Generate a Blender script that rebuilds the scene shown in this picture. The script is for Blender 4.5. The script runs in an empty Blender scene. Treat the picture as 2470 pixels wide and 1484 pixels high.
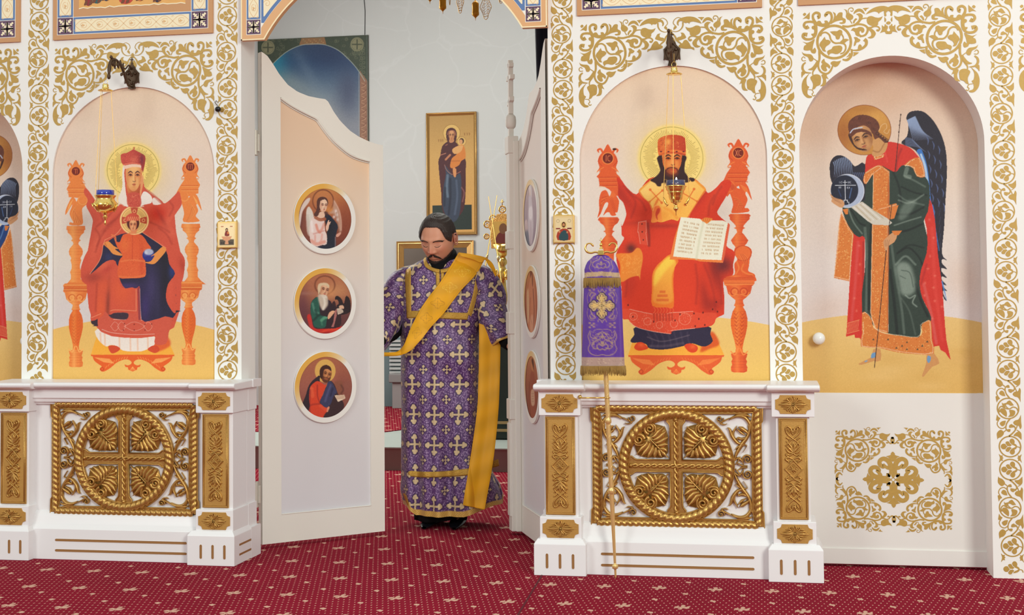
import bpy,bmesh,math,random
import numpy as np
from mathutils import Vector,Matrix
SC=bpy.context.scene
COL=SC.collection
PI=math.pi
random.seed(7)
RNG=np.random.default_rng(11)
# ------------------------------------------------------------------ camera
W_PX,H_PX=2470,1484
FPX,YAW,PITCH,ROLL=3335.97,.1858,.0364,-.0081
CPOS=np.array([.1511,-6.6663,1.2456])
PPX,PPY=1209.15,611.02
_f=np.array([-math.sin(YAW)*math.cos(PITCH),math.cos(YAW)*math.cos(PITCH),math.sin(PITCH)])
_r0=np.array([math.cos(YAW),math.sin(YAW),0.])
_u0=np.cross(_r0,_f)
_r=_r0*math.cos(ROLL)+_u0*math.sin(ROLL)
_u=-_r0*math.sin(ROLL)+_u0*math.cos(ROLL)
cam=bpy.data.cameras.new('camera')
cam.sensor_width=36.0
cam.lens=FPX*36.0/W_PX
cam.shift_x=(W_PX/2-PPX)/W_PX
cam.shift_y=(PPY-H_PX/2)/W_PX
cam.clip_start=.05
co=bpy.data.objects.new('camera',cam)
M=Matrix([[_r[0],_u[0],-_f[0],CPOS[0]],[_r[1],_u[1],-_f[1],CPOS[1]],[_r[2],_u[2],-_f[2],CPOS[2]],[0,0,0,1]])
co.matrix_world=M
COL.objects.link(co)
SC.camera=co
# ------------------------------------------------------------------ view, world, lights
SC.view_settings.view_transform='Standard'
SC.view_settings.look='None'
SC.view_settings.exposure=0.03
SC.view_settings.gamma=1.0
SC.view_settings.use_curve_mapping=False
wd=bpy.data.worlds.new('nave_ambience')
wd.use_nodes=True
SC.world=wd
_nt=wd.node_tree
_bg=_nt.nodes['Background']
_tc=_nt.nodes.new('ShaderNodeTexCoord')
_sx=_nt.nodes.new('ShaderNodeSeparateXYZ')
_rp=_nt.nodes.new('ShaderNodeValToRGB')
_mr=_nt.nodes.new('ShaderNodeMapRange')
_nt.links.new(_tc.outputs['Generated'],_sx.inputs[0])
_nt.links.new(_sx.outputs[2],_mr.inputs[0])
_mr.inputs[1].default_value=-1;_mr.inputs[2].default_value=1
_nt.links.new(_mr.outputs[0],_rp.inputs[0])
_e=_rp.color_ramp.elements
_e[0].position=.45;_e[0].color=(.20,.22,.20,1)
_e[1].position=1.;_e[1].color=(.93,1.0,.98,1)
_x=_e.new(.55);_x.color=(.58,.64,.61,1)
_nt.links.new(_rp.outputs[0],_bg.inputs[0])
_bg.inputs[1].default_value=.86
def area(name,loc,target,sx,sy,power,col):
 l=bpy.data.lights.new(name,'AREA');l.shape='RECTANGLE';l.size=sx;l.size_y=sy
 l.energy=power;l.color=col
 o=bpy.data.objects.new(name,l);o.location=loc
 o.rotation_euler=(Vector(target)-Vector(loc)).to_track_quat('-Z','Y').to_euler()
 COL.objects.link(o);return o
area('nave_window_light',(4.5,-8.5,4.2),(-.5,0,1.0),2.2,3.0,470,(.95,1,.92))
area('nave_window_light',(-5.5,-8.0,4.0),(-1.0,0,1.0),2.2,3.0,170,(.92,1,.96))
area('added_altar_side_fill',(-4.9,3.6,3.2),(-1.6,5.5,1.4),1.6,2.4,130,(1,1,.93))  # added fill from the left, standing in for a window; no opening is modelled
area('added_altar_top_fill',(-1.6,4.0,5.2),(-1.6,4.2,0),2.4,2.4,115,(.98,1,.92))  # added overhead fill to brighten the altar room; no fixture hangs here
# ------------------------------------------------------------------ pixel helpers
def ray(u,v):return _f+_r*((u-PPX)/FPX)-_u*((v-PPY)/FPX)
def atY(u,v,Y):
 r=ray(u,v);return CPOS+r*((Y-CPOS[1])/r[1])
def proj(P):
 d=np.asarray(P,float)-CPOS
 z=d@_f
 return PPX+FPX*(d@_r)/z,PPY-FPX*(d@_u)/z
# ------------------------------------------------------------------ colours and materials
def lin(c):
 c=np.asarray(c,float)/255.
 return np.where(c<=.04045,c/12.92,((c+.055)/1.055)**2.4)
def L4(c):return tuple(float(x)for x in lin(c))+(1.,)
MATS={}
def mat(name,c=(200,200,200),rough=.5,metal=0.,bump=0.,bscale=60.,spec=.5,var=0.,vscale=8.,coat=0.,emit=None,trans=0.,alpha=1.,sheen=0.):
 if name in MATS:return MATS[name]
 m=bpy.data.materials.new(name);m.use_nodes=True
 nt=m.node_tree;b=nt.nodes['Principled BSDF']
 b.inputs['Base Color'].default_value=L4(c)
 b.inputs['Roughness'].default_value=rough
 b.inputs['Metallic'].default_value=metal
 b.inputs['Specular IOR Level'].default_value=spec
 if coat:b.inputs['Coat Weight'].default_value=coat
 if sheen:b.inputs['Sheen Weight'].default_value=sheen
 if trans:b.inputs['Transmission Weight'].default_value=trans
 if alpha<1:b.inputs['Alpha'].default_value=alpha
 if emit:
  b.inputs['Emission Color'].default_value=L4(emit[0]);b.inputs['Emission Strength'].default_value=emit[1]
 tc=None
 if bump or var:tc=nt.nodes.new('ShaderNodeTexCoord')
 if bump:
  n=nt.nodes.new('ShaderNodeTexNoise');n.inputs['Scale'].default_value=bscale;n.inputs['Detail'].default_value=4
  bp=nt.nodes.new('ShaderNodeBump');bp.inputs['Strength'].default_value=bump;bp.inputs['Distance'].default_value=.01
  nt.links.new(tc.outputs['Object'],n.inputs['Vector']);nt.links.new(n.outputs['Fac'],bp.inputs['Height'])
  nt.links.new(bp.outputs[0],b.inputs['Normal'])
 if var:
  n=nt.nodes.new('ShaderNodeTexNoise');n.inputs['Scale'].default_value=vscale;n.inputs['Detail'].default_value=5
  mx=nt.nodes.new('ShaderNodeMix');mx.data_type='RGBA'
  nt.links.new(tc.outputs['Object'],n.inputs['Vector']);nt.links.new(n.outputs['Fac'],mx.inputs[0])
  a=lin(c)
  mx.inputs[6].default_value=tuple(a*(1-var))+(1,);mx.inputs[7].default_value=tuple(np.minimum(a*(1+var),1))+(1,)
  nt.links.new(mx.outputs[2],b.inputs['Base Color'])
 MATS[name]=m
 return m
def attr_mat(name,rough=.6,metal=0.,spec=.4,bump=0.,sheen=0.,bscale=300.):
 if name in MATS:return MATS[name]
 m=mat(name,rough=rough,metal=metal,spec=spec,bump=bump,bscale=bscale,sheen=sheen)
 nt=m.node_tree;a=nt.nodes.new('ShaderNodeAttribute');a.attribute_name='paint'
 nt.links.new(a.outputs['Color'],nt.nodes['Principled BSDF'].inputs['Base Color'])
 return m
WHITE=mat('white_plaster_paint',(243,240,236),.55,bump=.02,bscale=150)
WHITEG=mat('white_gloss_paint',(240,237,238),.33,bump=.015,bscale=12)
GOLDP=mat('gold_stencil_paint',(188,150,74),.5,.18,var=.12,vscale=90)
GOLD=mat('carved_gilding',(192,148,80),.36,.7,bump=.12,bscale=90,var=.12,vscale=30)
GOLDB=mat('gilded_ground',(202,156,82),.45,.5,bump=.1,bscale=160,var=.08,vscale=20)
BRASS=mat('polished_brass',(246,208,118),.2,.95,var=.05,vscale=30)
BRASSD=mat('antique_brass',(226,178,100),.3,.9,var=.1,vscale=40)
BRONZE=mat('dark_bronze',(84,62,44),.5,.5,bump=.2,bscale=120)
PAINT=attr_mat('painted_panel',.55,spec=.35)
GROOVE=mat('bronze_groove_paint',(168,122,72),.5,.3)
# ------------------------------------------------------------------ objects
def tag(o,label=None,cat=None,group=None,kind=None):
 if label:o['label']=label
 if cat:o['category']=cat
 if group:o['group']=group
 if kind:o['kind']=kind
 return o
def empty(name,loc,label=None,cat=None,group=None,kind=None,rz=0):
 o=bpy.data.objects.new(name,None);o.location=loc;o.rotation_euler=(0,0,rz)
 o.empty_display_size=.1
 COL.objects.link(o);return tag(o,label,cat,group,kind)
def world_loc(o):
 p=Vector((0,0,0))
 while o is not None:
  p=p+Vector(o.location);o=o.parent
 return p
class MB:
 def __init__(s):s.v=[];s.f=[];s.n=0
 def add(s,v,f):
  v=np.asarray(v,float).reshape(-1,3)
  s.v.append(v);s.f+=[tuple(int(i)+s.n for i in q)for q in f];s.n+=len(v);return s
 def box(s,x0,x1,y0,y1,z0,z1):
  v=[(x0,y0,z0),(x1,y0,z0),(x1,y1,z0),(x0,y1,z0),(x0,y0,z1),(x1,y0,z1),(x1,y1,z1),(x0,y1,z1)]
  return s.add(v,[(0,3,2,1),(4,5,6,7),(0,1,5,4),(1,2,6,5),(2,3,7,6),(3,0,4,7)])
 def prof(s,pts,x0,x1,ax='x',mit0=0.,mit1=0.):
  """closed profile (y,z) swept along x, ends sheared by mit*dy (mitres)"""
  n=len(pts);yr=max(p[0]for p in pts)
  v=[(x0+mit0*(yr-y),y,z)for y,z in pts]+[(x1-mit1*(yr-y),y,z)for y,z in pts]
  f=[(i,(i+1)%n,n+(i+1)%n,n+i)for i in range(n)]+[tuple(range(n))[::-1],tuple(range(n,2*n))]
  return s.add(v,f)
 def prism(s,pts,y0,y1):
  """closed outline (x,z) extruded from y0 (front) to y1"""
  n=len(pts)
  v=[(x,y0,z)for x,z in pts]+[(x,y1,z)for x,z in pts]
  f=[(i,(i+1)%n,n+(i+1)%n,n+i)for i in range(n)]+[tuple(range(n))[::-1],tuple(range(n,2*n))]
  return s.add(v,f)
 def fill(s,pts,y):
  n=len(pts);return s.add([(x,y,z)for x,z in pts],[tuple(range(n))])
 def ribbon(s,pts,w,y):
  """flat strip along (x,z) points, w = widths"""
  P=np.asarray(pts,float);n=len(P)
  w=np.interp(np.linspace(0,1,n),np.linspace(0,1,len(w)),w)if hasattr(w,'__len__')else np.full(n,w)
  T=np.gradient(P,axis=0);T/=np.maximum(np.linalg.norm(T,axis=1,keepdims=True),1e-9)
  N=np.stack([-T[:,1],T[:,0]],1)*(w/2)[:,None]
  v=[(a,y,b)for a,b in P+N]+[(a,y,b)for a,b in P-N]
  return s.add(v,[(i,i+1,n+i+1,n+i)for i in range(n-1)])
 def ridge(s,pts,w,h,y,k=5,closed=False,under=.002):
  """rounded raised moulding along (x,z) points standing h proud (towards -y) of y"""
  P=np.asarray(pts,float);n=len(P)
  def fit(a):return np.interp(np.linspace(0,1,n),np.linspace(0,1,len(a)),a)if hasattr(a,'__len__')else np.full(n,float(a))
  w=fit(w);h=fit(h)
  if closed:T=np.roll(P,-1,0)-np.roll(P,1,0)
  else:T=np.gradient(P,axis=0)
  T/=np.maximum(np.linalg.norm(T,axis=1,keepdims=True),1e-9)
  N=np.stack([-T[:,1],T[:,0]],1)
  A=np.linspace(0,PI,k)
  v=np.empty((n,k,3))
  for j,a in enumerate(A):
   q=P+N*(w/2*math.cos(a))[:,None]
   v[:,j,0]=q[:,0];v[:,j,2]=q[:,1];v[:,j,1]=y+under-(h+under)*math.sin(a)
  m=n if closed else n-1
  f=[(i*k+j,i*k+j+1,((i+1)%n)*k+j+1,((i+1)%n)*k+j)for i in range(m)for j in range(k-1)]
  return s.add(v.reshape(-1,3),f)
 def tube(s,pts,r,n=10,closed=False,caps=True):
  P=np.asarray(pts,float);m=len(P)
  r=np.interp(np.linspace(0,1,m),np.linspace(0,1,len(r)),r)if hasattr(r,'__len__')else np.full(m,float(r))
  T=np.roll(P,-1,0)-np.roll(P,1,0)if closed else np.gradient(P,axis=0)
  T/=np.maximum(np.linalg.norm(T,axis=1,keepdims=True),1e-9)
  up=np.array([0,0,1.])if abs(T[0,2])<.9 else np.array([0,1.,0])
  N=np.cross(T[0],up);N/=np.linalg.norm(N)
  v=[]
  for i in range(m):
   N=N-T[i]*(N@T[i]);N/=max(np.linalg.norm(N),1e-9);B=np.cross(T[i],N)
   for j in range(n):
    a=2*PI*j/n;v.append(P[i]+r[i]*(math.cos(a)*N+math.sin(a)*B))
  mm=m if closed else m-1
  f=[(i*n+j,i*n+(j+1)%n,((i+1)%m)*n+(j+1)%n,((i+1)%m)*n+j)for i in range(mm)for j in range(n)]
  if caps and not closed:f+=[tuple(range(n))[::-1],tuple(range((m-1)*n,m*n))]
  return s.add(v,f)
 def lathe(s,prof,c,n=32,axis='z'):
  """profile of (r, h) about an axis through c"""
  v=[];m=len(prof)
  for r,h in prof:
   for j in range(n):
    a=2*PI*j/n;x,y=r*math.cos(a),r*math.sin(a)
    v.append((c[0]+x,c[1]+y,c[2]+h)if axis=='z'else(c[0]+x,c[1]+h,c[2]+y))
  f=[(i*n+j,i*n+(j+1)%n,(i+1)*n+(j+1)%n,(i+1)*n+j)for i in range(m-1)for j in range(n)]
  f+=[tuple(range(n))[::-1],tuple(range((m-1)*n,m*n))]
  return s.add(v,f)
 def grid(s,V):
  a,b=V.shape[:2]
  idx=np.arange(a*b).reshape(a,b)
  q=np.stack([idx[:-1,:-1],idx[:-1,1:],idx[1:,1:],idx[1:,:-1]],-1).reshape(-1,4)
  s.v.append(V.reshape(-1,3));s.f+=[tuple(r)for r in(q+s.n).tolist()];s.n+=a*b;return s
 def xf(s,fn):
  s.v=[np.array([fn(p)for p in v])for v in s.v];return s
 def build(s,name,m,parent=None,smooth=False,tri=False,bevel=0.,loc=None,solid=0.):
  V=np.concatenate(s.v)if s.v else np.zeros((0,3))
  if loc is None and parent is not None:
   V=V-np.array(world_loc(parent))
  elif loc is not None:V=V-np.array(loc)
  me=bpy.data.meshes.new(name);me.from_pydata(V.tolist(),[],s.f)
  bm=bmesh.new();bm.from_mesh(me)
  if tri:bmesh.ops.triangulate(bm,faces=[f for f in bm.faces if len(f.verts)>4])
  if not tri:bmesh.ops.recalc_face_normals(bm,faces=bm.faces)
  bm.to_mesh(me);bm.free()
  if smooth:me.polygons.foreach_set('use_smooth',[True]*len(me.polygons))
  o=bpy.data.objects.new(name,me)
  for q in(m if isinstance(m,(list,tuple))else[m]):me.materials.append(q)
  COL.objects.link(o)
  if loc is not None:o.location=loc
  if parent is not None:o.parent=parent
  if solid:
   b=o.modifiers.new('thickness','SOLIDIFY');b.thickness=solid;b.offset=0
  if bevel:
   b=o.modifiers.new('bevel','BEVEL');b.width=bevel;b.segments=3;b.limit_method='ANGLE';b.angle_limit=.6
  if smooth=='auto'or bevel:
   me.polygons.foreach_set('use_smooth',[True]*len(me.polygons))
   w=o.modifiers.new('wn','WEIGHTED_NORMAL');w.keep_sharp=False
  return o
def cr(pts,n=6,closed=False):
 """Catmull-Rom through points; a point given twice in a row stays a corner"""
 P=[tuple(map(float,p))for p in pts];out=[];m=len(P)
 rng=range(m)if closed else range(m-1)
 for i in rng:
  p1=np.array(P[i]);p2=np.array(P[(i+1)%m])
  if np.allclose(p1,p2):continue
  p0=np.array(P[(i-1)%m])if(closed or i>0)else 2*p1-p2
  p3=np.array(P[(i+2)%m])if(closed or i<m-2)else 2*p2-p1
  for t in np.arange(n)/n:
   out.append(.5*((2*p1)+(-p0+p2)*t+(2*p0-5*p1+4*p2-p3)*t*t+(-p0+3*p1-3*p2+p3)*t**3))
 if not closed:out.append(np.array(P[-1]))
 return np.array(out)
def circ(cx,cz,r,n=64,rz=None,a0=0,a1=2*PI,end=False):
 t=np.linspace(a0,a1,n,endpoint=end)
 return np.stack([cx+r*np.cos(t),cz+(rz or r)*np.sin(t)],1)
# ------------------------------------------------------------------ main dimensions (metres)
YW=-.13
YB=.06
P1,P2,P3,P4,P5=(-3.557,-3.439),(-2.528,-2.414),(-.825,-.719),(.205,.313),(1.179,1.286)
AL,AR_,AN=(-3.420,-2.539),(-.694,.185),(.332,1.152)
AX=(-4.40,-3.588)
ZA=2.363;ZAN=2.369
OPEN=(-2.397,-.842)
FZ=2.619
# ------------------------------------------------------------------ the screen wall
def arch_part(mb,x0,x1,ztop_arch,ztop,y0,y1,z0,n=48):
 """wall above an arched opening x0..x1 starting at z0; returns nothing"""
 r=(x1-x0)/2;cx=(x0+x1)/2;zc=ztop_arch-r
 a=np.linspace(PI,0,n+1)
 X=cx+r*np.cos(a);Z=zc+r*np.sin(a)
 v=[];f=[]
 for x,z in zip(X,Z):v+=[(x,y0,z),(x,y0,ztop),(x,y1,z),(x,y1,ztop)]
 for i in range(n):
  k=4*i
  f+=[(k,k+4,k+5,k+1),(k+2,k+3,k+7,k+6),(k,k+2,k+6,k+4)]
 mb.add(v,f)
 return zc
w=MB();ZT=3.7
for x0,x1 in((-5.6,AX[0]),(AX[1],AL[0]),(AL[1],OPEN[0]),(OPEN[1],AR_[0]),(AR_[1],AN[0]),(AN[1],2.6)):
 w.box(x0,x1,YW,YB,0,ZT)
for(x0,x1),za in((AX,ZAN),(AL,ZA),(AR_,ZA),(AN,ZAN)):
 arch_part(w,x0,x1,za,ZT,YW,YB,0)
for x0,x1 in(AL,AR_):w.box(x0,x1,YW+.02,YB,0,.876)
w.box(OPEN[0],OPEN[1],YW,YB,3.45,ZT)
wall=w.build('wall_front',WHITE);tag(wall,kind='structure')
tag(wall,label='white icon screen wall painted with gold scrollwork')
# ------------------------------------------------------------------ floor with the carpet
def mathn(nt):
 def f(op,a,b=None,c=None):
  n=nt.nodes.new('ShaderNodeMath');n.operation=op
  for i,q in enumerate((a,b,c)):
   if q is None:continue
   if isinstance(q,(int,float)):n.inputs[i].default_value=q
   else:nt.links.new(q,n.inputs[i])
  return n.outputs[0]
 return f
def carpet():
 m=bpy.data.materials.new('crimson_patterned_carpet');m.use_nodes=True;nt=m.node_tree
 b=nt.nodes['Principled BSDF'];b.inputs['Roughness'].default_value=.95;b.inputs['Specular IOR Level'].default_value=.1
 b.inputs['Sheen Weight'].default_value=.0
 f=mathn(nt)
 g=nt.nodes.new('ShaderNodeNewGeometry');s=nt.nodes.new('ShaderNodeSeparateXYZ');nt.links.new(g.outputs['Position'],s.inputs[0])
 X,Y=s.outputs[0],s.outputs[1]
 nz=nt.nodes.new('ShaderNodeTexNoise');nz.inputs['Scale'].default_value=260;nz.inputs['Detail'].default_value=2
 nt.links.new(g.outputs['Position'],nz.inputs['Vector'])
 jit=f('MULTIPLY',f('SUBTRACT',nz.outputs['Fac'],.5),.008)
 X=f('ADD',X,jit);Y=f('ADD',Y,jit)
 def cell(v,per,off):return f('SUBTRACT',f('FLOORED_MODULO',f('SUBTRACT',v,off-per/2),per),per/2)
 def blob(cx,cy,rx,ry,x,y):
  dx=f('DIVIDE',f('SUBTRACT',x,cx),rx);dy=f('DIVIDE',f('SUBTRACT',y,cy),ry)
  return f('SUBTRACT',1,f('ADD',f('MULTIPLY',dx,dx),f('MULTIPLY',dy,dy)))
 PX,PY=.2415,.752
 mask=None
 def orr(a,b_):return b_ if a is None else f('MAXIMUM',a,b_)
 for sx,sy in((0,0),(.12,-.376)):
  mx,my=cell(X,PX,-2.12+sx),cell(Y,PY,-.187+sy)
  for q in((0,0,.010,.016),(-.020,.004,.011,.016),(.019,-.002,.012,.018),(.004,.030,.009,.020),(-.006,-.026,.009,.012),(.026,.018,.005,.010)):
   mask=orr(mask,blob(*q,mx,my))
 for ox,oy in((.1208,-.108),(0,-.238),(0,-.484),(.1208,-.614)):
  hx,hy=cell(X,PX,-2.12+ox),cell(Y,PY,-.187+oy)
  mask=orr(mask,blob(-.005,.004,.0075,.015,hx,hy));mask=orr(mask,blob(.005,-.003,.0075,.017,hx,hy))
 D=.0241
 for o in(0,.5):
  dx,dy=cell(X,D,o*D),cell(Y,D*3.6,o*D*3.6)
  mask=orr(mask,blob(0,0,.0025,.0078,dx,dy))
 mk=f('GREATER_THAN',mask,0)
 base=nt.nodes.new('ShaderNodeTexNoise');base.inputs['Scale'].default_value=2.2;base.inputs['Detail'].default_value=6
 nt.links.new(g.outputs['Position'],base.inputs['Vector'])
 m1=nt.nodes.new('ShaderNodeMix');m1 .data_type='RGBA'
 m1 .inputs[6].default_value=L4((128,15,39));m1 .inputs[7].default_value=L4((152,21,48));nt.links.new(base.outputs['Fac'],m1 .inputs[0])
 m2=nt.nodes.new('ShaderNodeMix');m2 .data_type='RGBA'
 m2 .inputs[7].default_value=L4((232,190,166));nt.links.new(m1 .outputs[2],m2 .inputs[6]);nt.links.new(f('MULTIPLY',mk,.78),m2 .inputs[0])
 nt.links.new(m2 .outputs[2],b.inputs['Base Color'])
 bp=nt.nodes.new('ShaderNodeBump');bp.inputs['Strength'].default_value=.5;bp.inputs['Distance'].default_value=.004
 n2=nt.nodes.new('ShaderNodeTexNoise');n2 .inputs['Scale'].default_value=420
 nt.links.new(g.outputs['Position'],n2 .inputs['Vector']);nt.links.new(n2 .outputs['Fac'],bp.inputs['Height']);nt.links.new(bp.outputs[0],b.inputs['Normal'])
 return m
CARPET=carpet()
fl=MB().box(-9,7,-12,3.44,-.06,0).build('floor',CARPET);tag(fl,kind='structure')
sm=MB().ridge([(-.77,-2.6),(-.857,-.36)],.009,.004,0)
sm.xf(lambda p:(p[0],p[2],-p[1]+.0));
sm.build('carpet_seam',mat('carpet_seam',(92,10,28),.95),fl,smooth=True)
TILE=mat('pale_green_floor_tile',(176,186,180),.4,var=.08,vscale=3)
pf=MB().box(-9,7,3.44,10,-.06,.164).build('altar_platform',mat('grey_pink_step_stone',(150,124,120),.6,var=.08,vscale=6));tag(pf,kind='structure')
MB().box(-9,7,3.42,9.0,.164,.176).build('platform_tile',TILE,pf,bevel=.003)
MB().add([(-7,4.3,.18),(-2.97,4.57,.18),(-2.70,5.15,.18),(1.5,7.3,.18),(1.5,8.9,.18),(-7,8.9,.18)],[(0,1,2,3,4,5)]).build('platform_carpet',CARPET,pf,solid=.006)
# ------------------------------------------------------------------ altar room shell
def marble_wall():
 m=bpy.data.materials.new('altar_wall_paint');m.use_nodes=True;nt=m.node_tree
 b=nt.nodes['Principled BSDF'];b.inputs['Roughness'].default_value=.6
 tc=nt.nodes.new('ShaderNodeTexCoord')
 n=nt.nodes.new('ShaderNodeTexNoise');n.inputs['Scale'].default_value=.9;n.inputs['Detail'].default_value=6
 nt.links.new(tc.outputs['Object'],n.inputs['Vector'])
 mp=nt.nodes.new('ShaderNodeMix');mp.data_type='RGBA';mp.inputs[0].default_value=.4
 nt.links.new(tc.outputs['Object'],mp.inputs[6]);nt.links.new(n.outputs['Color'],mp.inputs[7])
 v=nt.nodes.new('ShaderNodeTexVoronoi');v.feature='DISTANCE_TO_EDGE';v.inputs['Scale'].default_value=2.6
 nt.links.new(mp.outputs[2],v.inputs['Vector'])
 r=nt.nodes.new('ShaderNodeValToRGB');r.color_ramp.elements[0].position=0;r.color_ramp.elements[0].color=(1,1,1,1)
 r.color_ramp.elements[1].position=.02;r.color_ramp.elements[1].color=(0,0,0,1)
 nt.links.new(v.outputs['Distance'],r.inputs[0])
 m1=nt.nodes.new('ShaderNodeMix');m1 .data_type='RGBA';m1 .inputs[6].default_value=L4((190,193,193));m1 .inputs[7].default_value=L4((204,204,204))
 nt.links.new(n.outputs['Fac'],m1 .inputs[0])
 m2=nt.nodes.new('ShaderNodeMix');m2 .data_type='RGBA';m2 .inputs[7].default_value=L4((220,222,224))
 f=mathn(nt);nt.links.new(f('MULTIPLY',r.outputs[0],.16),m2 .inputs[0])
 nt.links.new(m1 .outputs[2],m2 .inputs[6]);nt.links.new(m2 .outputs[2],b.inputs['Base Color'])
 return m
MW=marble_wall();YBK=7.4
for nm,a in(('wall_back',(-7,5,YBK,YBK+.2,-.1,5.4)),('wall_left',(-6.2,-6,YB,YBK,-.1,5.4)),('wall_right',(3,3.2,YB,YBK,-.1,5.4)),('ceiling',(-7,5,YB,YBK+.2,5.4,5.6))):
 tag(MB().box(*a).build(nm,MW),kind='structure')
tag(MB().box(-7,5,YW,YB,3.7,5.4).build('wall_upper',MW),kind='structure')
DW=mat('door_white_paint',(232,227,222),.5,var=.03,vscale=4)
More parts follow.
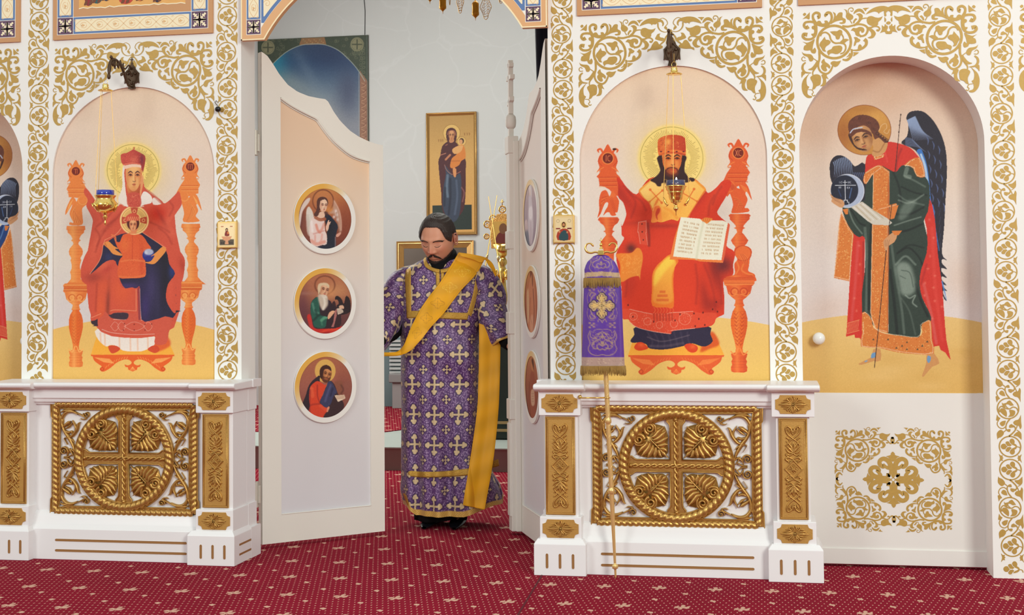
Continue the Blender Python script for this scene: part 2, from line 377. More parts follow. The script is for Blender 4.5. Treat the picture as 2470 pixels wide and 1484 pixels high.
# ------------------------------------------------------------------ stencilled gold scrollwork (flat paint on the wall)
RINGC=lambda cx,cz,r,n=56:[tuple(p)for p in circ(cx,cz,r,n)]
SP=[('R',520,632,246,38),('S',[22,26,26,22],[(318,545),(345,500),(400,488),(450,525),(475,600),(530,648),(610,648),(675,668),(690,730),(660,790),(610,812)]),('F',[(460,476),(460,476),(515,468),(565,468),(600,447),(636,462),(640,505),(612,545),(600,580),(575,595),(548,582),(538,545),(505,522)]),('S',[22,18,22],[(632,515),(655,560),(650,600),(615,635)]),('F',[(655,592),(700,584),(742,600),(742,600),(705,622),(668,650),(630,630)]),('F',[(382,552),(382,552),(400,596),(440,602),(470,632),(445,670),(402,702),(385,742),(405,776),(405,776),(358,770),(330,720),(304,680),(316,640),(340,610),(362,580)]),('F',[(440,842),(440,842),(418,790),(430,760),(480,738),(505,700),(560,688),(615,688),(640,722),(620,780),(560,815),(490,802),(455,815)]),('S',[34,30,30,34,28],[(640,392),(720,400),(790,385),(872,365),(950,374),(1005,410),(1012,465),(975,528),(895,552)]),('F',[(765,462),(765,462),(800,420),(845,424),(890,405),(945,414),(966,452),(950,490),(922,490),(913,466),(894,478),(898,515),(930,536),(880,550),(838,528),(826,488),(800,465)]),('S',[36,22,16],[(810,385),(880,335),(930,283),(1005,270)]),('F',[(1236,243),(1236,243),(1210,295),(1170,332),(1160,378),(1085,392),(1020,362),(1000,310),(1015,257),(1070,240),(1130,262),(1185,265)]),('F',[(660,134),(660,134),(708,150),(722,190),(762,206),(802,240),(795,282),(760,302),(718,290),(694,250),(700,200),(688,158)]),('S',[12,16],[(752,298),(785,355)]),('S',[12,14,10],[(745,205),(728,160),(750,122),(788,118),(804,145),(786,170),(764,158)]),('F',[(808,210),(826,160),(872,130),(922,134),(955,165),(976,212),(976,212),(940,196),(900,172),(856,182)]),('F',[(846,212),(900,198),(942,232),(930,282),(880,335),(850,352),(820,362),(872,310),(886,262),(870,230)]),('F',[(808,305),(838,274),(862,290),(836,312),(815,352),(798,342)]),('F',[(938,125),(938,125),(985,116),(1042,115),(1042,115),(1002,140),(985,168),(962,142)]),('F',[(983,218),(983,218),(1020,160),(1090,110),(1180,90),(1262,94),(1330,115),(1362,155),(1362,195),(1338,216),(1340,180),(1318,150),(1272,158),(1235,186),(1192,184),(1175,206),(1175,206),(1158,180),(1110,174),(1040,196)]),('S',[8,12,12],[(1300,102),(1350,90),(1402,120),(1420,172),(1388,215)],'m'),('F',[(1386,212),(1414,238),(1420,278),(1420,278),(1395,266),(1368,240)],'m'),('S',[24,18,10,8],[(1270,165),(1276,232),(1312,282),(1372,306),(1430,296),(1480,262)],'m'),('S',[8,16,24,30,20],[(1480,266),(1440,325),(1395,385),(1372,440),(1300,508)],'m'),('F',[(1313,328),(1313,328),(1268,336),(1240,378),(1230,415),(1285,436),(1340,446),(1378,420),(1352,395),(1308,386),(1296,355)],'m'),('F',[(1104,618),(1104,618),(1112,578),(1152,560),(1182,500),(1222,450),(1262,455),(1290,496),(1345,525),(1330,560),(1240,585),(1160,590)],'m'),('F',[(1432,385),(1432,385),(1462,400),(1478,450),(1478,590),(1420,520),(1393,465)],'m'),('F',[(1480,268),(1480,268),(1492,300),(1492,330),(1480,350),(1468,330),(1468,300)],'m'),('F',[(1022,432),(1070,432),(1110,462),(1132,505),(1114,548),(1090,572),(1050,580),(1012,566),(1060,540),(1062,492),(1038,462)]),('S',[30,26,22,26,30],[(1020,420),(1060,416),(1112,396),(1162,402),(1188,432),(1168,462),(1142,448)]),('F',[(812,562),(850,560),(876,580),(906,600),(884,632),(850,642),(834,680),(810,692),(815,640),(826,600)]),('S',[16,32,38,44,56],[(790,757),(860,757),(930,730),(985,680),(992,622),(962,592)]),('F',[(875,690),(900,668),(926,700),(908,742),(870,748)]),('S',[28,38,42,24],[(775,738),(778,820),(742,880),(698,906),(642,897)]),('S',[10,22,26],[(700,862),(735,838),(755,800)]),('F',[(800,785),(800,785),(886,790),(886,790),(850,822),(798,852),(806,815)]),('S',[36,30,28,30,30,22],[(302,760),(304,880),(287,960),(292,1030),(330,1088),(400,1113),(452,1085),(488,1020),(500,975)]),('F',[(375,884),(375,884),(388,930),(432,962),(462,1000),(450,1035),(418,1008),(402,1020),(415,1060),(382,1078),(342,1050),(325,1000),(345,962),(330,940),(348,902)]),('F',[(470,940),(512,920),(562,926),(622,912),(622,912),(594,966),(562,1000),(522,1010),(500,980),(474,972)]),('F',[(438,1198),(438,1198),(400,1182),(400,1240),(378,1290),(312,1300),(345,1262),(354,1200),(332,1128),(400,1118),(412,1150)]),('F',[(168,1172),(210,1132),(270,1120),(320,1150),(322,1230),(310,1280),(262,1302),(232,1340),(192,1356),(192,1356),(206,1300),(202,1250)]),('S',[16,26,28],[(208,1140),(206,1085),(258,1000),(290,915)]),('F',[(165,1098),(165,1098),(118,1140),(60,1210),(40,1310),(60,1410),(118,1474),(178,1476),(192,1452),(142,1436),(124,1400),(132,1350),(152,1310),(124,1290),(112,1230),(120,1170)]),('S',[10,14,14],[(136,1352),(190,1358),(212,1395),(192,1418),(212,1448),(238,1432)]),('F',[(44,778),(44,778),(72,802),(115,812),(180,820),(216,872),(202,918),(160,922),(132,862),(72,832)]),('S',[12,16],[(212,880),(285,930)]),('S',[12,14,10],[(105,912),(60,916),(44,884),(68,855),(98,878)]),('S',[22,34,34,12],[(100,940),(62,980),(56,1040),(95,1090),(180,1100)]),('S',[10,44,44,20],[(140,1048),(200,1036),(245,985),(272,920)]),('F',[(40,1080),(95,1102),(62,1140),(40,1172)]),('F',[(56,288),(56,288),(108,240),(165,180),(165,180),(160,286),(110,275)]),('F',[(64,215),(90,190),(114,212),(86,240)]),('S',[44,34,38,44,60],[(250,345),(215,280),(214,222),(255,190),(302,206),(300,252),(276,262)]),('S',[36,44,36,34,44,58],[(240,345),(320,378),(400,378),(462,340),(488,270),(474,202),(430,188),(400,222),(412,240)]),('F',[(262,340),(290,312),(322,318),(345,352),(385,345),(380,312),(420,310),(435,345),(400,380),(300,375)]),('S',[36,34,40,60],[(240,335),(170,325),(100,338),(80,385),(112,418),(146,398)]),('S',[44,38,34,38,44,60],[(240,345),(258,420),(250,520),(195,582),(112,590),(66,556),(76,515),(128,522)]),('F',[(226,385),(192,402),(200,435),(226,450),(222,500),(185,510),(205,545),(248,540),(262,440)]),('F',[(502,174),(502,174),(542,200),(552,240),(590,190),(645,190),(645,258),(690,290),(682,348),(620,358),(600,338),(645,330),(640,305),(585,312),(530,330),(472,362),(510,290),(522,230)]),('F',[(54,624),(54,624),(120,642),(180,620),(236,588),(212,680),(205,748),(236,718),(256,760),(240,804),(190,796),(168,758),(130,762),(74,750),(82,690),(112,668)]),]
SPN=[s for s in SP if not(len(s)>2 and s[-1]=='m')and not(s[0]=='F'and s[1][0]==(983,218))]+[('F',[(983,218),(983,218),(1035,160),(1120,110),(1220,88),(1300,100),(1372,140),(1372,205),(1320,165),(1250,165),(1190,192),(1180,210),(1160,186),(1110,174),(1040,196)]),('F',[(1190,500),(1190,500),(1220,450),(1222,380),(1250,400),(1300,385),(1310,420),(1295,460),(1330,480),(1325,510),(1280,510),(1260,480)]),('F',[(1375,250),(1375,250),(1352,285),(1358,320),(1375,318)]),('F',[(1375,425),(1375,425),(1352,398),(1358,365),(1375,366)]),('F',[(1282,345),(1282,345),(1310,322),(1345,330),(1345,358),(1310,368)]),('F',[(1350,140),(1375,140),(1375,235),(1345,232),(1350,200)])]
ONX=.0
def orn(mb,shapes,fn,y,ws,mirror=None,n=4):
 """draw shapes through the map fn((a,b)) -> (x,z); ws scales stroke widths"""
 for s in shapes:
  mb.q=getattr(mb,'q',0)+1;yy=y-(mb.q%8)*1e-4
  if s[0]=='R':
   t=np.linspace(0,2*PI,49)
   P=np.array([fn((s[1]+s[3]*math.cos(a),s[2]+s[3]*math.sin(a)))for a in t]);mb.ribbon(P,s[4]*ws,yy)
  elif s[0]=='S':
   P=np.array([fn(p)for p in cr(s[2],5)]);mb.ribbon(P,[q*ws for q in s[1]],yy)
  else:
   P=np.array([fn(p)for p in cr(s[1],n,True)])
   mb.fill([tuple(p)for p in P],yy)
_o=atY(1390,30,YW);_kx=(atY(1640,30,YW)[0]-_o[0])/250/6.452
_cx=(AR_[0]+AR_[1])/2
def sp_map(cx,side,flipx=1482.):
 def f(p):
  w=atY(1390+p[0]/6.452,30+p[1]/6.452,YW)
  dx=w[0]-_cx
  return(cx+side*dx,w[2])
 return f
EPS=.0006
for nm,(x0,x1)in(('r',AR_),('l',AL)):
 cx=(x0+x1)/2
 for side in(1,-1):
  mb=MB();orn(mb,SP,sp_map(cx,side),YW-EPS-(.0009 if side<0 else 0),_kx)
  mb.build('painted_scrollwork',GOLDP,wall,tri=True)
for x0,x1 in((1.306,2.186),):
 mb=MB();orn(mb,SP,sp_map((x0+x1)/2,1),YW-EPS,_kx)
 mb.build('painted_scrollwork',GOLDP,wall,tri=True)
for x0,x1 in(AN,AX):
 cx=(x0+x1)/2;hw=(x1-x0)/2
 def fn(p,side=1,cx=cx):
  w=atY(1390+p[0]/6.452,30+p[1]/6.452,YW)
  return(cx+side*(w[0]-_cx+(.44-.41)+.015),w[2]+.008)
 for side in(1,-1):
  mb=MB();orn(mb,SPN,lambda p:fn(p,side),YW-EPS-(.0009 if side<0 else 0),_kx)
  mb.build('painted_scrollwork',GOLDP,wall,tri=True)
def trefoil(cz):
 q=[('R',238,cz,121,15)]
 for a,b,rx,ry in((262,-57,30,38),(262,57,30,38),(168,0,34,34),(210,-42,22,20),(210,42,22,20)):
  q.append(('F',[(a+rx*math.cos(t),cz+b+ry*math.sin(t))for t in np.linspace(0,2*PI,10,endpoint=False)]))
 q+=[('F',[(185,cz-14),(245,cz-45),(300,cz-30),(318,cz-2),(300,cz+30),(245,cz+45),(185,cz+14)]),('S',[10,12],[(308,cz),(345,cz+8),(356,cz+36)])]
 return q
def tref_vein(cz):
 return[('F',[(236,cz+2),(236,cz+2),(266,cz-18),(302,cz),(302,cz),(266,cz+18)]),('S',[5,5],[(186,cz-36),(205,cz-6),(240,cz+2),(262,cz+22)]),('S',[5,5],[(186,cz+36),(205,cz+8),(240,cz),(262,cz-20)]),('S',[4,7],[(262,cz-22),(240,cz-38),(226,cz-70)]),('S',[4,7],[(262,cz+22),(240,cz+38),(226,cz+70)])]
SCROLL=[('R',225,403,121,15),('S',[12,14,14,14,12],[(340,440),(322,400),(282,386),(242,408),(190,400),(150,378),(122,410),(128,450)]),('F',[(205,350),(215,325),(244,308),(264,325),(292,366),(292,366),(255,372),(232,358)]),('F',[(156,330),(156,330),(172,345),(205,338),(190,365),(196,395),(165,378)]),('S',[12,12],[(205,345),(200,375),(232,408)]),('F',[(148,402),(188,410),(210,450),(206,502),(184,490),(152,462),(130,432)]),('F',[(240,420),(300,430),(302,468),(276,498),(222,504),(222,504),(246,470)])]
CONN=[('S',[18,14,14,12],[(245,525),(207,580),(196,638),(214,666),(240,660)]),('F',[(204,655),(246,648),(240,680),(214,676)]),('S',[18,16,14],[(228,732),(270,697),(304,652),(292,616),(262,600)]),('F',[(234,632),(238,600),(268,588),(268,612),(296,622),(268,630)]),('S',[12,12,10],[(200,612),(160,642),(116,626),(98,582),(116,542)]),('F',[(112,548),(88,545),(92,508),(98,474),(98,474),(116,505),(136,520)]),('F',[(128,580),(158,554),(198,548),(198,548),(182,600),(150,614)]),('F',[(369,476),(369,476),(370,560),(374,620),(358,647),(342,610),(300,600),(281,570),(302,545),(342,530)]),('S',[12,10],[(326,605),(308,655)]),('F',[(370,774),(370,774),(328,735),(281,726),(310,690),(345,674),(369,700)]),('S',[8,10],[(348,675),(318,658)]),('F',[(98,774),(98,774),(92,700),(130,658),(160,670),(172,702),(145,740),(110,756)]),('S',[12,12],[(162,690),(196,662)])]
CORNER=[('F',[(110,945),(132,962),(154,960),(150,978),(160,991),(150,1004),(154,1024),(132,1022),(110,1045),(122,991)]),('F',[(368,945),(346,962),(324,960),(328,978),(318,991),(328,1004),(324,1024),(346,1022),(368,1045),(356,991)])]
def mirror_y(shapes,c):
 out=[]
 for s in shapes:
  if s[0]=='R':out.append(('R',s[1],2*c-s[2],s[3],s[4]))
  elif s[0]=='S':out.append(('S',s[1],[(a,2*c-b)for a,b in s[2]]))
  else:out.append(('F',[(a,2*c-b)for a,b in s[1]]))
 return out
UNIT=SCROLL+CONN+mirror_y(CONN,403)+trefoil(855)+trefoil(1127)+CORNER
VEIN=tref_vein(855)+tref_vein(1127)
PER=1176
for(x0,x1),(u,v),flip,zmin in((P1,(92.6,139.8),1,.86),(P2,(548,125.3),1,.86),(P3,(1355.5,81.5),1,.86),(P4,(1888,64),-1,.86),(P5,(2416,38.7),1,.012)):
 cx=(x0+x1)/2;k=(x1-x0)/284;z0=atY(u,v,YW)[2]
 kz=k*1.0
 mb,mv=MB(),MB()
 zc=z0+3*PER*kz
 while zc>zmin-PER*kz:
  def fn(p):return(cx+flip*(p[0]-234)*k,zc-(p[1]-403)*kz)
  for lst,m in((UNIT,mb),(VEIN,mv)):
   for s in lst:
    pts=[(s[1],s[2])]if s[0]=='R'else(s[2]if s[0]=='S'else s[1])
    zz=[fn(p)[1]for p in pts]
    r=s[3]*kz if s[0]=='R'else 0
    if min(zz)-r<zmin or max(zz)+r>3.68:continue
    orn(m,[s],fn,YW-(EPS if m is mb else EPS*3),k)
  zc-=PER*kz
 o=mb.build('painted_border',GOLDP,wall,tri=True)
 mv.build('painted_vein',WHITE,o,tri=True)
# ------------------------------------------------------------------ parapets with carved gilded panels
def rope(mb,pts,r,y,pitch,amp=.22,closed=False,k=9,hand=1,strands=1):
 """half-round twisted rope lying on the plane y"""
 P=np.asarray(pts,float)
 d=np.linalg.norm(np.diff(np.vstack([P,P[:1]])if closed else P,axis=0),axis=1);L=d.sum()
 n=max(int(L/(pitch/7)),8);sc=np.concatenate([[0],np.cumsum(d)])
 Q=np.vstack([P,P[:1]])if closed else P
 if closed:pitch=L/round(L/pitch)
 t=np.linspace(0,L,n,endpoint=not closed)
 C=np.stack([np.interp(t,sc,Q[:,0]),np.interp(t,sc,Q[:,1])],1)
 T=(np.roll(C,-1,0)-np.roll(C,1,0))if closed else np.gradient(C,axis=0)
 T/=np.maximum(np.linalg.norm(T,axis=1,keepdims=True),1e-9);N=np.stack([-T[:,1],T[:,0]],1)
 V=np.empty((n,k,3))
 for j,a in enumerate(np.linspace(0,PI,k)):
  ph=2*PI*t/pitch+hand*1.9*(a-PI/2)
  rr=r*(1-amp+amp*2*np.abs(np.sin(ph/2))**.7)
  V[:,j,0]=C[:,0]+N[:,0]*rr*math.cos(a);V[:,j,2]=C[:,1]+N[:,1]*rr*math.cos(a)
  V[:,j,1]=y-rr*math.sin(a)*.85
 m=n if closed else n-1
 mb.add(V.reshape(-1,3),[(i*k+j,i*k+j+1,((i+1)%n)*k+j+1,((i+1)%n)*k+j)for i in range(m)for j in range(k-1)])
def spiral(cx,cz,r,turns,a0,hand=1,n=26,r1=.12):
 t=np.linspace(0,1,n);rr=r*(1-(1-r1)*t);a=a0+hand*turns*2*PI*t
 return np.stack([cx+rr*np.cos(a),cz+rr*np.sin(a)],1)
def palmette():
 """leaf of the ring, in panel units; tip towards the cross centre (-,-) ; grows along +x+z"""
 R=[]
 R.append(([(85,85),(140,140),(200,205),(270,275)],[10,22,16],16))
 side=[([(262,300),(215,318),(178,362),(116,420)],[20,50,46,6]),([(240,272),(186,290),(138,330),(96,374)],[20,50,46,6]),([(218,240),(165,252),(118,280),(80,304)],[20,48,44,6]),([(195,212),(150,215),(115,225),(84,226)],[18,44,40,6]),([(172,182),(140,178),(112,168),(96,150)],[18,38,34,8]),([(150,150),(130,128),(112,108)],[22,40,14]),([(236,330),(214,372),(222,424),(262,446)],[12,26,26,12])]
 for pts,w in side:
  R.append((pts,w,24));R.append(([(b,a)for a,b in pts],w,24))
 sp=[tuple(p)for p in spiral(276,392,60,1.7,-PI*.45,1)]
 R.append((sp,[40,30,20,26],38));R.append(([(b,a)for a,b in sp],[40,30,20,26],38))
 return R
def cornerscroll():
 """acanthus scroll between frame and ring: quadrant +x +z, panel units"""
 R=[]
 def a(p,w,h=16):R.append((cr(p,6),w,h))
 a([(608,70),(640,150),(690,235),(745,310),(775,400),(770,460),(720,520),(640,530),(560,505)],[18,40,52,40,34,40,44,30,10],18)
 a([(790,520),(740,540),(650,535),(570,495)],[8,34,44,8],16)
 a([(800,500),(770,430),(770,360)],[6,40,10])
 a([tuple(p)for p in spiral(462,500,40,1.4,PI*.1,-1)],[16,16,20],22)
 a([(560,505),(510,480),(470,455),(510,440),(540,450)],[16,24,6])
 a([(690,235),(640,255),(590,320),(565,390),(540,410)],[16,40,44,30,6],18)
 a([(640,255),(610,290),(600,350),(625,400),(640,430)],[14,30,30,20,6],16)
 a([(745,310),(690,290),(650,300),(640,270)],[20,34,26,6])
 a([(660,420),(690,400),(735,370),(765,340)],[8,50,40,6],18);a([(640,400),(680,360),(730,330)],[8,34,8],16)
 a([(620,180),(660,215),(740,225),(700,150)],[8,26,10,4])
 a([(608,60),(650,90),(690,60),(705,20)],[16,26,24,12],14)
 a([tuple(p)for p in spiral(745,78,50,1.7,PI*1.1,-1)],[22,20,16,24],22)
 a([(640,40),(690,10),(745,8)],[10,22,16]);a([(620,20),(655,70),(672,110)],[8,20,6])
 return R
def lattice(parent,cx,cz,k,yb,name='carved_grille'):
 """openwork gilded panel, centre (cx,cz), k metres per unit"""
 X=lambda p:(cx+p[0]*k,cz+p[1]*k)
 fr=MB()
 def ring_board(mb,outer,inner,y0,y1):
  n=len(outer);v=[]
  for p,q in zip(outer,inner):
   (a,b),(c,d)=X(p),X(q);v+=[(a,y0,b),(c,y0,d),(a,y1,b),(c,y1,d)]
  f=[]
  for i in range(n):
   j=(i+1)%n;A,B=4*i,4*j
   f+=[(A,A+1,B+1,B),(A+2,B+2,B+3,A+3),(A,B,B+2,A+2),(A+1,A+3,B+3,B+1)]
  mb.add(v,f)
 W,H,e=905,668,16
 out,inn=[],[]
 for sx,sz in((1,1),(-1,1),(-1,-1),(1,-1)):
  pts_o=[(W-e,H-215),(W,H-190),(W+8,H+8),(W-215,H+8),(W-240,H-e)]
  pts_i=[(W-112,H-215),(W-112,H-190),(W-96,H-96),(W-215,H-112),(W-240,H-112)]
  po=[(a*sx,b*sz)for a,b in pts_o];pi_=[(a*sx,b*sz)for a,b in pts_i]
  if sx*sz<0:po.reverse();pi_.reverse()
  out+=po;inn+=pi_
 ring_board(fr,out,inn,yb-.009,yb)
 g=parent and fr.build(name,GOLD,parent,bevel=.0015)
 ed=MB()
 ed.ridge([X(p)for p in out],18*k,.006,yb-.009,closed=True);ed.ridge([X(p)for p in inn],16*k,.006,yb-.009,closed=True)
 ed.build('frame_edge_moulding',GOLD,g,smooth=True)
 rp=MB()
 wr,hr=W-56,H-56
 for pts,hd in(([(-wr,hr),(wr,hr)],1),([(-wr,-hr),(wr,-hr)],-1),([(wr,-hr),(wr,hr)],-1),([(-wr,-hr),(-wr,hr)],1)):
  rope(rp,[X(p)for p in np.linspace(pts[0],pts[1],30)],34*k,yb-.009,62*k,hand=hd)
 rp.build('frame_rope',GOLD,g,smooth=True)
 rg=MB();t=np.linspace(0,2*PI,96,endpoint=False)
 ring_board(rg,[(614*math.cos(a),614*math.sin(a))for a in t],[(500*math.cos(a),500*math.sin(a))for a in t],yb-.014,yb)
 for r_,w_ in((606,16),(508,16)):rg.ridge([X((r_*math.cos(a),r_*math.sin(a)))for a in t],w_*k,.006,yb-.014,closed=True)
 rg.build('ring_board',GOLD,g)
 rr=MB();rope(rr,[X((557*math.cos(a),557*math.sin(a)))for a in t],42*k,yb-.014,66*k,closed=True)
 rr.build('ring_rope',GOLD,g,smooth=True)
 cb=MB();a1=62;fl=96
 arm=[(a1,a1),(a1,415),(a1+8,440),(fl,470),(fl,520),(0,528)]
 half=arm+[(-a,b)for a,b in arm[::-1][1:]]
 cross=[]
 for q in range(4):
  c_,s_=math.cos(-q*PI/2),math.sin(-q*PI/2)
  cross+=[(a*c_-b*s_,a*s_+b*c_)for a,b in half[::-1]]
 cb.prism([X(p)for p in cross],yb-.010,yb)
 cb.build('cross_board',GOLD,g,tri=False)
 ce=MB();ce.ridge([X(p)for p in cross],18*k,.008,yb-.010,closed=True)
 ce.build('cross_edge_moulding',GOLD,g,smooth=True)
 ct=MB()
 for A,B in(((-470,0),(470,0)),((0,-480),(0,480))):
  L_=np.array([np.array(A)+(np.array(B)-np.array(A))*s for s in np.linspace(0,1,90)])
  d=np.array([-(B[1]-A[1]),B[0]-A[0]],float);d/=np.linalg.norm(d)
  s_=np.linspace(0,1,90)
  for ph in(0,PI):
   off=15*np.sin(s_*2*PI*7+ph)
   Q=L_+d*off[:,None]
   v3=[(X(p)[0],yb-.012-.004*math.cos(s*2*PI*7+ph),X(p)[1])for p,s in zip(Q,s_)]
   ct.tube(v3,13*k,8)
 for p in((-480,0),(480,0),(0,490),(0,-490)):ct.lathe([(.001,0),(26*k,.0),(26*k,-.008),(.001,-.016)],(X(p)[0],yb-.008,X(p)[1]),14,axis='y')
 ct.build('cross_rope',GOLD,g,smooth=True)
 for sx in(1,-1):
  for sz in(1,-1):
   pm=MB()
   for pts,w_,h_ in palmette():pm.ridge([X((a*sx,b*sz))for a,b in cr(pts,7)],[q*k*1.3 for q in w_],h_*k*1.0+.003,yb-.0065,k=7)
   pm.prism([X((a*sx,b*sz))for a,b in cr([(92,130),(84,180),(90,226),(84,300),(100,370),(122,412),(200,436),(270,440),(330,405),(405,330),(440,270),(436,200),(412,122),(370,100),(300,84),(226,90),(180,84),(130,92)],3,True)],yb-.007,yb)
   pm.build('acanthus_leaf',GOLD,g,smooth=True)
   cs=MB()
   for pts,w_,h_ in cornerscroll():cs.ridge([X((a*sx,b*sz))for a,b in pts],[q*k for q in w_],h_*k*1.4+.004,yb-.002,k=7)
   cs.build('corner_scroll',GOLD,g,smooth=True)
 return g
def strip_relief(parent,x0,x1,z0,z1,y):
 fr=MB()
 b=.008
 fr.box(x0,x1,y-.008,y,z0,z1)
 o=fr.build('gilded_strip',GOLDB,parent,bevel=.001)
 ed=MB()
 for i,hh in((.004,.006),(.011,.003)):
  ed.ridge([(x0+i,z0+i),(x1-i,z0+i),(x1-i,z1-i),(x0+i,z1-i)],.007,hh,y-.008,closed=True)
 ed.build('strip_frame',GOLD,o,smooth=True)
 cx,cz=(x0+x1)/2,(z0+z1)/2;k=(z1-z0-.05)/660.
 m=MB()
 def R(p,w,h=11):
  for sx in(1,-1):
   for sz in(1,-1):
    m.ridge([(cx+a*sx*k,cz+b_*sz*k)for a,b_ in cr(p,5)],[q*k for q in w],h*k+.002,y-.008,k=5)
 R([(0,270),(18,300),(42,312),(52,290),(38,255),(0,222)],[14,16,14])
 R([(0,250),(12,285),(0,300)],[10,20,4]);R([(18,262),(34,288),(24,300)],[6,12,5])
 R([(0,222),(-30,200),(-45,170),(-20,150),(0,140)],[12,12,10]);R([(48,232),(30,218),(30,205)],[16,12,5])
 R([(0,120),(15,165),(50,205)],[16,22,4]);R([(0,120),(28,150),(56,175)],[14,22,4]);R([(0,115),(34,125),(54,150)],[12,20,4]);R([(0,200),(8,170),(0,140)],[10,20,8])
 R([(0,115),(25,100),(50,112),(45,95),(15,80),(0,70)],[12,14,14,10]);R([(10,75),(36,85),(54,72),(40,60),(18,62)],[10,20,18,6])
 R([(0,62),(-24,50),(-40,52)],[10,10,14]);R([(0,66),(62,0)],[11,11],12)
 R([(0,40),(40,0)],[5,5],5)
 for a in range(8):
  c_,s_=math.cos(a*PI/4),math.sin(a*PI/4)
  m.ridge([(cx+q*c_*k,cz+q*s_*k)for q in(2,16,30)],[8*k,14*k,4*k],10*k+.002,y-.008)
 m.build('strip_carving',GOLD,o,smooth=True)
 return o
def cartouche(parent,cx,cz,w,h,y):
 r=h*.24;P=[]
 for sx,sz,a0 in((1,1,-PI/2),(-1,1,0),(-1,-1,PI/2),(1,-1,PI)):
  arc=[(sx*w/2,sz*(h/2-r)),(sx*(w/2-r*.3),sz*(h/2-r*.95)),(sx*(w/2-r*.8),sz*(h/2-r*.7)),(sx*(w/2-r),sz*(h/2-r*.2)),(sx*(w/2-r*1.05),sz*h/2)]
  if sx*sz<0:arc=arc[::-1]
  P+=arc
 mb=MB().prism([(cx+a,cz+b)for a,b in P],y-.004,y)
 o=mb.build('gilded_cartouche',GOLDB,parent)
 m=MB();k=h/132.
 def R(p,w_,hh=9):
  for sx in(1,-1):
   for sz in(1,-1):m.ridge([(cx+a*sx*k,cz+b*sz*k)for a,b in cr(p,5)],[q*k for q in w_],hh*k+.0015,y-.004,k=5)
 R([(8,0),(50,4),(96,0)],[8,22,5]);R([(10,6),(45,18),(82,14)],[8,16,5]);R([(12,10),(38,32),(64,30)],[8,16,5])
 R([(4,12),(12,38),(0,62)],[8,18,4]);R([(8,14),(24,38),(16,50),(8,44)],[6,12,10,6]);R([(10,8),(30,26),(40,42),(28,46)],[8,12,12,6])
 m.lathe([(.001,0),(9*k,0),(8*k,-.004),(.001,-.006)],(cx,y-.004,cz),12,axis='y')
 m.build('cartouche_carving',GOLD,o,smooth=True)
 return o
YP=-.365
def groove(mb,x0,x1,z0,z1,y):
 w=min(x1-x0,z1-z0)/2;vert=(z1-z0)>(x1-x0);cx,cz=(x0+x1)/2,(z0+z1)/2
 if vert:P=[(cx+w*math.cos(a),z1-w+w*math.sin(a))for a in np.linspace(0,PI,7)]+[(cx-w*math.cos(a),z0+w-w*math.sin(a))for a in np.linspace(0,PI,7)]
 else:P=[(x1-w+w*math.cos(a),cz+w*math.sin(a))for a in np.linspace(-PI/2,PI/2,7)]+[(x0+w-w*math.cos(a),cz-w*math.sin(a))for a in np.linspace(-PI/2,PI/2,7)]
 mb.prism(P,y-.0012,y+.004)
 mb.ridge(P,w*.35,.0018,y-.001,closed=True)
def chamfer_block(x0,x1,y0,y1,z0,z1,c):
 """box with its top edge chamfered by c"""
 m=MB()
 v=[(x0,y0,z0),(x1,y0,z0),(x1,y1,z0),(x0,y1,z0),(x0,y0,z1-c),(x1,y0,z1-c),(x1,y1,z1-c),(x0,y1,z1-c),(x0+c*.7,y0+c*.7,z1),(x1-c*.7,y0+c*.7,z1),(x1-c*.7,y1,z1),(x0+c*.7,y1,z1)]
 return m.add(v,[(0,3,2,1),(0,1,5,4),(1,2,6,5),(2,3,7,6),(3,0,4,7),(4,5,9,8),(5,6,10,9),(6,7,11,10),(7,4,8,11),(8,9,10,11)])
def pedestal(par,xa,xb,sx0,sx1,gx0,gx1,fx0,fx1,capx0,capx1,ye=YW):
 """xa,xb base; sx shaft; gx gilded strip; fx frieze blocks; capx cap; ye = how far back it runs"""
 p=chamfer_block(xa,xb,YP,ye,0,.165,.022).build('pedestal',WHITEG,par,bevel=.003)
 MB().box(sx0,sx1,-.322,ye,.16,.86).build('shaft',WHITEG,p,bevel=.002)
 for z0,z1 in((.158,.265),(.728,.842)):
  MB().box(fx0,fx1,-.342,ye,z0,z1).build('block',WHITEG,p,bevel=.004)
  cartouche(p,(fx0+fx1)/2+(gx0+gx1-fx0-fx1)/4*0,(z0+z1)/2+(.0),(min(fx1,gx1+.012)-max(fx0,gx0-.012))+.004,.083,-.342)
 c=.016
 pr=[(ye,.84),(-.36,.84),(-.375,.846),(-.385,.852),(-.388,.866),(-.375,.874),(ye,.880)]
 MB().prof(pr,capx0,capx1,mit0=0,mit1=0).build('cap',WHITEG,p,bevel=.006)
 strip_relief(p,gx0,gx1,.272,.722,-.322)
 cxm=(gx0+gx1)/2;d=.06
 for i in(-1,0,1):
  g=MB();groove(g,cxm+i*d-.005,cxm+i*d+.005,.034,.100,YP);g.build('plinth_groove',GROOVE,p)
 return p
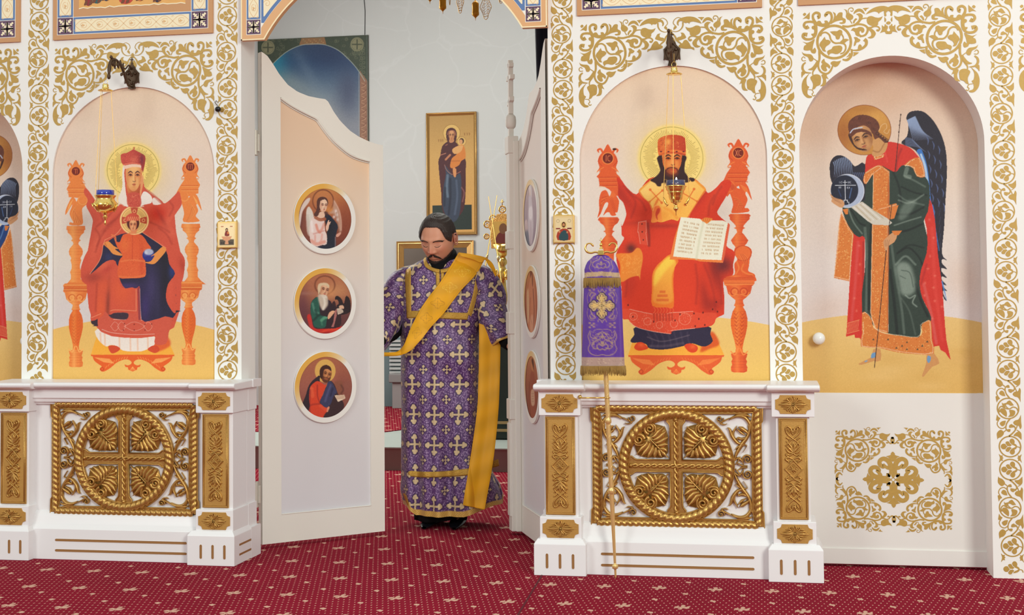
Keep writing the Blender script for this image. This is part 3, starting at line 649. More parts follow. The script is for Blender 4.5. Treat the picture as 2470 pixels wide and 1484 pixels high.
def middle(par,xa,xb,pcx,k):
 """recessed stretch between two pedestals"""
 MB().box(xa,xb,-.262,YW,0,.845).build('panel_back',WHITEG,par)
 m=MB()
 m.prof([(-.255,.235),(-.268,.232),(-.280,.22),(-.286,.2),(-.292,.176),(-.300,.166),(-.312,.15),(-.312,0),(-.255,0)],xa,xb)
 m.build('plinth',WHITEG,par,bevel=.002)
 m=MB()
 m.prof([(-.26,.842),(-.308,.842),(-.308,.795),(-.300,.79),(-.296,.775),(-.283,.772),(-.278,.762),(-.26,.76)],xa,xb)
 m.build('upper_rail',WHITEG,par,bevel=.0015)
 MB().prof([(YW,.842),(-.325,.842),(-.348,.848),(-.356,.856),(-.356,.868),(-.345,.875),(YW,.879)],xa,xb).build('coping',WHITEG,par,bevel=.004)
 L_=.69/2
 for z in(.091,.040):
  g=MB();groove(g,pcx-L_,pcx+L_,z,z+.010,-.312);g.build('plinth_groove',GROOVE,par)
 return lattice(par,pcx,.497,k,-.264)
KL=.785/1822
par_r=empty('parapet',(-.245,-.25,0),'white parapet with carved gold grille below the bearded saint in red','parapet','parapets')
pedestal(par_r,-.893,-.653,-.842,-.690,-.841,-.703,-.868,-.674,-.888,-.650,ye=YW)
pedestal(par_r,.163,.403,.205,.352,.216,.342,.186,.375,.166,.398,ye=YW)
middle(par_r,-.692,.207,-.2445,KL)
par_l=empty('parapet',(-2.95,-.25,0),'white parapet with carved gold grille below the crowned woman with child','parapet','parapets')
pl2=pedestal(par_l,-2.583,-2.343,-2.530,-2.366,-2.519,-2.386,-2.549,-2.358,-2.570,-2.335,ye=YW)
pedestal(par_l,-3.655,-3.412,-3.600,-3.436,-3.584,-3.447,-3.62,-3.426,-3.64,-3.395,ye=YW)
middle(par_l,-3.44,-2.528,-2.953,KL)
for par,xs,sg in((pl2,-2.397,1),(par_r,-.842,-1)):
 for z0,z1,e in((0,.150,.054),(.15,.265,.04),(.265,.728,.031),(.728,.842,.04),(.842,.88,.066)):
  MB().box(min(xs,xs+sg*(e+.0006)),max(xs,xs+sg*(e+.0006)),YW-.012,-.03 if z1>.2 else-.01,z0,z1).build('return',WHITEG,par)
for z in(.045,.092):
 g=MB()
 P=[(a,b)for a,b in[(-.30,z-.005),(-.10,z-.005),(-.10,z+.005),(-.30,z+.005)]]
 v=[(-2.3425,a,b)for a,b in P]+[(-2.350,a,b)for a,b in P]
 g.add(v,[(0,1,2,3),(4,7,6,5),(0,4,5,1),(1,5,6,2),(2,6,7,3),(3,7,4,0)])
 g.build('side_groove',GROOVE,pl2)
# ------------------------------------------------------------------ painter: colours worked out per point of a fine mesh
class Cv:
 """a painted surface; every coordinate is in the drawing frame of the piece, colours 0-255"""
 def __init__(s,x0,y0,x1,y1,bg,S=2):
  s.x0,s.y0,s.S=x0,y0,S
  s.w,s.h=int((x1-x0)*S)+2,int((y1-y0)*S)+2
  s.a=np.empty((s.h,s.w,3),np.float32);s.a[:]=bg
  s.X=x0+(np.arange(s.w)+.5)/S;s.Y=y0+(np.arange(s.h)+.5)/S
 def _bb(s,x0,y0,x1,y1):
  i0=max(int((x0-s.x0)*s.S)-1,0);i1=min(int((x1-s.x0)*s.S)+3,s.w)
  j0=max(int((y0-s.y0)*s.S)-1,0);j1=min(int((y1-s.y0)*s.S)+3,s.h)
  return(slice(j0,max(j1,j0)),slice(i0,max(i1,i0)))
 def _put(s,bb,m,col,a,clip):
  if m.size==0:return
  m=m*a
  if clip is not None:m=m*clip[bb]
  c=col if isinstance(col,np.ndarray)and col.ndim==3 else np.asarray(col,np.float32)
  s.a[bb]+=(c-s.a[bb])*m[...,None].astype(np.float32)
 def poly(s,pts,col,a=1.,smooth=4,soft=0.,clip=None,grad=None):
  P=cr(pts,smooth,True)if smooth else np.array(pts,float)
  pad=soft*2+1
  bb=s._bb(P[:,0].min()-pad,P[:,1].min()-pad,P[:,0].max()+pad,P[:,1].max()+pad)
  X,Y=s.X[bb[1]][None,:],s.Y[bb[0]][:,None]
  ins=np.zeros((Y.shape[0],X.shape[1]),bool)
  Q=np.roll(P,-1,0)
  for(xa,ya),(xb,yb)in zip(P,Q):
   if ya==yb:continue
   r=((Y>ya)!=(Y>yb))[:,0]
   if r.any():
    yy=Y[r];ins[r]^=X<(xb-xa)*(yy-ya)/(yb-ya)+xa
  m=ins.astype(np.float32)
  if soft:m=s.blur(m,soft)
  if grad is not None:
   gx,gy=grad[2]-grad[0],grad[3]-grad[1]
   t=np.clip(((X-grad[0])*gx+(Y-grad[1])*gy)/(gx*gx+gy*gy),0,1)[...,None]
   col=(np.asarray(col,np.float32)*(1-t)+np.asarray(grad[4],np.float32)*t).astype(np.float32)
  s._put(bb,m,col,a,clip)
  full=np.zeros((s.h,s.w),np.float32);full[bb]=m
  return full
 def blur(s,m,r):
  n=max(int(r*s.S),1)
  for ax in(0,1):
   for _ in range(2):
    c=np.cumsum(np.pad(m,[(n+1,n)if k==ax else(0,0)for k in(0,1)],mode='edge'),axis=ax)
    m=(np.take(c,range(2*n+1,c.shape[ax]),ax)-np.take(c,range(0,c.shape[ax]-2*n-1),ax))/(2*n+1)
  return m
 def st(s,pts,w,col,a=1.,soft=.5,clip=None,smooth=5,dash=None):
  P=cr(pts,smooth)if smooth and len(pts)>2 else np.array(pts,float)
  W=np.interp(np.linspace(0,1,len(P)),np.linspace(0,1,len(w)),w)if hasattr(w,'__len__')else np.full(len(P),w)
  mw=W.max()/2+soft*2+1
  bb=s._bb(P[:,0].min()-mw,P[:,1].min()-mw,P[:,0].max()+mw,P[:,1].max()+mw)
  j0,i0=bb[0].start,bb[1].start
  m=np.zeros((bb[0].stop-j0,bb[1].stop-i0),np.float32)
  L=0
  for(p,q,wa,wb)in zip(P[:-1],P[1:],W[:-1],W[1:]):
   sb=s._bb(min(p[0],q[0])-mw,min(p[1],q[1])-mw,max(p[0],q[0])+mw,max(p[1],q[1])+mw)
   X,Y=s.X[sb[1]][None,:],s.Y[sb[0]][:,None]
   if X.size==0 or Y.size==0:continue
   d=q-p;l2=max(d@d,1e-9)
   t=np.clip(((X-p[0])*d[0]+(Y-p[1])*d[1])/l2,0,1)
   D=np.hypot(X-p[0]-t*d[0],Y-p[1]-t*d[1])
   v=np.clip(((wa+(wb-wa)*t)/2-D)/max(soft,.01)+.5,0,1)
   if dash:v=v*(((L+t*math.sqrt(l2))%dash)<dash*.55)
   L+=math.sqrt(l2)
   sub=(slice(sb[0].start-j0,sb[0].stop-j0),slice(sb[1].start-i0,sb[1].stop-i0))
   m[sub]=np.maximum(m[sub],v)
  s._put(bb,m,col,a,clip)
 def ell(s,cx,cy,rx,ry,col,a=1.,soft=.5,clip=None,ring=None,rot=0.):
  R=max(rx,ry)+soft*2+2+(ring or 0)
  bb=s._bb(cx-R,cy-R,cx+R,cy+R);X,Y=s.X[bb[1]][None,:]-cx,s.Y[bb[0]][:,None]-cy
  if rot:X,Y=X*math.cos(rot)+Y*math.sin(rot),-X*math.sin(rot)+Y*math.cos(rot)
  d=(1-np.sqrt((X/rx)**2+(Y/ry)**2))*min(rx,ry)
  m=np.clip(d/soft+.5,0,1)
  if ring:m=np.clip((ring/2-np.abs(d))/soft+.5,0,1)
  s._put(bb,m.astype(np.float32),col,a,clip)
  full=np.zeros((s.h,s.w),np.float32);full[bb]=m;return full
 def blob(s,cx,cy,rx,ry,col,a=.5,clip=None,rot=0.):
  R=max(rx,ry)*2.2
  bb=s._bb(cx-R,cy-R,cx+R,cy+R);X,Y=s.X[bb[1]][None,:]-cx,s.Y[bb[0]][:,None]-cy
  if rot:X,Y=X*math.cos(rot)+Y*math.sin(rot),-X*math.sin(rot)+Y*math.cos(rot)
  s._put(bb,np.exp(-((X/rx)**2+(Y/ry)**2)).astype(np.float32),col,a,clip)
 def vgrad(s,stops):
  ys=[p[0]for p in stops];c=np.array([p[1]for p in stops],float)
  for k in range(3):s.a[...,k]=np.interp(s.Y,ys,c[:,k])[:,None]
 def grain(s,amt=4,cell=3,seed=1,clip=None):
  r=np.random.default_rng(seed)
  g=r.normal(0,1,(s.h//cell+2,s.w//cell+2));g=np.kron(g,np.ones((cell,cell)))[:s.h,:s.w]
  g=s.blur(g.astype(np.float32),cell/s.S*.6)[...,None]*amt
  s.a+=g if clip is None else g*clip[...,None]
 def clouds(s,amt,col,seed=2,n=14,r=(20,70)):
  g=np.random.default_rng(seed)
  for _ in range(n):
   x=g.uniform(s.x0,s.x0+s.w/s.S);y=g.uniform(s.y0,s.y0+s.h/s.S)
   q=g.uniform(*r);s.blob(x,y,q,q*g.uniform(.4,.8),col,amt,rot=g.uniform(0,3))
 def dots(s,pts,r,col,step,a=1.,smooth=5):
  P=cr(pts,smooth)if len(pts)>2 else np.array(pts,float)
  d=np.concatenate([[0],np.cumsum(np.linalg.norm(np.diff(P,axis=0),axis=1))])
  for t in np.arange(0,d[-1],step):s.ell(np.interp(t,d,P[:,0]),np.interp(t,d,P[:,1]),r,r,col,a,.5)
 def at(s,u,v):
  i=np.clip((u-s.x0)*s.S-.5,0,s.w-1.001);j=np.clip((v-s.y0)*s.S-.5,0,s.h-1.001)
  i0,j0=i.astype(int),j.astype(int);fi,fj=(i-i0)[...,None],(j-j0)[...,None]
  A=s.a
  return A[j0,i0]*(1-fi)*(1-fj)+A[j0,i0+1]*fi*(1-fj)+A[j0+1,i0]*(1-fi)*fj+A[j0+1,i0+1]*fi*fj
def T(ox,oy,k):return lambda*p:[(ox+a/k,oy+b/k)for a,b in p]
PK=1.0
def projv(V):
 d=V-CPOS;z=d@_f
 return PPX+FPX*(d@_r)/z,PPY-FPX*(d@_u)/z
def painted(name,V,colf,m,parent=None,loc=None,smooth=False,flip=False):
 """grid of points V (a,b,3) coloured by colf(V) in 0-255"""
 a,b=V.shape[:2]
 C=np.clip(colf(V),0,255).reshape(-1,3)
 base=np.array(loc if loc is not None else(world_loc(parent)if parent else(0,0,0)),float)
 me=bpy.data.meshes.new(name);n=a*b
 idx=np.arange(n).reshape(a,b)
 q=np.stack([idx[:-1,:-1],idx[:-1,1:],idx[1:,1:],idx[1:,:-1]],-1).reshape(-1,4)
 if flip:q=q[:,::-1]
 me.vertices.add(n);me.vertices.foreach_set('co',(V.reshape(-1,3)-base).astype(np.float32).ravel())
 me.loops.add(q.size);me.loops.foreach_set('vertex_index',q.astype(np.int32).ravel())
 me.polygons.add(len(q));me.polygons.foreach_set('loop_start',np.arange(0,q.size,4,dtype=np.int32))
 me.polygons.foreach_set('loop_total',np.full(len(q),4,np.int32))
 if smooth:me.polygons.foreach_set('use_smooth',np.ones(len(q),bool))
 me.update();me.validate()
 ca=me.color_attributes.new('paint','FLOAT_COLOR','POINT')
 L=np.ones((n,4),np.float32);L[:,:3]=lin(C)*PK
 ca.data.foreach_set('color',L.ravel())
 o=bpy.data.objects.new(name,me);me.materials.append(m);COL.objects.link(o)
 if loc is not None:o.location=loc
 if parent is not None:o.parent=parent
 return o
def flat_painting(name,x0,x1,z0,z1,y,cv,step=.0021,**kw):
 nx,nz=int((x1-x0)/step)+2,int((z1-z0)/step)+2
 X,Z=np.meshgrid(np.linspace(x0,x1,nx),np.linspace(z0,z1,nz))
 V=np.stack([X,np.full_like(X,y),Z],-1)
 return painted(name,V,lambda V:cv.at(*projv(V)),PAINT,**kw)
# ---- shared pieces of the two throne pictures
def niche_ground(cv,cx,yt,yb,halfw,peak,drop,warm=(238,209,178),cool=(230,219,208),yel=(238,198,120),yel2=(230,184,96)):
 cv.vgrad([(yt,warm),(yt+(peak-yt)*.35,(232,211,196)),(peak-150,cool),(peak,(220,209,208))])
 cv.clouds(.16,(222,186,160),3,12,(30,80));cv.clouds(.12,(240,226,214),5,12,(30,80))
 xs=np.linspace(-halfw,halfw,13)
 top=[(cx+x,peak+drop*(x/halfw)**2)for x in xs]
 cv.poly(top+[(cx+halfw,yb),(cx-halfw,yb)],yel,smooth=0,grad=(cx,peak,cx,yb,yel2))
 cv.clouds(.0,yel)
OR1,OR2,OR3=(226,92,40),(243,140,66),(186,56,26)
def nimbus(cv,cx,cy,r,seed=1,rr=.44):
 cv.blob(cx,cy,r*1.02,r*1.02,(250,214,110),.95);cv.ell(cx,cy,r*1.08,r*1.08,(250,220,120),.75,soft=9)
 cv.ell(cx,cy,r,r,(150,130,60),1,.6,ring=1.0)
 g=np.random.default_rng(seed)
 for k in range(104):
  a=2*PI*k/104;r0=r*g.uniform(.5,.62);r1=r*g.uniform(.8,.95)
  cv.st([(cx+r0*math.cos(a),cy+r0*math.sin(a)),(cx+r1*math.cos(a),cy+r1*math.sin(a))],.9,(150,118,56),.85,.5,smooth=0)
def turned(cv,outline,c1=OR1,c2=OR2,c3=OR3,axis=None):
 """symmetrical turned member: outline = [(halfwidth, y)...], axis x(y)"""
 L=[(axis(y)-w,y)for w,y in outline];R=[(axis(y)+w,y)for w,y in outline][::-1]
 m=cv.poly(L+R,c1,smooth=0)
 ax=axis(outline[0][1])
 for w,y in outline[1:-1]:cv.st([(axis(y)-w,y),(axis(y)+w,y)],1.0,c3,.55,.8,m,0)
 ys=[y for _,y in outline];hw=max(w for w,_ in outline)
 cv.st([(axis(ys[0])-hw*.25,ys[0]),(axis(ys[-1])-hw*.25,ys[-1])],hw*.5,c2,.55,hw*.4,m,0)
 cv.st([(axis(ys[0])+hw*.75,ys[0]),(axis(ys[-1])+hw*.75,ys[-1])],hw*.4,c3,.4,hw*.4,m,0)
 return m
def post_top(cv,cx,y,k,c,txt):
 """crowned medallion with a two-letter monogram"""
 P=lambda*p:[(cx+a*k,y+b*k)for a,b in p]
 cv.poly(P((-26,32),(-18,30),(-14,42),(14,42),(18,30),(26,32),(20,22),(24,8),(20,-6),(10,-18),(0,-34),(-10,-18),(-20,-6),(-24,8),(-20,22)),c,smooth=3)
 for s_ in(1,-1):
  cv.st(P((s_*12,-14),(s_*17,-22),(s_*24,-20),(s_*22,-15)),[5*k,5*k,3*k],c,1,.6)
  cv.st(P((s_*14,18),(s_*22,8),(s_*18,-4)),2*k,OR3,.6,.8)
  cv.st(P((s_*10,22),(s_*19,27),(s_*26,33)),2*k,OR2,.8,.8)
 cv.ell(cx,y,14.5*k,14.5*k,OR2,1,.8);cv.ell(cx,y,12.5*k,12.5*k,(120,32,18),1,.8)
 if txt=='IC':
  cv.st(P((-4,-7),(-4,7)),1.4,(230,130,80),1,.5,smooth=0);cv.st(P((6,-6),(1,-5),(0,0),(1,5),(6,7)),1.3,(230,130,80),1,.5)
 elif txt=='XC':
  cv.st(P((-7,-7),(-1,7)),1.3,(230,130,80),1,.5,smooth=0);cv.st(P((-1,-7),(-7,7)),1.3,(230,130,80),1,.5,smooth=0)
  cv.st(P((7,-6),(2,-5),(1,0),(2,5),(7,7)),1.3,(230,130,80),1,.5)
 elif txt=='TI':
  cv.st(P((-6,-6),(4,-6)),1.3,(220,110,60),1,.5,smooth=0);cv.st(P((-1,-6),(-1,7)),1.3,(220,110,60),1,.5,smooth=0);cv.st(P((4,-6),(4,7)),1.3,(220,110,60),1,.5,smooth=0)
 else:
  cv.st(P((-6,-6),(-6,7)),1.3,(220,110,60),1,.5,smooth=0);cv.st(P((-7,-6),(7,-6)),1.2,(220,110,60),1,.5,smooth=0);cv.st(P((0,-3),(0,7)),1.2,(220,110,60),1,.5,smooth=0);cv.st(P((6,-6),(6,7)),1.3,(220,110,60),1,.5,smooth=0)
def lowerleg(cv,cx,k,y0,c1=OR1,c2=OR2,c3=OR3,lean=0.):
 """seat end, capital, baluster and foot of one throne side; y0 = top of the arm slab"""
 ax=lambda y:cx+lean*(y-y0)
 turned(cv,[(31*k,y0),(36*k,y0+6*k),(33*k,y0+14*k),(36*k,y0+22*k),(30*k,y0+28*k)],c1,c2,c3,ax)
 m=turned(cv,[(31*k,y0+28*k),(27*k,y0+44*k),(18*k,y0+53*k),(9*k,y0+60*k),(10*k,y0+68*k),(13*k,y0+73*k)],c1,c2,c3,ax)
 for s_ in(1,-1):
  for r in(9,5):cv.ell(ax(y0)+s_*11*k,y0+40*k,r*k,r*k,c3 if r==9 else c2,.7,1.,ring=2.2)
  cv.st([(ax(y0)+s_*4*k,y0+46*k),(ax(y0)+s_*18*k,y0+50*k),(ax(y0)+s_*24*k,y0+42*k)],3*k,c2,.8,1.)
 out=[(13,73),(9,76),(16,88),(20,104),(20,122),(16,142),(11,160),(8,176),(9,186)]
 m=turned(cv,[(w*k,y0+y*k)for w,y in out],(232,104,36),(246,150,70),c3,ax)
 for s_ in(1,-1):
  for t in range(9):
   yy=y0+(92+t*9)*k;xx=ax(yy)+s_*7*k*(1-t*.07)
   cv.st([(xx,yy+5*k),(xx+s_*5*k,yy)],2.2*k,c3,.6,1.,m,0);cv.st([(xx,yy+3*k),(xx-s_*4*k,yy-2*k)],2*k,c3,.4,1.,m,0)
 foot=[(9,186),(20,190),(18,198),(16,202),(19,208),(17,216),(20,222),(19,232),(12,235)]
 turned(cv,[(w*k,y0+y*k)for w,y in foot],c1,c2,c3,ax)
 for s_ in(1,-1):cv.st([(ax(y0)+s_*2*k,y0+176*k),(ax(y0)+s_*10*k,y0+192*k),(ax(y0)+s_*20*k,y0+184*k)],3*k,c2,.9,1.)
def footstool(cv,cx,y,hw,top,k,c1=OR1,c2=OR2,c3=OR3,topc=(243,160,52)):
 """y = front edge of the top, top = back edge y"""
 cv.poly([(cx-hw*.86,top),(cx+hw*.80,top),(cx+hw,y),(cx-hw,y)],topc,smooth=0,grad=(cx,top,cx,y,(246,172,60)))
 cv.poly([(cx-hw,y),(cx+hw,y),(cx+hw*.99,y+4*k),(cx-hw*.99,y+4*k)],c1,smooth=0)
 L=[(-.96,3),(-.96,3),(-.92,16),(-.82,26),(-.74,33),(-.79,40),(-.74,47),(-.66,46),(-.52,36),(-.38,22),(-.22,14),(-.10,14),(-.03,20),(-.04,26),(-.12,30),(-.19,27),(-.17,34),(-.11,36),(-.10,42),(0,47)]
 pts=[(cx+a*hw,y+b*k)for a,b in L]+[(cx-a*hw,y+b*k)for a,b in L[::-1]]
 m=cv.poly(pts,c1,smooth=3)
 for s_ in(1,-1):
  for t in np.linspace(0,1,9):
   cv.st([(cx+s_*hw*(.9-.2*t),y+(8+12*t)*k),(cx+s_*hw*(.55-.1*t),y+(12+12*t)*k)],1.4,c2,.7,1.,m,0)
   cv.st([(cx+s_*hw*(.15+.5*t),y+(12+26*t*t)*k),(cx+s_*hw*(.12+.5*t),y+(6+26*t*t)*k)],1.5,c2,.6,1.,m,0)
  cv.ell(cx+s_*hw*.73,y+40*k,4.5*k,4.5*k,c3,.8,1.,ring=2)
 for t in(-8,-4,0,4,8):cv.st([(cx,y+34*k),(cx+t*k,y+44*k)],1.2,c2,.8,.8,smooth=0)
def face(cv,cx,cy,w,h,skin,shade,dark,tilt=0.,lips=(176,66,48),turn=0.,beard=None,clip=None,bold=1.):
 """frontal painted face; cx,cy centre, w,h half sizes"""
 def P(*p):
  c_,s_=math.cos(tilt),math.sin(tilt)
  return[(cx+(a*c_-b*s_)*w,cy+(a*s_*w/h+b*c_)*h)for a,b in p]
 m=cv.poly(P((-.92,-.5),(-.55,-.95),(0,-1.05),(.55,-.95),(.92,-.5),(.93,0),(.8,.45),(.45,.88),(0,1.04),(-.45,.88),(-.8,.45),(-.93,0)),skin,smooth=5)
 def B(a,b,rx,ry,c,al):(x,y),=P((a,b));cv.blob(x,y,rx*w,ry*h,c,al,m,tilt)
 B(-.8+turn,.1,.3,.9,shade,.55);B(.85+turn,.1,.35,.9,shade,.75);B(0,1.0,.8,.25,shade,.5)
 B(-.42+turn,-.12,.3,.16,shade,.8);B(.42+turn,-.12,.3,.16,shade,.8)
 B(.16+turn,.2,.12,.35,shade,.55);B(-.05+turn,.1,.1,.35,tuple(min(255,c+22)for c in skin),.6);B(0,-.6,.5,.25,tuple(min(255,c+14)for c in skin),.6)
 for s_ in(-1,1):
  e=.43*s_+turn
  cv.st(P((e-.26,-.25),(e,-.36),(e+.26,-.26)),[.1*w*bold,.16*w*bold,.08*w*bold],dark,.85,.6,m)
  cv.st(P((e-.2,-.1),(e,-.17),(e+.2,-.09)),.1*w*bold,dark,.85,.5,m)
  (x,y),=P((e,-.1));cv.ell(x,y,.09*w,.06*h*bold,dark,.95,.5,m)
  cv.st(P((e-.17,-.02),(e,.01),(e+.17,-.02)),.05*w,shade,.8,.5,m)
 cv.st(P((.13+turn,-.2),(.13+turn,.18),(.17+turn,.3)),.06*w,shade,.8,.6,m)
 cv.st(P((-.13+turn,.33),(.03+turn,.38),(.17+turn,.32)),.09*w,dark,.55,.6,m)
 if not beard:
  cv.st(P((-.22+turn,.56),(0+turn,.54),(.24+turn,.56)),[.06*w,.16*w,.05*w],lips,.95,.5,m);cv.st(P((-.12+turn,.63),(.13+turn,.63)),.1*w,lips,.6,.6,m,0)
  B(0+turn,.74,.2,.06,shade,.5)
 else:
  cv.poly(P((-.9,.1),(-.7,.3),(-.35,.4),(0,.38),(.35,.4),(.7,.3),(.9,.1),(.85,.6),(.5,1.05),(0,1.2),(-.5,1.05),(-.85,.6)),beard,.9,soft=.8)
  cv.poly(P((-.42,.62),(-.3,.5),(.3,.5),(.42,.62),(.25,.74),(-.25,.74)),skin,.55,soft=1.0)
  cv.st(P((-.22+turn,.58),(.22+turn,.58)),.1*w,lips,.85,.5,smooth=0)
 return m
# ------------------------------------------------------------------ picture: bearded saint enthroned
def art_saint():
 cv=Cv(1392,148,1864,934,(230,205,185))
 A1,A2,A3,A4,A5=(T(1400,300,5.7077),T(1600,300,5.7077),T(1400,540,5.7077),T(1600,540,5.7077),T(1480,720,6.861))
 niche_ground(cv,1628,158,934,232,761,24)
 RED,REDL,REDD=(216,54,28),(234,74,40),(150,34,26)
 nimbus(cv,1620,382,75.5,4)
 turned(cv,[(15,402),(20,409),(17,412),(17,415),(27,426),(22,431),(21,439),(20,446),(20,449)],axis=lambda y:1466)
 cv.poly(A1((235,725),(270,655),(300,590),(470,590),(500,680),(540,720),(575,800),(640,880),(560,1010),(450,960),(400,900),(330,860),(265,845),(275,790)),OR1,smooth=0)
 for y in(650,730,790,845):cv.st(A1((262,y),(500,y-4)),2.0,OR3,.6,1.,smooth=0);cv.st(A1((262,y+14),(500,y+10)),1.6,OR2,.5,1.,smooth=0)
 post_top(cv,1466,382,1.0,OR1,'IC')
 cv.ell(1482,360,4.6,2.6,(60,26,16),1,.8)
 cv.poly(A2((1195,663),(1160,610),(1110,530),(960,530),(930,590),(870,680),(830,770),(780,860),(880,1000),(940,920),(1010,860),(1130,800),(1155,770),(1160,720)),OR1,smooth=0)
 for y in(590,672,735,790):cv.st(A2((890,y),(1160,y)),2.0,OR3,.6,1.,smooth=0);cv.st(A2((890,y+14),(1160,y+14)),1.6,OR2,.5,1.,smooth=0)
 post_top(cv,1781,369,1.0,OR1,'XC')
 m=cv.poly(A1((440,880),(500,870),(550,900),(540,925),(500,920),(490,970),(530,1050),(525,1130),(510,1210),(480,1215),(490,1250),(440,1262),(410,1240),(400,1215),(360,1215),(315,1255),(340,1190),(375,1130),(380,1080),(345,1080),(310,1150),(280,1230),(235,1285),(260,1180),(255,1090),(262,1010),(290,930),(345,905),(375,935),(400,990),(420,950)),OR1,smooth=3)
 for t in range(9):
  (a,b),(c,d)=A1((385-t*12,990+t*14),(300-t*5,1010+t*28));cv.st([(a,b),(c,d)],1.6,OR2 if t%2 else OR3,.6,1.,m,0)
  (a,b),(c,d)=A1((440+t*6,1000+t*22),(400+t*8,1040+t*22));cv.st([(a,b),(c,d)],1.5,OR3,.45,1.,m,0)
 cv.blob(1476,470,10,9,OR2,.45,m)
 m=cv.poly(A2((845,830),(900,775),(960,770),(1000,830),(1020,880),(1060,820),(1110,790),(1150,830),(1180,890),(1220,1045),(1150,930),(1130,960),(1160,1030),(1140,1100),(1120,1150),(1165,1155),(1172,1205),(960,1225),(940,1190),(960,1100),(920,960),(880,940),(840,900)),OR1,smooth=3)
 cv.ell(1759,450,13,13,OR2,.6,1,m,ring=2);cv.ell(1768,452,6,7,OR3,.4,1,m)
 cv.poly(A2((1015,880),(1045,850),(1050,885)),(224,213,208),smooth=0)
 for t in range(8):cv.st(A2((1060+t*12,830+t*6),(1100+t*14,900+t*16)),1.4,OR2,.6,1.,m,0);cv.st(A2((960+12*t,1000+t*16),(1050+8*t,1050+10*t),(1010+10*t,1180)),1.6,OR3 if t%2 else OR2,.45,1.2,m)
 turned(cv,[(22,524),(26,530),(24,533)],axis=lambda y:1468)
 turned(cv,[(24,532),(21,538),(13,544),(9,552),(9,556),(14,558),(9,561),(7,567),(10,571),(20,583),(20,590),(14,600),(12,616),(12,660)],axis=lambda y:1469)
 turned(cv,[(22,516),(27,520),(24,524),(24,529),(17,536),(10,544),(9,548),(14,550),(8,553),(6,561),(10,565),(21,580),(17,588),(12,593),(10,598)],axis=lambda y:1784)
 m=cv.poly(A4((990,330),(1060,300),(1140,305),(1210,350),(1215,430),(1190,490),(1180,580),(1170,650),(1250,690),(1265,730),(1250,800),(840,800),(835,740),(980,700),(975,560),(1020,490),(985,430),(975,380)),OR1,smooth=3)
 cv.ell(1792,611,20,19,OR2,.35,2,m);cv.ell(1792,611,20,18,OR3,.6,1,m,ring=2)
 for t in range(7):cv.st(A4((1050+t*10,420),(1080+14*t,480),(1120+8*t,560)),1.6,OR3 if t%2 else OR2,.5,1.2,m)
 cv.st(A4((1010,520),(1040,610),(1000,690)),4,OR2,.6,1.5,m);cv.st(A4((1100,560),(1080,640),(1160,690),(1230,700)),4,OR2,.6,1.5,m)
 lowerleg(cv,1783,1.0,664)
 cv.poly(A4((830,740),(1265,730),(1250,800),(1262,812),(1240,840),(870,848),(838,845),(832,790)),OR1,smooth=0,grad=(1750,670,1750,690,OR2))
 for y in(745,765,818):cv.st(A4((836,y),(1250,y)),1.6,OR3,.6,1.,smooth=0)
 footstool(cv,1631,857,116,806,1.0)
 cv.poly(A5((1590,570),(1680,590),(1750,760),(1600,830),(1430,880)),(214,70,24),.8,soft=2)
 DK=(44,36,62)
 m=cv.poly(A5((370,470),(345,600),(282,690),(310,735),(420,730),(540,760),(600,830),(860,845),(1150,790),(1300,745),(1440,790),(1540,790),(1640,710),(1600,590),(1560,460),(900,500)),DK,smooth=3)
 for t in range(7):cv.st(A5((560+t*110,560),(640+t*100,700),(620+t*110,800)),4,(92,78,96),.3,3.,m)
 cv.st(A5((560,640),(760,710),(950,690),(1250,610)),3,(150,130,130),.35,2,m);cv.st(A5((600,790),(850,790),(1150,740)),6,(120,100,110),.35,3,m)
 for pts,c0 in((((340,800),(400,730),(480,730),(540,780),(570,830),(450,865),(370,850)),0),(((1170,780),(1250,745),(1330,760),(1390,800),(1380,870),(1310,900),(1230,870)),1)):
  m=cv.poly(A5(*pts),(222,66,26),smooth=3);x,y=A5(pts[2])[0];cv.blob(x-3,y+6,7,5,(246,108,50),.7,m)
 m=cv.poly(A1((500,730),(560,760),(640,870),(770,965),(870,830),(990,730),(1280,760),(1484,760))+A2((430,750),(560,860),(615,945),(720,880),(830,770),(940,800),(860,1000),(770,1150),(750,1240),(900,1400))+A4((860,290),(985,390),(960,560),(960,700),(830,760),(840,1000),(838,1220),(830,1250),(730,1300),(700,1370),(600,1420))+A5((1000,535),(940,590),(640,545),(380,475),(280,400),(240,345),(140,320),(135,0))+A3((565,900),(540,700),(490,420),(600,210),(570,160),(565,60),(560,0))+A1((575,1400),(620,1290),(630,1220),(590,1080),(520,1000),(520,850)),RED,smooth=3,grad=(1560,480,1690,800,(224,60,30)))
 for x,y,rx,ry,c,a,r_ in((1530,560,20,40,REDL,.5,.2),(1620,600,60,40,REDL,.3,0),(1725,650,16,60,REDD,.8,-.2),(1745,640,22,20,(90,30,40),.8,0),(1700,715,12,40,REDD,.6,-.2),(1718,735,24,16,REDD,.6,0),(1655,500,9,30,(235,84,56),.5,.3),(1690,470,10,36,REDD,.45,.5),(1720,480,10,40,(236,80,44),.5,.5),(1500,470,12,40,REDD,.5,-.6),(1540,470,10,36,REDL,.5,-.4),(1515,560,12,12,REDL,.4,0),(1522,600,12,12,(92,34,32),.9,0),(1519,690,16,40,REDD,.3,.2),(1640,700,40,60,(232,66,30),.5,0),(1500,745,12,24,(236,66,34),.5,0),(1600,545,44,6,REDD,.5,0),(1560,535,50,5,REDD,.35,-.1)):
  cv.blob(x,y,rx,ry,c,a,m,r_)
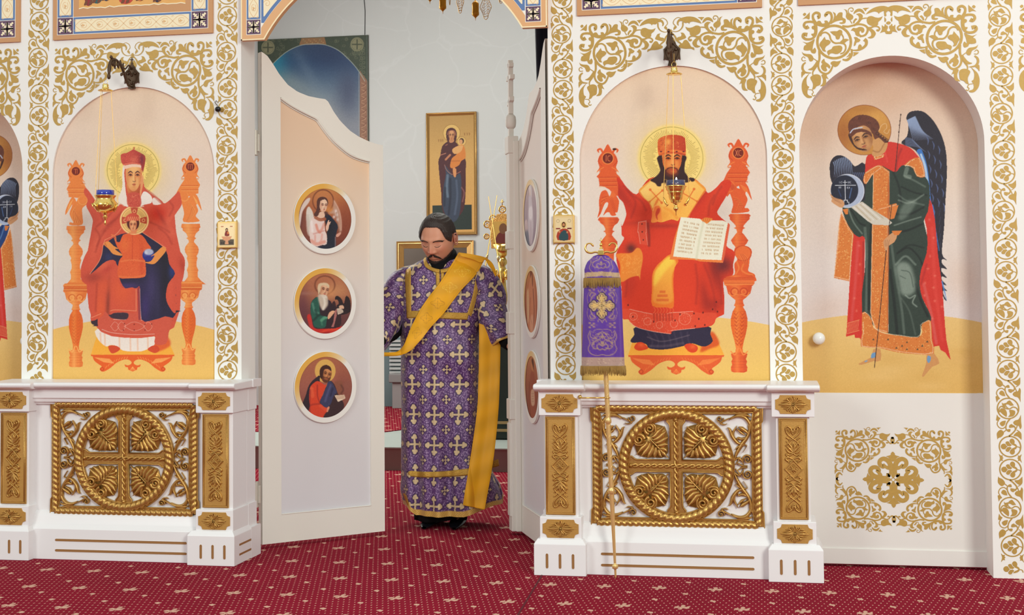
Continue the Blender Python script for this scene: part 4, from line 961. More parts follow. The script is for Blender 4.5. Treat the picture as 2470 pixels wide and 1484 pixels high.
 for P_ in(A1((640,900),(720,1000),(760,1100),(700,1280)),A1((600,850),(700,960),(840,1060),(900,1180)),A4((560,560),(640,760),(700,1000),(720,1200)),A4((440,560),(470,800),(450,1100)),A4((700,560),(780,800),(800,1100)),A3((620,600),(640,800),(620,1000)),A2((700,980),(640,1100),(620,1250)),A2((800,860),(740,950),(680,1100))):
  cv.st(P_,5,REDD,.35,5,m)
 hem=A5((140,180),(270,180),(420,215),(650,262),(920,240),(1060,232),(1320,215),(1420,240),(1690,240),(1700,350),(1660,400),(1560,460),(1200,515),(950,540),(940,590),(640,545),(380,475),(280,400),(240,345),(140,320))
 cv.poly(hem,(228,80,50),.75,smooth=3,clip=m)
 cv.dots(A5((270,180),(420,215),(650,262)),.8,(250,200,180),2.4);cv.dots(A5((900,250),(960,236),(1060,230),(1320,215)),.8,(250,200,180),2.4)
 cv.dots(A5((280,400),(380,475),(640,545),(950,588)),.8,(250,200,180),2.3);cv.dots(A5((950,535),(1200,510),(1350,495)),.8,(250,200,180),2.3)
 g=np.random.default_rng(5)
 for k in range(230):
  x,y=A5((g.uniform(280,1300),g.uniform(230,560)))[0]
  if m[int((y-cv.y0)*2),int((x-cv.x0)*2)]>.5:cv.ell(x,y,.7,.7,(248,176,150),.6,.6)
 for cx_,cy_,r_ in((330,300,9),(560,380,9),(1180,340,14),(760,440,8),(1000,420,9)):
  (x,y),=A5((cx_,cy_));cv.dots([(x+r_*math.cos(t),y+r_*math.sin(t))for t in np.linspace(0,2*PI,14)],.6,(250,190,160),2.2)
 for a,b in((320,305),(665,385),(1018,365),(1410,340),(1100,262),(1480,235),(1640,180),(1330,250),(1700,60),(1720,220),(240,110),(1510,440),(1350,460)):
  (x,y),=A5((a,b));cv.ell(x,y,1.7,2.4,(90,18,16),.9,1.)
 m2=cv.poly(A1((800,1345),(905,1325),(912,1484))+A3((900,130),(930,300),(820,275),(790,100))+A1((790,1440),),(224,76,48),smooth=0)
 cv.dots(A1((800,1350),(790,1484))+A3((800,120),(825,280)),.7,(250,190,170),2.4);cv.dots(A1((905,1330),(908,1484))+A3((902,130),(928,298)),.7,(250,190,170),2.4);cv.dots(A1((800,1350),(905,1330)),.7,(250,190,170),2.2)
 for a,b in((848,1372),(850,1480)):(x,y),=A1((a,b));cv.ell(x,y,1.6,1.8,(90,20,20),1,.8)
 for a,b in((852,112),(866,222)):(x,y),=A3((a,b));cv.ell(x,y,1.6,1.8,(90,20,20),1,.8)
 cv.st(A1((930,1370),(940,1484))+A3((945,160),(945,300)),6,(120,34,28),.6,4,m)
 Y1,Y2,Y3=(248,206,120),(240,150,50),(226,104,36)
 m=cv.poly(A1((800,920),(860,850),(940,790),(1000,740),(1130,800),(1300,760),(1484,740))+A2((430,760),(520,820),(590,900),(540,980),(470,1080),(380,1220),(340,1290),(230,1290),(200,1330))+A1((1250,1310),(1110,1350),(1020,1300),(980,1180),(940,1080),(860,1010)),Y1,smooth=3,grad=(1560,430,1600,530,(250,186,80)))
 cv.st(A1((805,925),(860,1010),(950,1100),(985,1190)),5,Y3,.8,2,m);cv.st(A2((590,900),(500,1040),(400,1200),(345,1290)),6,Y3,.85,2,m)
 cv.st(A1((800,920),(940,790),(1010,735)),5,Y2,.8,3,m);cv.st(A2((430,750),(590,900)),7,Y2,.9,3,m)
 cv.blob(1600,520,22,18,Y2,.7,m);cv.blob(1585,490,8,24,Y2,.4,m,-.4);cv.blob(1645,490,8,30,Y2,.35,m,.4);cv.st(A1((1160,1150),(1250,1200),(1330,1290)),7,Y2,.6,3,m)
 def xx(P0,s,rot):
  for a in(0,PI/2):cv.st([(P0[0]-s*math.cos(a+rot),P0[1]-s*math.sin(a+rot)),(P0[0]+s*math.cos(a+rot),P0[1]+s*math.sin(a+rot))],2.6,Y3,.8,1.,m,0)
  for a in range(4):cv.ell(P0[0]+s*math.cos(a*PI/2+rot),P0[1]+s*math.sin(a*PI/2+rot),3.2,3.2,Y3,.8,1.,m)
 xx(A1((1040,990))[0],21,.85);xx(A2((360,1000))[0],22,2.1)
 cv.poly(A1((1010,1120),(1060,1020),(1080,1040),(1040,1110)),Y3,.7,soft=.6)
 m=cv.poly(A1((975,1350),(985,1260),(985,1190),(1010,1130),(1060,1110),(1110,1160),(1115,1250),(1130,1320),(1105,1352),(1075,1330),(1050,1345)),(234,104,40),smooth=3,grad=(1570,500,1596,530,(246,150,60)))
 cv.poly(A1((1035,1220),(1060,1160),(1095,1160),(1090,1210),(1060,1260),(1065,1320),(1040,1280)),(196,52,26),.9,soft=.8)
 cv.st(A1((1000,1190),(1020,1130),(1070,1115)),2.4,(250,170,90),.8,1,m)
 m=cv.poly(A3((490,430),(560,405),(700,400),(780,330),(840,370),(860,480),(830,660),(820,780),(800,720),(690,740),(580,800),(545,760),(545,560)),(240,130,40),soft=.8,grad=(1490,610,1545,640,(236,140,52)))
 for k in range(60):
  x,y=A3((g.uniform(560,830),g.uniform(430,700)))[0];cv.st([(x,y),(x+g.uniform(-3,3),y+g.uniform(-3,3)),(x+g.uniform(-5,5),y+g.uniform(-5,5))],1.2,(248,170,80),.6,.8,m)
 m=cv.poly(A3((1240,420),(1350,510),(1300,600),(1280,800),(1285,1140),(1180,1150),(990,1130),(985,900),(990,700),(1040,590),(1120,510)),(240,120,34),smooth=3)
 cv.poly(A3((1220,450),(1320,540),(1270,680),(1260,820),(1262,1080),(1012,1080),(1008,860),(1020,700),(1070,600)),(250,190,66),.9,soft=1.5,clip=m,grad=(1620,630,1600,730,(242,150,56)))
 cv.poly(A3((1290,520),(1180,640),(1080,780),(1010,860),(1020,680),(1100,560),(1220,450)),(254,220,80),.7,soft=3,clip=m)
 for y,w_ in((935,80),(990,140),(1050,170)):(a,b),=A3((1130,y));cv.poly([(a-w_/11.4,b-3),(a+w_/11.4,b-3),(a+w_/11.4,b+3),(a-w_/11.4,b+3)],(226,108,40),.9,0,soft=.6)
 for k in range(7):
  a=1010+42*k;cv.st(A3((a,1150),(a+20,1190),(a-4,1240)),1.4,(236,110,60),.9,.8);cv.st(A3((a,1240),(a+4,1330)),3.4,(170,44,24),.6,1.5,smooth=0)
 cv.poly(A4((175,0),(215,-70),(80,495))if 0 else A2((215,1290),(245,1275))+A4((150,200),(85,495),(240,490),(450,500),(500,518),(820,538),(870,300),(912,10))+A2((890,1355),(820,1330)),(240,130,60),smooth=0)
 cv.poly(A2((240,1278),(500,1300),(560,1340),(640,1325),(820,1325),(890,1355))+A4((860,130),(800,500),(520,490),(450,480),(135,450),(190,130)),(240,236,214),smooth=0)
 cv.poly(A2((890,1355),(916,1380))+A4((915,30),(850,410),(824,535),(800,500),(860,130)),(226,96,60),smooth=0)
 cv.st(A2((555,1340),)+A4((500,200),(455,485)),5,(214,212,180),.6,4,smooth=0)
 for col in(0,1):
  for r_ in range(9):
   if col==0:p,q=(285-12*r_,1345+r_*50-0),(500-12*r_,1385+r_*48)
   else:p,q=(600-10*r_,1375+r_*50),(840-10*r_,1395+r_*49)
   (a,b),(c,d)=A2(p,q);n_=15
   for i in range(n_):
    if g.uniform()<.16:continue
    t=(i+.3)/n_;x,y=a+(c-a)*t,b+(d-b)*t
    cv.st([(x,y-2.0),(x+g.uniform(-.5,.8),y+1.8)],1.0,(178,132,84),.8,.6,smooth=0)
    if i%2:cv.st([(x,y-g.uniform(-2,2)),(x+1.8,y-g.uniform(-2,2))],.9,(190,140,90),.7,.6,smooth=0)
 m=cv.poly(A2((525,1325),(560,1290),(600,1285),(680,1300),(640,1340),(600,1370),(570,1350),(545,1335)),(238,140,54),smooth=3)
 for k in range(4):cv.st(A2((560+k*28,1290),(545+k*26,1345)),1.3,(180,70,30),.7,.8,smooth=0)
 HR=(52,24,26)
 cv.poly(A1((1080,430),(1080,560),(1100,640),(1040,720),(960,770),(1030,810),(1060,850),(1110,850),(1150,800),(1484,800))+A2((350,740),(420,740),(430,775),(395,790),(370,770),(320,690),(290,640),(300,520),(300,430)),HR,smooth=3,soft=.6)
 face(cv,1621,386,25,34,(240,150,70),(200,84,30),(60,22,16),beard=None,turn=.06)
 cv.poly(A1((1165,640),(1200,610),(1280,590),(1340,620),(1350,680),(1330,720),(1270,740),(1200,720),(1170,690)),(110,40,24),.75,soft=3)
 cv.blob(1624,412,9,7,(236,110,46),.8);cv.st(A1((1170,660),(1200,610),(1255,595),(1290,598),(1330,620),(1345,670)),[2,3.4,2,2,3.4,2],(96,32,22),.9,1.2);cv.st([(1616,409),(1624,411),(1631,409)],2.2,(190,60,36),.9,.8)
 cv.poly(A1((1135,660),(1170,700),(1260,735),(1350,700),(1400,640),(1430,740),(1380,820),(1180,820),(1140,740)),HR,.9,soft=2.5)
 m=cv.poly(A1((1065,250),(1080,200),(1160,160),(1260,143),(1380,155),(1440,190),(1455,250),(1450,400),(1440,430),(1330,405),(1180,405),(1085,430),(1065,350)),(216,92,36),smooth=3,grad=(1600,350,1655,350,(190,56,30)))
 cv.blob(1606,350,12,14,(240,150,70),.6,m);cv.blob(1612,342,6,7,(248,180,80),.8,m)
 cv.st(A1((1080,395),(1200,368),(1340,368),(1445,395)),5.5,(236,120,50),.9,1,m)
 for k in range(46):
  a,b=g.uniform(1080,1440),g.uniform(170,350);(x,y),=A1((a,b));cv.st([(x,y),(x+g.uniform(-3,3),y+g.uniform(-3,3)),(x+g.uniform(-4,4),y+g.uniform(-4,4))],1.,(246,156,86)if k%2 else(170,50,26),.6,.8,m)
 for a in(1110,1212,1325,1420):(x,y),=A1((a,376));cv.ell(x,y,2.6,1.6,(90,20,30),.9,.8,m)
 cv.grain(2.6,3,3);return cv
# ------------------------------------------------------------------ picture: crowned woman with child enthroned
def art_queen():
 cv=Cv(118,200,528,932,(230,205,185))
 B1,B2,B3,B4=T(140,330,6.4527),T(300,330,6.45),T(140,540,6.1833),T(140,760,6.8611)
 niche_ground(cv,321,208,932,205,768,30,warm=(238,210,182),cool=(228,217,206),yel=(236,190,108),yel2=(236,186,100))
 C1,C2,C3=(238,134,62),(250,178,98),(210,92,36)
 R1,R2,R3=(214,84,60),(232,108,78),(160,48,36)
 nimbus(cv,321,411,62.5,8)
 lean=lambda x0,s:(lambda y:x0+s*(y-400))
 cv.poly(B1((132,815),(180,725),(210,690),(380,690),(440,800),(560,960),(470,1060),(400,960),(165,940),(160,860)),C1,smooth=0)
 for y in(730,800,870):cv.st(B1((150,y),(420,y)),2.,C3,.6,1,smooth=0);cv.st(B1((150,y+14),(420,y+14)),1.6,C2,.6,1,smooth=0)
 cv.poly(B2((1180,750),(1120,650),(950,640),(870,760),(790,910),(840,1010),(900,960),(1150,880),(1150,810)),C1,smooth=0)
 for y in(655,760,825):cv.st(B2((890,y),(1150,y)),2.,C3,.6,1,smooth=0);cv.st(B2((890,y+14),(1150,y+14)),1.6,C2,.6,1,smooth=0)
 post_top(cv,183,413,.8,C1,'TI');post_top(cv,459,402,.82,C1,'DI')
 mL=cv.poly(B1((320,940),(400,920),(460,970),(460,1040),(400,1090),(375,1130),(380,1240),(375,1370),(190,1375),(185,1330),(240,1340),(200,1260),(180,1190),(210,1100),(215,1060),(120,1215),(120,1140),(170,1020),(215,945),(260,960),(290,1010)),C1,smooth=3)
 cv.ell(*B1((385,985))[0],11,11,C2,.6,1,mL,ring=2)
 mR=cv.poly(B2((880,900),(940,870),(990,890),(1000,950),(1040,900),(1090,880),(1150,950),(1205,1150),(1140,1050),(1120,1070),(1150,1150),(1110,1230),(1140,1270),(1160,1320),(920,1325),(930,1200),(900,1060),(870,980)),C1,smooth=3)
 cv.ell(*B2((935,930))[0],10,11,C2,.6,1,mR,ring=2)
 for t in range(8):
  cv.st(B1((300-t*8,1060+t*12),(220+t*14,1180+t*14),(240+t*16,1330)),1.6,C3 if t%2 else C2,.6,1.2,mL);cv.st(B1((230-t*6,980+t*14),(170-t*4,1060+t*16)),1.4,C2,.6,1,mL,0)
  cv.st(B2((1000+t*8,1020+t*10),(1100-t*12,1160+t*10),(1000-t*4,1310)),1.6,C3 if t%2 else C2,.6,1.2,mR);cv.st(B2((1070+t*6,920+t*14),(1130+t*6,1000+t*16)),1.4,C2,.6,1,mR,0)
 def col(cx,y0,lean_):
  ax=lambda y:cx+lean_*(y-y0)
  turned(cv,[(22,y0),(23,y0+9),(20,y0+11),(20,y0+16),(12,y0+23),(8,y0+32),(12,y0+35),(7,y0+39),(6,y0+44),(15,y0+55),(17,y0+62),(16,y0+69),(11,y0+78),(13,y0+83),(10,y0+94),(10,y0+102),(14,y0+112),(12,y0+118),(12,y0+128),(20,y0+138),(31,y0+146)],C1,C2,C3,ax)
 col(183,545,.0);col(460,540,.04)
 for x0,k in((183,-1),(466,1)):
  lowerleg(cv,x0 if k<0 else 455,.86,684 if k<0 else 679,C1,C2,C3,0)
 cv.poly(B3((80,905),(190,870),(520,880),(516,1010),(440,1015),(80,1000),(88,940)),C1,smooth=0,grad=(180,680,180,704,C3));cv.poly(B3((1700,905),(1840,860),(2145,870),(2150,950),(2140,985),(1790,990),(1706,960)),C1,smooth=0,grad=(455,680,455,700,C3))
 for y in(915,985):cv.st(B3((85,y),(500,y)),1.8,C2,.8,1,smooth=0)
 for y in(880,950):cv.st(B3((1710,y),(2140,y)),1.8,C2,.8,1,smooth=0)
 footstool(cv,320,856,101,812,.86,(230,94,32),C2,(196,60,22),(246,176,54))
 cv.poly(B4((1600,460),(1800,360),(1860,500),(1680,600),(1560,600)),(222,76,40),.8,soft=2)
 m=cv.poly(B4((650,230),(660,400),(790,520),(860,500),(960,510),(1080,590),(1300,605),(1420,590),(1590,500),(1580,340),(1200,300)),(240,226,216),smooth=3)
 for a in(700,770,1010,1190,1310,1480):cv.st(B4((a,300),(a+6,420),(a+10,580)),3.4,(238,176,140),.6,2.5,m)
 for pts in(((830,540),(860,505),(960,510),(1030,560),(960,620),(880,632)),((1480,570),(1560,510),(1640,510),(1680,580),(1620,628),(1560,620))):cv.poly(B4(*pts),(214,74,40),smooth=3)
 cv.poly([(232,505),(258,498),(290,497),(330,500),(360,497),(395,490),(418,505),(425,560),(437,640),(420,790),(300,815),(225,780),(208,650),(220,560)],R1,smooth=3)
 m=cv.poly(B4((660,60),(560,60),(545,130),(600,170),(660,185),(1780,130),(1880,60),(1960,-40),(1940,-80),(660,-80)),(58,40,52),smooth=2)
 hm=cv.poly(B4((660,-30),(670,220),(800,290),(1000,320),(1300,345),(1590,330),(1600,480),(1780,480),(1830,300),(1820,-100),(700,-120)),(212,88,66),smooth=3)
 cv.dots(B4((730,240),(900,295),(1250,325),(1600,315)),.8,(246,206,190),2.4);cv.dots(B4((920,75),(1130,78)),.8,(246,206,190),2.2);cv.dots(B4((1380,84),(1600,76)),.8,(246,206,190),2.2)
 for cx_ in(940,1050,1260,1490):
  (x,y),=B4((cx_,190));w_=24 if cx_==1260 else 10
  cv.dots([(x-w_,y),(x,y-11),(x+w_,y),(x,y+11),(x-w_,y)],.6,(246,196,176),2.1)
 for a,b in((1100,145),(1260,155),(1440,155),(1550,150),(1080,250),(1260,250),(1440,250)):cv.ell(*B4((a,b))[0],1.5,1.6,(130,30,24),.9,.8)
 BL=(42,36,66)
 m=cv.poly(B3((870,180),(640,360),(600,500),(470,750),(560,760),(800,600),(900,640),(920,820),(1000,960),(1170,960),(1220,960),(1240,1425),(1440,1430),(1600,1380),(1750,1360),(1750,800),(1750,740),(1700,560),(1600,320),(1300,140),(1100,130)),BL,smooth=3)
 for x,y,rx,ry,c,a in((365,690,14,50,(74,62,112),.6),(350,740,12,40,(66,48,112),.7),(400,680,14,60,(30,26,36),.7),(395,620,20,30,(28,26,36),.7),(415,655,8,16,(40,60,130),.8),(310,690,26,8,(80,60,120),.7),(262,620,10,10,(50,60,110),.6),(380,720,6,50,(60,54,90),.4)):cv.blob(x,y,rx,ry,c,a,m)
 cv.poly(B3((770,1340),(1030,1330),(1020,1425),(840,1415),(780,1390)),(62,44,58),soft=.8)
 cv.dots(B3((1220,975),(1225,1200),(1240,1425)),.8,(240,190,180),2.3);cv.st(B3((1200,960),(1215,1420)),5,(140,52,66),.8,1.5,smooth=0)
 cpL=B1((570,1100),(600,1040),(560,960),(440,800),(400,870),(460,980),(440,1080),(500,1200),(545,1320),(520,1480))+B3((490,130),(490,300),(400,480),(350,620),(340,700),(360,860),(520,980),(515,1200),(500,1300),(495,1450),(660,1380),(700,1310),(770,1360),(860,1320),(1020,1320),(1170,1310),(1165,970),(960,960),(890,800),(860,560),(720,560),(560,690),(475,748),(600,580),(650,460),(670,320),(700,240),(860,160),(940,70))+B1((900,1480),(950,1300),(1030,1110),(960,1050),(900,1110))
 m=cv.poly(cpL,R1,smooth=3)
 cpR=B2((310,1050),(440,1060),(590,1055),(700,990),(790,900),(850,850),(880,950),(890,1060),(800,1200),(720,1340),(800,1484))+B3((1760,130),(1770,330),(1880,500),(1890,640),(1850,860),(1760,870),(1755,990),(1755,1330),(1660,1240),(1610,1100),(1640,900),(1745,745),(1660,600),(1610,400),(1440,250),(1260,130))+B2((440,1484),(370,1300),(330,1150),(310,1100))
 m2=cv.poly(cpR,R1,smooth=3)
 mm=np.maximum(m,m2)
 for x,y,rx,ry,c,a,r_ in((380,515,20,18,(200,34,12),.8,.3),(392,530,5,28,R3,.6,-.5),(412,560,16,10,R2,.5,.7),(408,530,10,24,R2,.4,.4),(245,560,10,40,R2,.5,.5),(262,545,6,34,R3,.5,.8),(232,600,10,40,R2,.35,.3),(250,640,18,10,R2,.5,-.7),(258,650,16,6,(190,60,50),.6,-.6),(225,670,22,12,(150,50,40),.6,0),(260,735,5,50,(130,50,40),.8,.05),(243,740,12,40,(236,98,50),.6,0),(295,700,26,40,(236,98,52),.6,0),(250,690,16,16,(226,90,50),.5,0),(412,700,6,40,(226,92,66),.5,0),(440,640,8,18,(170,54,36),.6,-.3),(350,530,10,12,(206,60,40),.5,0)):
  cv.blob(x,y,rx,ry,c,a,mm,r_)
 for P_ in(B1((900,1110),(820,1200),(720,1300),(600,1400)),B1((980,1180),(900,1280),(760,1380)),B1((560,1000),(640,1150),(700,1300)),B2((700,1000),(760,1100),(700,1230)),B2((400,1330),(560,1400),(700,1484)),B3((560,80),(620,200),(560,420)),B3((700,100),(640,200),(580,330)),B3((1500,60),(1620,160),(1700,300)),B3((580,900),(570,1100),(560,1300))):
  cv.st(P_,4.5,R3,.4,4,mm)
 for P_ in(B3((700,240),(670,330),(650,460),(600,580),(475,748)),B3((940,70),(860,160),(700,240)),B3((1260,130),(1440,250),(1610,360)),B3((780,1300),(860,1285),(1165,1300)),B3((500,1400),(640,1340)),B3((1165,980),(1165,1300))):cv.st(P_,1.6,(240,150,110),.9,1.)
 m=cv.poly(B3((1000,150),(950,200),(920,270),(870,260),(820,170),(850,260),(880,340),(960,470),(930,520),(900,600),(900,800),(1100,812),(1240,805),(1310,760),(1300,560),(1270,470),(1290,400),(1390,370),(1330,280),(1280,200),(1200,150)),(228,92,46),smooth=3,grad=(300,570,345,660,(230,100,54)))
 cv.blob(300,590,12,18,(238,120,56),.6,m);cv.blob(342,630,6,40,(200,66,40),.5,m);cv.st(B3((1110,180),(1110,400),(1105,560)),2,(190,60,34),.5,1.5,m);cv.st(B3((940,560),(1100,540),(1290,560)),4,(244,140,80),.5,2,m);cv.st(B3((910,785),(1100,800),(1300,770)),4,(240,130,70),.6,2,m)
 g=np.random.default_rng(9)
 for k in range(120):cv.ell(*B3((g.uniform(920,1300),g.uniform(200,790)))[0],.8,.8,(244,140,84)if k%3 else(180,50,30),.5,.8,m)
 m=cv.poly(B3((680,300),(750,260),(830,330),(905,370),(850,380),(960,460),(930,475),(820,450),(760,380)),(236,148,72),smooth=3);cv.st(B3((700,290),(720,330)),2,(190,90,50),.8,1,smooth=0)
 cv.ell(*B3((1350,470))[0],14.6,14.6,(44,48,130),1,1);cv.ell(*B3((1355,420))[0],11,7.5,(190,196,216),.9,2.5);cv.blob(*B3((1310,430))[0],4,5,(230,230,236),.6);cv.st(B3((1290,480),(1430,470)),2,(80,80,160),.8,1.5)
 m=cv.poly(B3((1560,340),(1610,370),(1600,420),(1500,540),(1430,600),(1330,590),(1290,570),(1380,560),(1440,470),(1380,490),(1470,420)),(236,148,72),smooth=3)
 cv.st(B3((800,165),(850,190),(860,250)),4,(230,120,70),.9,1)
 (x,y),=B2((155,1300));cv.ell(x,y,35,35,(250,204,138),1,.8);cv.ell(x,y,30.5,30.5,(166,120,50),1,.6,ring=1);cv.ell(x,y,30,30,(246,198,118),1,.8)
 for k in range(60):
  a=2*PI*k/60;cv.st([(x+18*math.cos(a),y+18*math.sin(a)),(x+27*math.cos(a),y+27*math.sin(a))],.8,(150,104,50),.8,.5,smooth=0)
 for dx,dy in((0,-1),(1,0),(-1,0)):
  px_,py_=-dy,dx
  cv.poly([(x+dx*14+px_*5,y+dy*14+py_*5),(x+dx*30+px_*9,y+dy*30+py_*9),(x+dx*30-px_*9,y+dy*30-py_*9),(x+dx*14-px_*5,y+dy*14-py_*5)],(196,74,50),smooth=0)
  cv.ell(x+dx*22,y+dy*22,3.4,3.4,(250,200,130),.9,.8,ring=1.4)
 cv.poly(B2((100,1484),(80,1420),(210,1420),(180,1500))+B3((1200,150),(1010,150)),(232,140,90),smooth=2)
 cv.ell(x-3,y+7,15,17,(92,34,28),1,1)
 face(cv,x-3,y+12,9.5,14,(238,170,118),(206,110,70),(80,30,26))
 mc=cv.poly(B2((20,1260),(50,1220),(130,1185),(210,1215),(235,1260),(225,1310),(120,1300),(35,1320)),(214,84,62),smooth=3)
 for t in range(6):cv.st(B2((50+32*t,1300),(62+32*t,1245),(76+32*t,1300)),1.2,(244,160,110),.9,.8,mc)
 m=cv.poly(B2((0,440),(-10,600),(0,870),(-30,950),(-60,1040),(50,1085),(240,1085),(310,1075),(590,1050),(560,980),(430,900),(330,810),(300,720),(270,560),(250,440)),R1,smooth=3)
 cv.poly(B1((1010,460),(1000,600),(1000,780),(960,900),(940,1000),(1010,1060),(1100,1085),(1060,900),(1040,700),(1030,560),(1040,490)),(240,226,214),smooth=3)
 cv.poly(B2((250,1080),(240,1000),(270,900),(310,850),(380,880),(430,950),(420,1030),(320,1055)),(242,230,220),smooth=3);cv.poly(B2((440,960),(500,950),(560,1010),(570,1050),(450,1055)),(238,222,212),smooth=3);cv.poly(B2((250,600),(300,620),(300,700),(270,850),(250,960),(240,840)),(238,170,110),.8,smooth=3)
 cv.st(B2((330,820),(450,910),(580,1030)),6,(190,84,66),.6,3)
 cv.poly(B2((40,700),(230,690),(240,850),(200,890),(130,900),(60,880)),(224,132,70),smooth=3,grad=(308,450,336,470,(176,70,40)))
 cv.poly(B2((60,885),(230,885),(250,1080),(60,1080)),(206,82,66),.9,soft=.8)
 for k in range(60):cv.ell(*B2((g.uniform(70,230),g.uniform(900,1080)))[0],.8,.8,(236,140,100)if k%2 else(170,50,44),.7,.8)
 face(cv,322,426,20,34,(240,180,112),(212,118,66),(70,32,34),turn=.06)
 cv.poly(B2((-10,440),(120,425),(250,440),(290,480),(260,500),(250,480),(130,470),(10,500)),(244,206,180),smooth=3)
 m=cv.poly(B2((-20,440),(-60,300),(-20,260),(40,250),(120,205),(145,195),(190,220),(270,260),(325,310),(320,420),(290,560),(300,600),(262,480),(250,440),(120,425)),(204,76,62),smooth=3,grad=(310,380,352,380,(168,52,48)))
 cv.blob(322,385,9,9,(232,120,90),.6,m);cv.blob(342,385,5,14,(110,40,60),.7,m);cv.st(B2((-15,432),(120,410),(250,430)),2.4,(240,130,100),.8,1,m)
 for k in range(46):(a,b),=B2((g.uniform(-30,300),g.uniform(250,410)));cv.st([(a,b),(a+g.uniform(-3,3),b+g.uniform(-3,3))],1,(236,120,96)if k%2 else(160,44,40),.6,.8,m)
 cv.st(B2((150,160),(150,200)),1.6,(200,90,60),1,.6,smooth=0);cv.st(B2((135,175),(165,175)),1.6,(200,90,60),1,.6,smooth=0)
 cv.grain(2.6,3,4);return cv
# ------------------------------------------------------------------ picture on the side doors: angel with an orb
def art_angel(blue=False):
 cv=Cv(1915,120,2400,960,(228,206,186))
 A,B=T(1870,0,2.9683),T(1870,450,2.9683)
 cv.vgrad([(135,(214,180,154)),(260,(222,194,172)),(420,(226,206,190)),(620,(226,214,208)),(760,(224,212,210))])
 cv.clouds(.25,(206,160,126),3,16,(30,80));cv.clouds(.12,(236,220,204),5,12,(30,80))
 cv.vgrad
 xs=np.linspace(-235,235,13)
 cv.poly([(2150+x,755+27*(x/235)**2)for x in xs]+[(2385,960),(1915,960)],(228,190,120),smooth=0,grad=(2150,760,2150,950,(222,176,96)))
 gm=(cv.Y[:,None]>760)*np.ones((1,cv.w),np.float32)
 g=np.random.default_rng(4)
 for _ in range(14):cv.blob(g.uniform(1930,2370),g.uniform(790,940),g.uniform(20,50),g.uniform(8,20),(236,196,128)if _%2 else(210,162,84),.35,gm.astype(np.float32))
 WB,WD,WL=(38,34,48),(22,20,30),(150,172,210)
 m=cv.poly(A((900,1030),(940,980),(950,900),(935,850),(955,810),(1000,797),(1060,805),(1130,870),(1190,980),(1220,1100),(1225,1250),(1215,1440))+B((1215,100),(1205,300),(1190,480),(1228,530),(1195,520),(1190,550),(1226,592),(1188,585),(1188,610),(1226,655),(1190,645),(1190,670),(1222,708),(1192,700),(1200,720),(1226,748),(1200,745),(1200,770),(1224,820),(1195,780),(1170,600),(1140,400),(1110,200),(1090,60))+A((1090,1400),(1060,1200),(1000,1080)),WB,smooth=3)
 for k in range(13):
  t=k/12;cv.st(A((935+22*t+40*t,870-40*t+10*t),(960+90*t,920+20*t),(985+140*t,1010-10*t)),[3.2,2.0,.5],WL,.8,.9,m)
 for k in range(8):cv.st(A((930,990+8*k),(975+6*k,1000+8*k),(1010+10*k,1040+8*k)),[2,1.5,.5],(120,140,180),.6,.9,m)
 for k in range(16):
  y=980+k*34;x=1080+(k%3)*38+k*3
  cv.st(A((x,y),(x+12,y+30),(x+8,y+60)),[1,3,1],(90,110,160),.8,1,m)
 cv.st(A((1030,1090),(1060,1180),(1085,1330),(1100,1480))+B((1120,150),(1140,330)),[14,14,10,8,5],(58,120,200),.95,1.5,m);cv.st(A((1040,1110),(1070,1200),(1100,1380)),[5,6,2],(200,220,240),.8,1.5,m)
 cv.st(B((1100,60),(1130,240),(1170,460)),[4,4,2],(60,120,200),.8,1,m)
 cv.st(B((1190,680),(1205,740),(1222,815)),[3,3,1],(80,140,210),.9,1)
 for k in range(6):cv.st(B((1180,100+k*60),(1170,150+k*60)),[1,3,1],(70,80,110),.7,1,m)
 m=cv.poly(A((640,1180),(570,1195),(530,1150),(480,1118),(430,1120),(395,1160),(388,1220),(400,1300),(450,1400),(470,1460),(640,1460)),WB,smooth=3)
 for k in range(11):cv.st(A((415+12*k,1150-3*k+(k-5)**2*.6),(425+12*k,1200),(420+13*k,1270)),[2.6,1.8,.5],WL,.75,.8,m)
 for k in range(6):cv.st(A((560+14*k,1240),(580+12*k,1290)),[2,.5],(110,130,180),.7,.8,m,0)
 RD,RDD=(208,48,36),(150,28,30)
 m=cv.poly(B((1100,80),(1140,240),(1160,480),(1190,700),(1205,900),(1222,1100),(1252,1240),(1215,1190),(1180,1170),(1170,1140),(1140,1145),(1120,1130),(1110,940),(1060,820),(1020,720),(1040,600),(1080,470),(1080,300),(1060,200)),RD,smooth=2)
 cv.st(B((1120,300),(1140,700),(1190,1100)),8,(222,70,60),.5,5,m);cv.st(B((1060,700),(1110,900),(1150,1120)),7,(214,100,96),.6,4,m);cv.st(B((1080,560),(1040,700)),5,RDD,.4,4,m)
 m=cv.poly(B((560,340),(640,350),(635,700),(625,900),(620,1105),(600,1085),(570,1085),(565,1060),(505,1075),(515,940),(530,700),(545,500)),RD,smooth=0)
 cv.st(B((590,400),(570,700),(545,960)),7,(216,90,90),.5,4,m);cv.st(B((630,400),(625,900)),5,RDD,.5,3,m,0)
 for k in range(9):cv.st(B((515+k*10,985-k*3),(508+k*10,1050-3*k)),1,(236,170,110),.8,.7,smooth=0)
 cv.st(B((512,980),(600,955)),1.2,(236,170,110),.9,.7,smooth=0);cv.st(B((508,1055),(600,1030)),1.2,(236,170,110),.9,.7,smooth=0)
 for a,b in((1100,240),(1130,370),(1105,500),(1090,590),(1140,640),(1070,690),(1130,725),(1065,780),(1140,820),(1120,945),(1190,860),(600,425),(605,560),(595,625),(565,800),(580,890)):
  (x,y),=B((a,b));
  for q in range(4):cv.st([(x-4*math.cos(q*PI/4),y-4*math.sin(q*PI/4)),(x+4*math.cos(q*PI/4),y+4*math.sin(q*PI/4))],.7,(232,130,110),.6,.7,smooth=0)
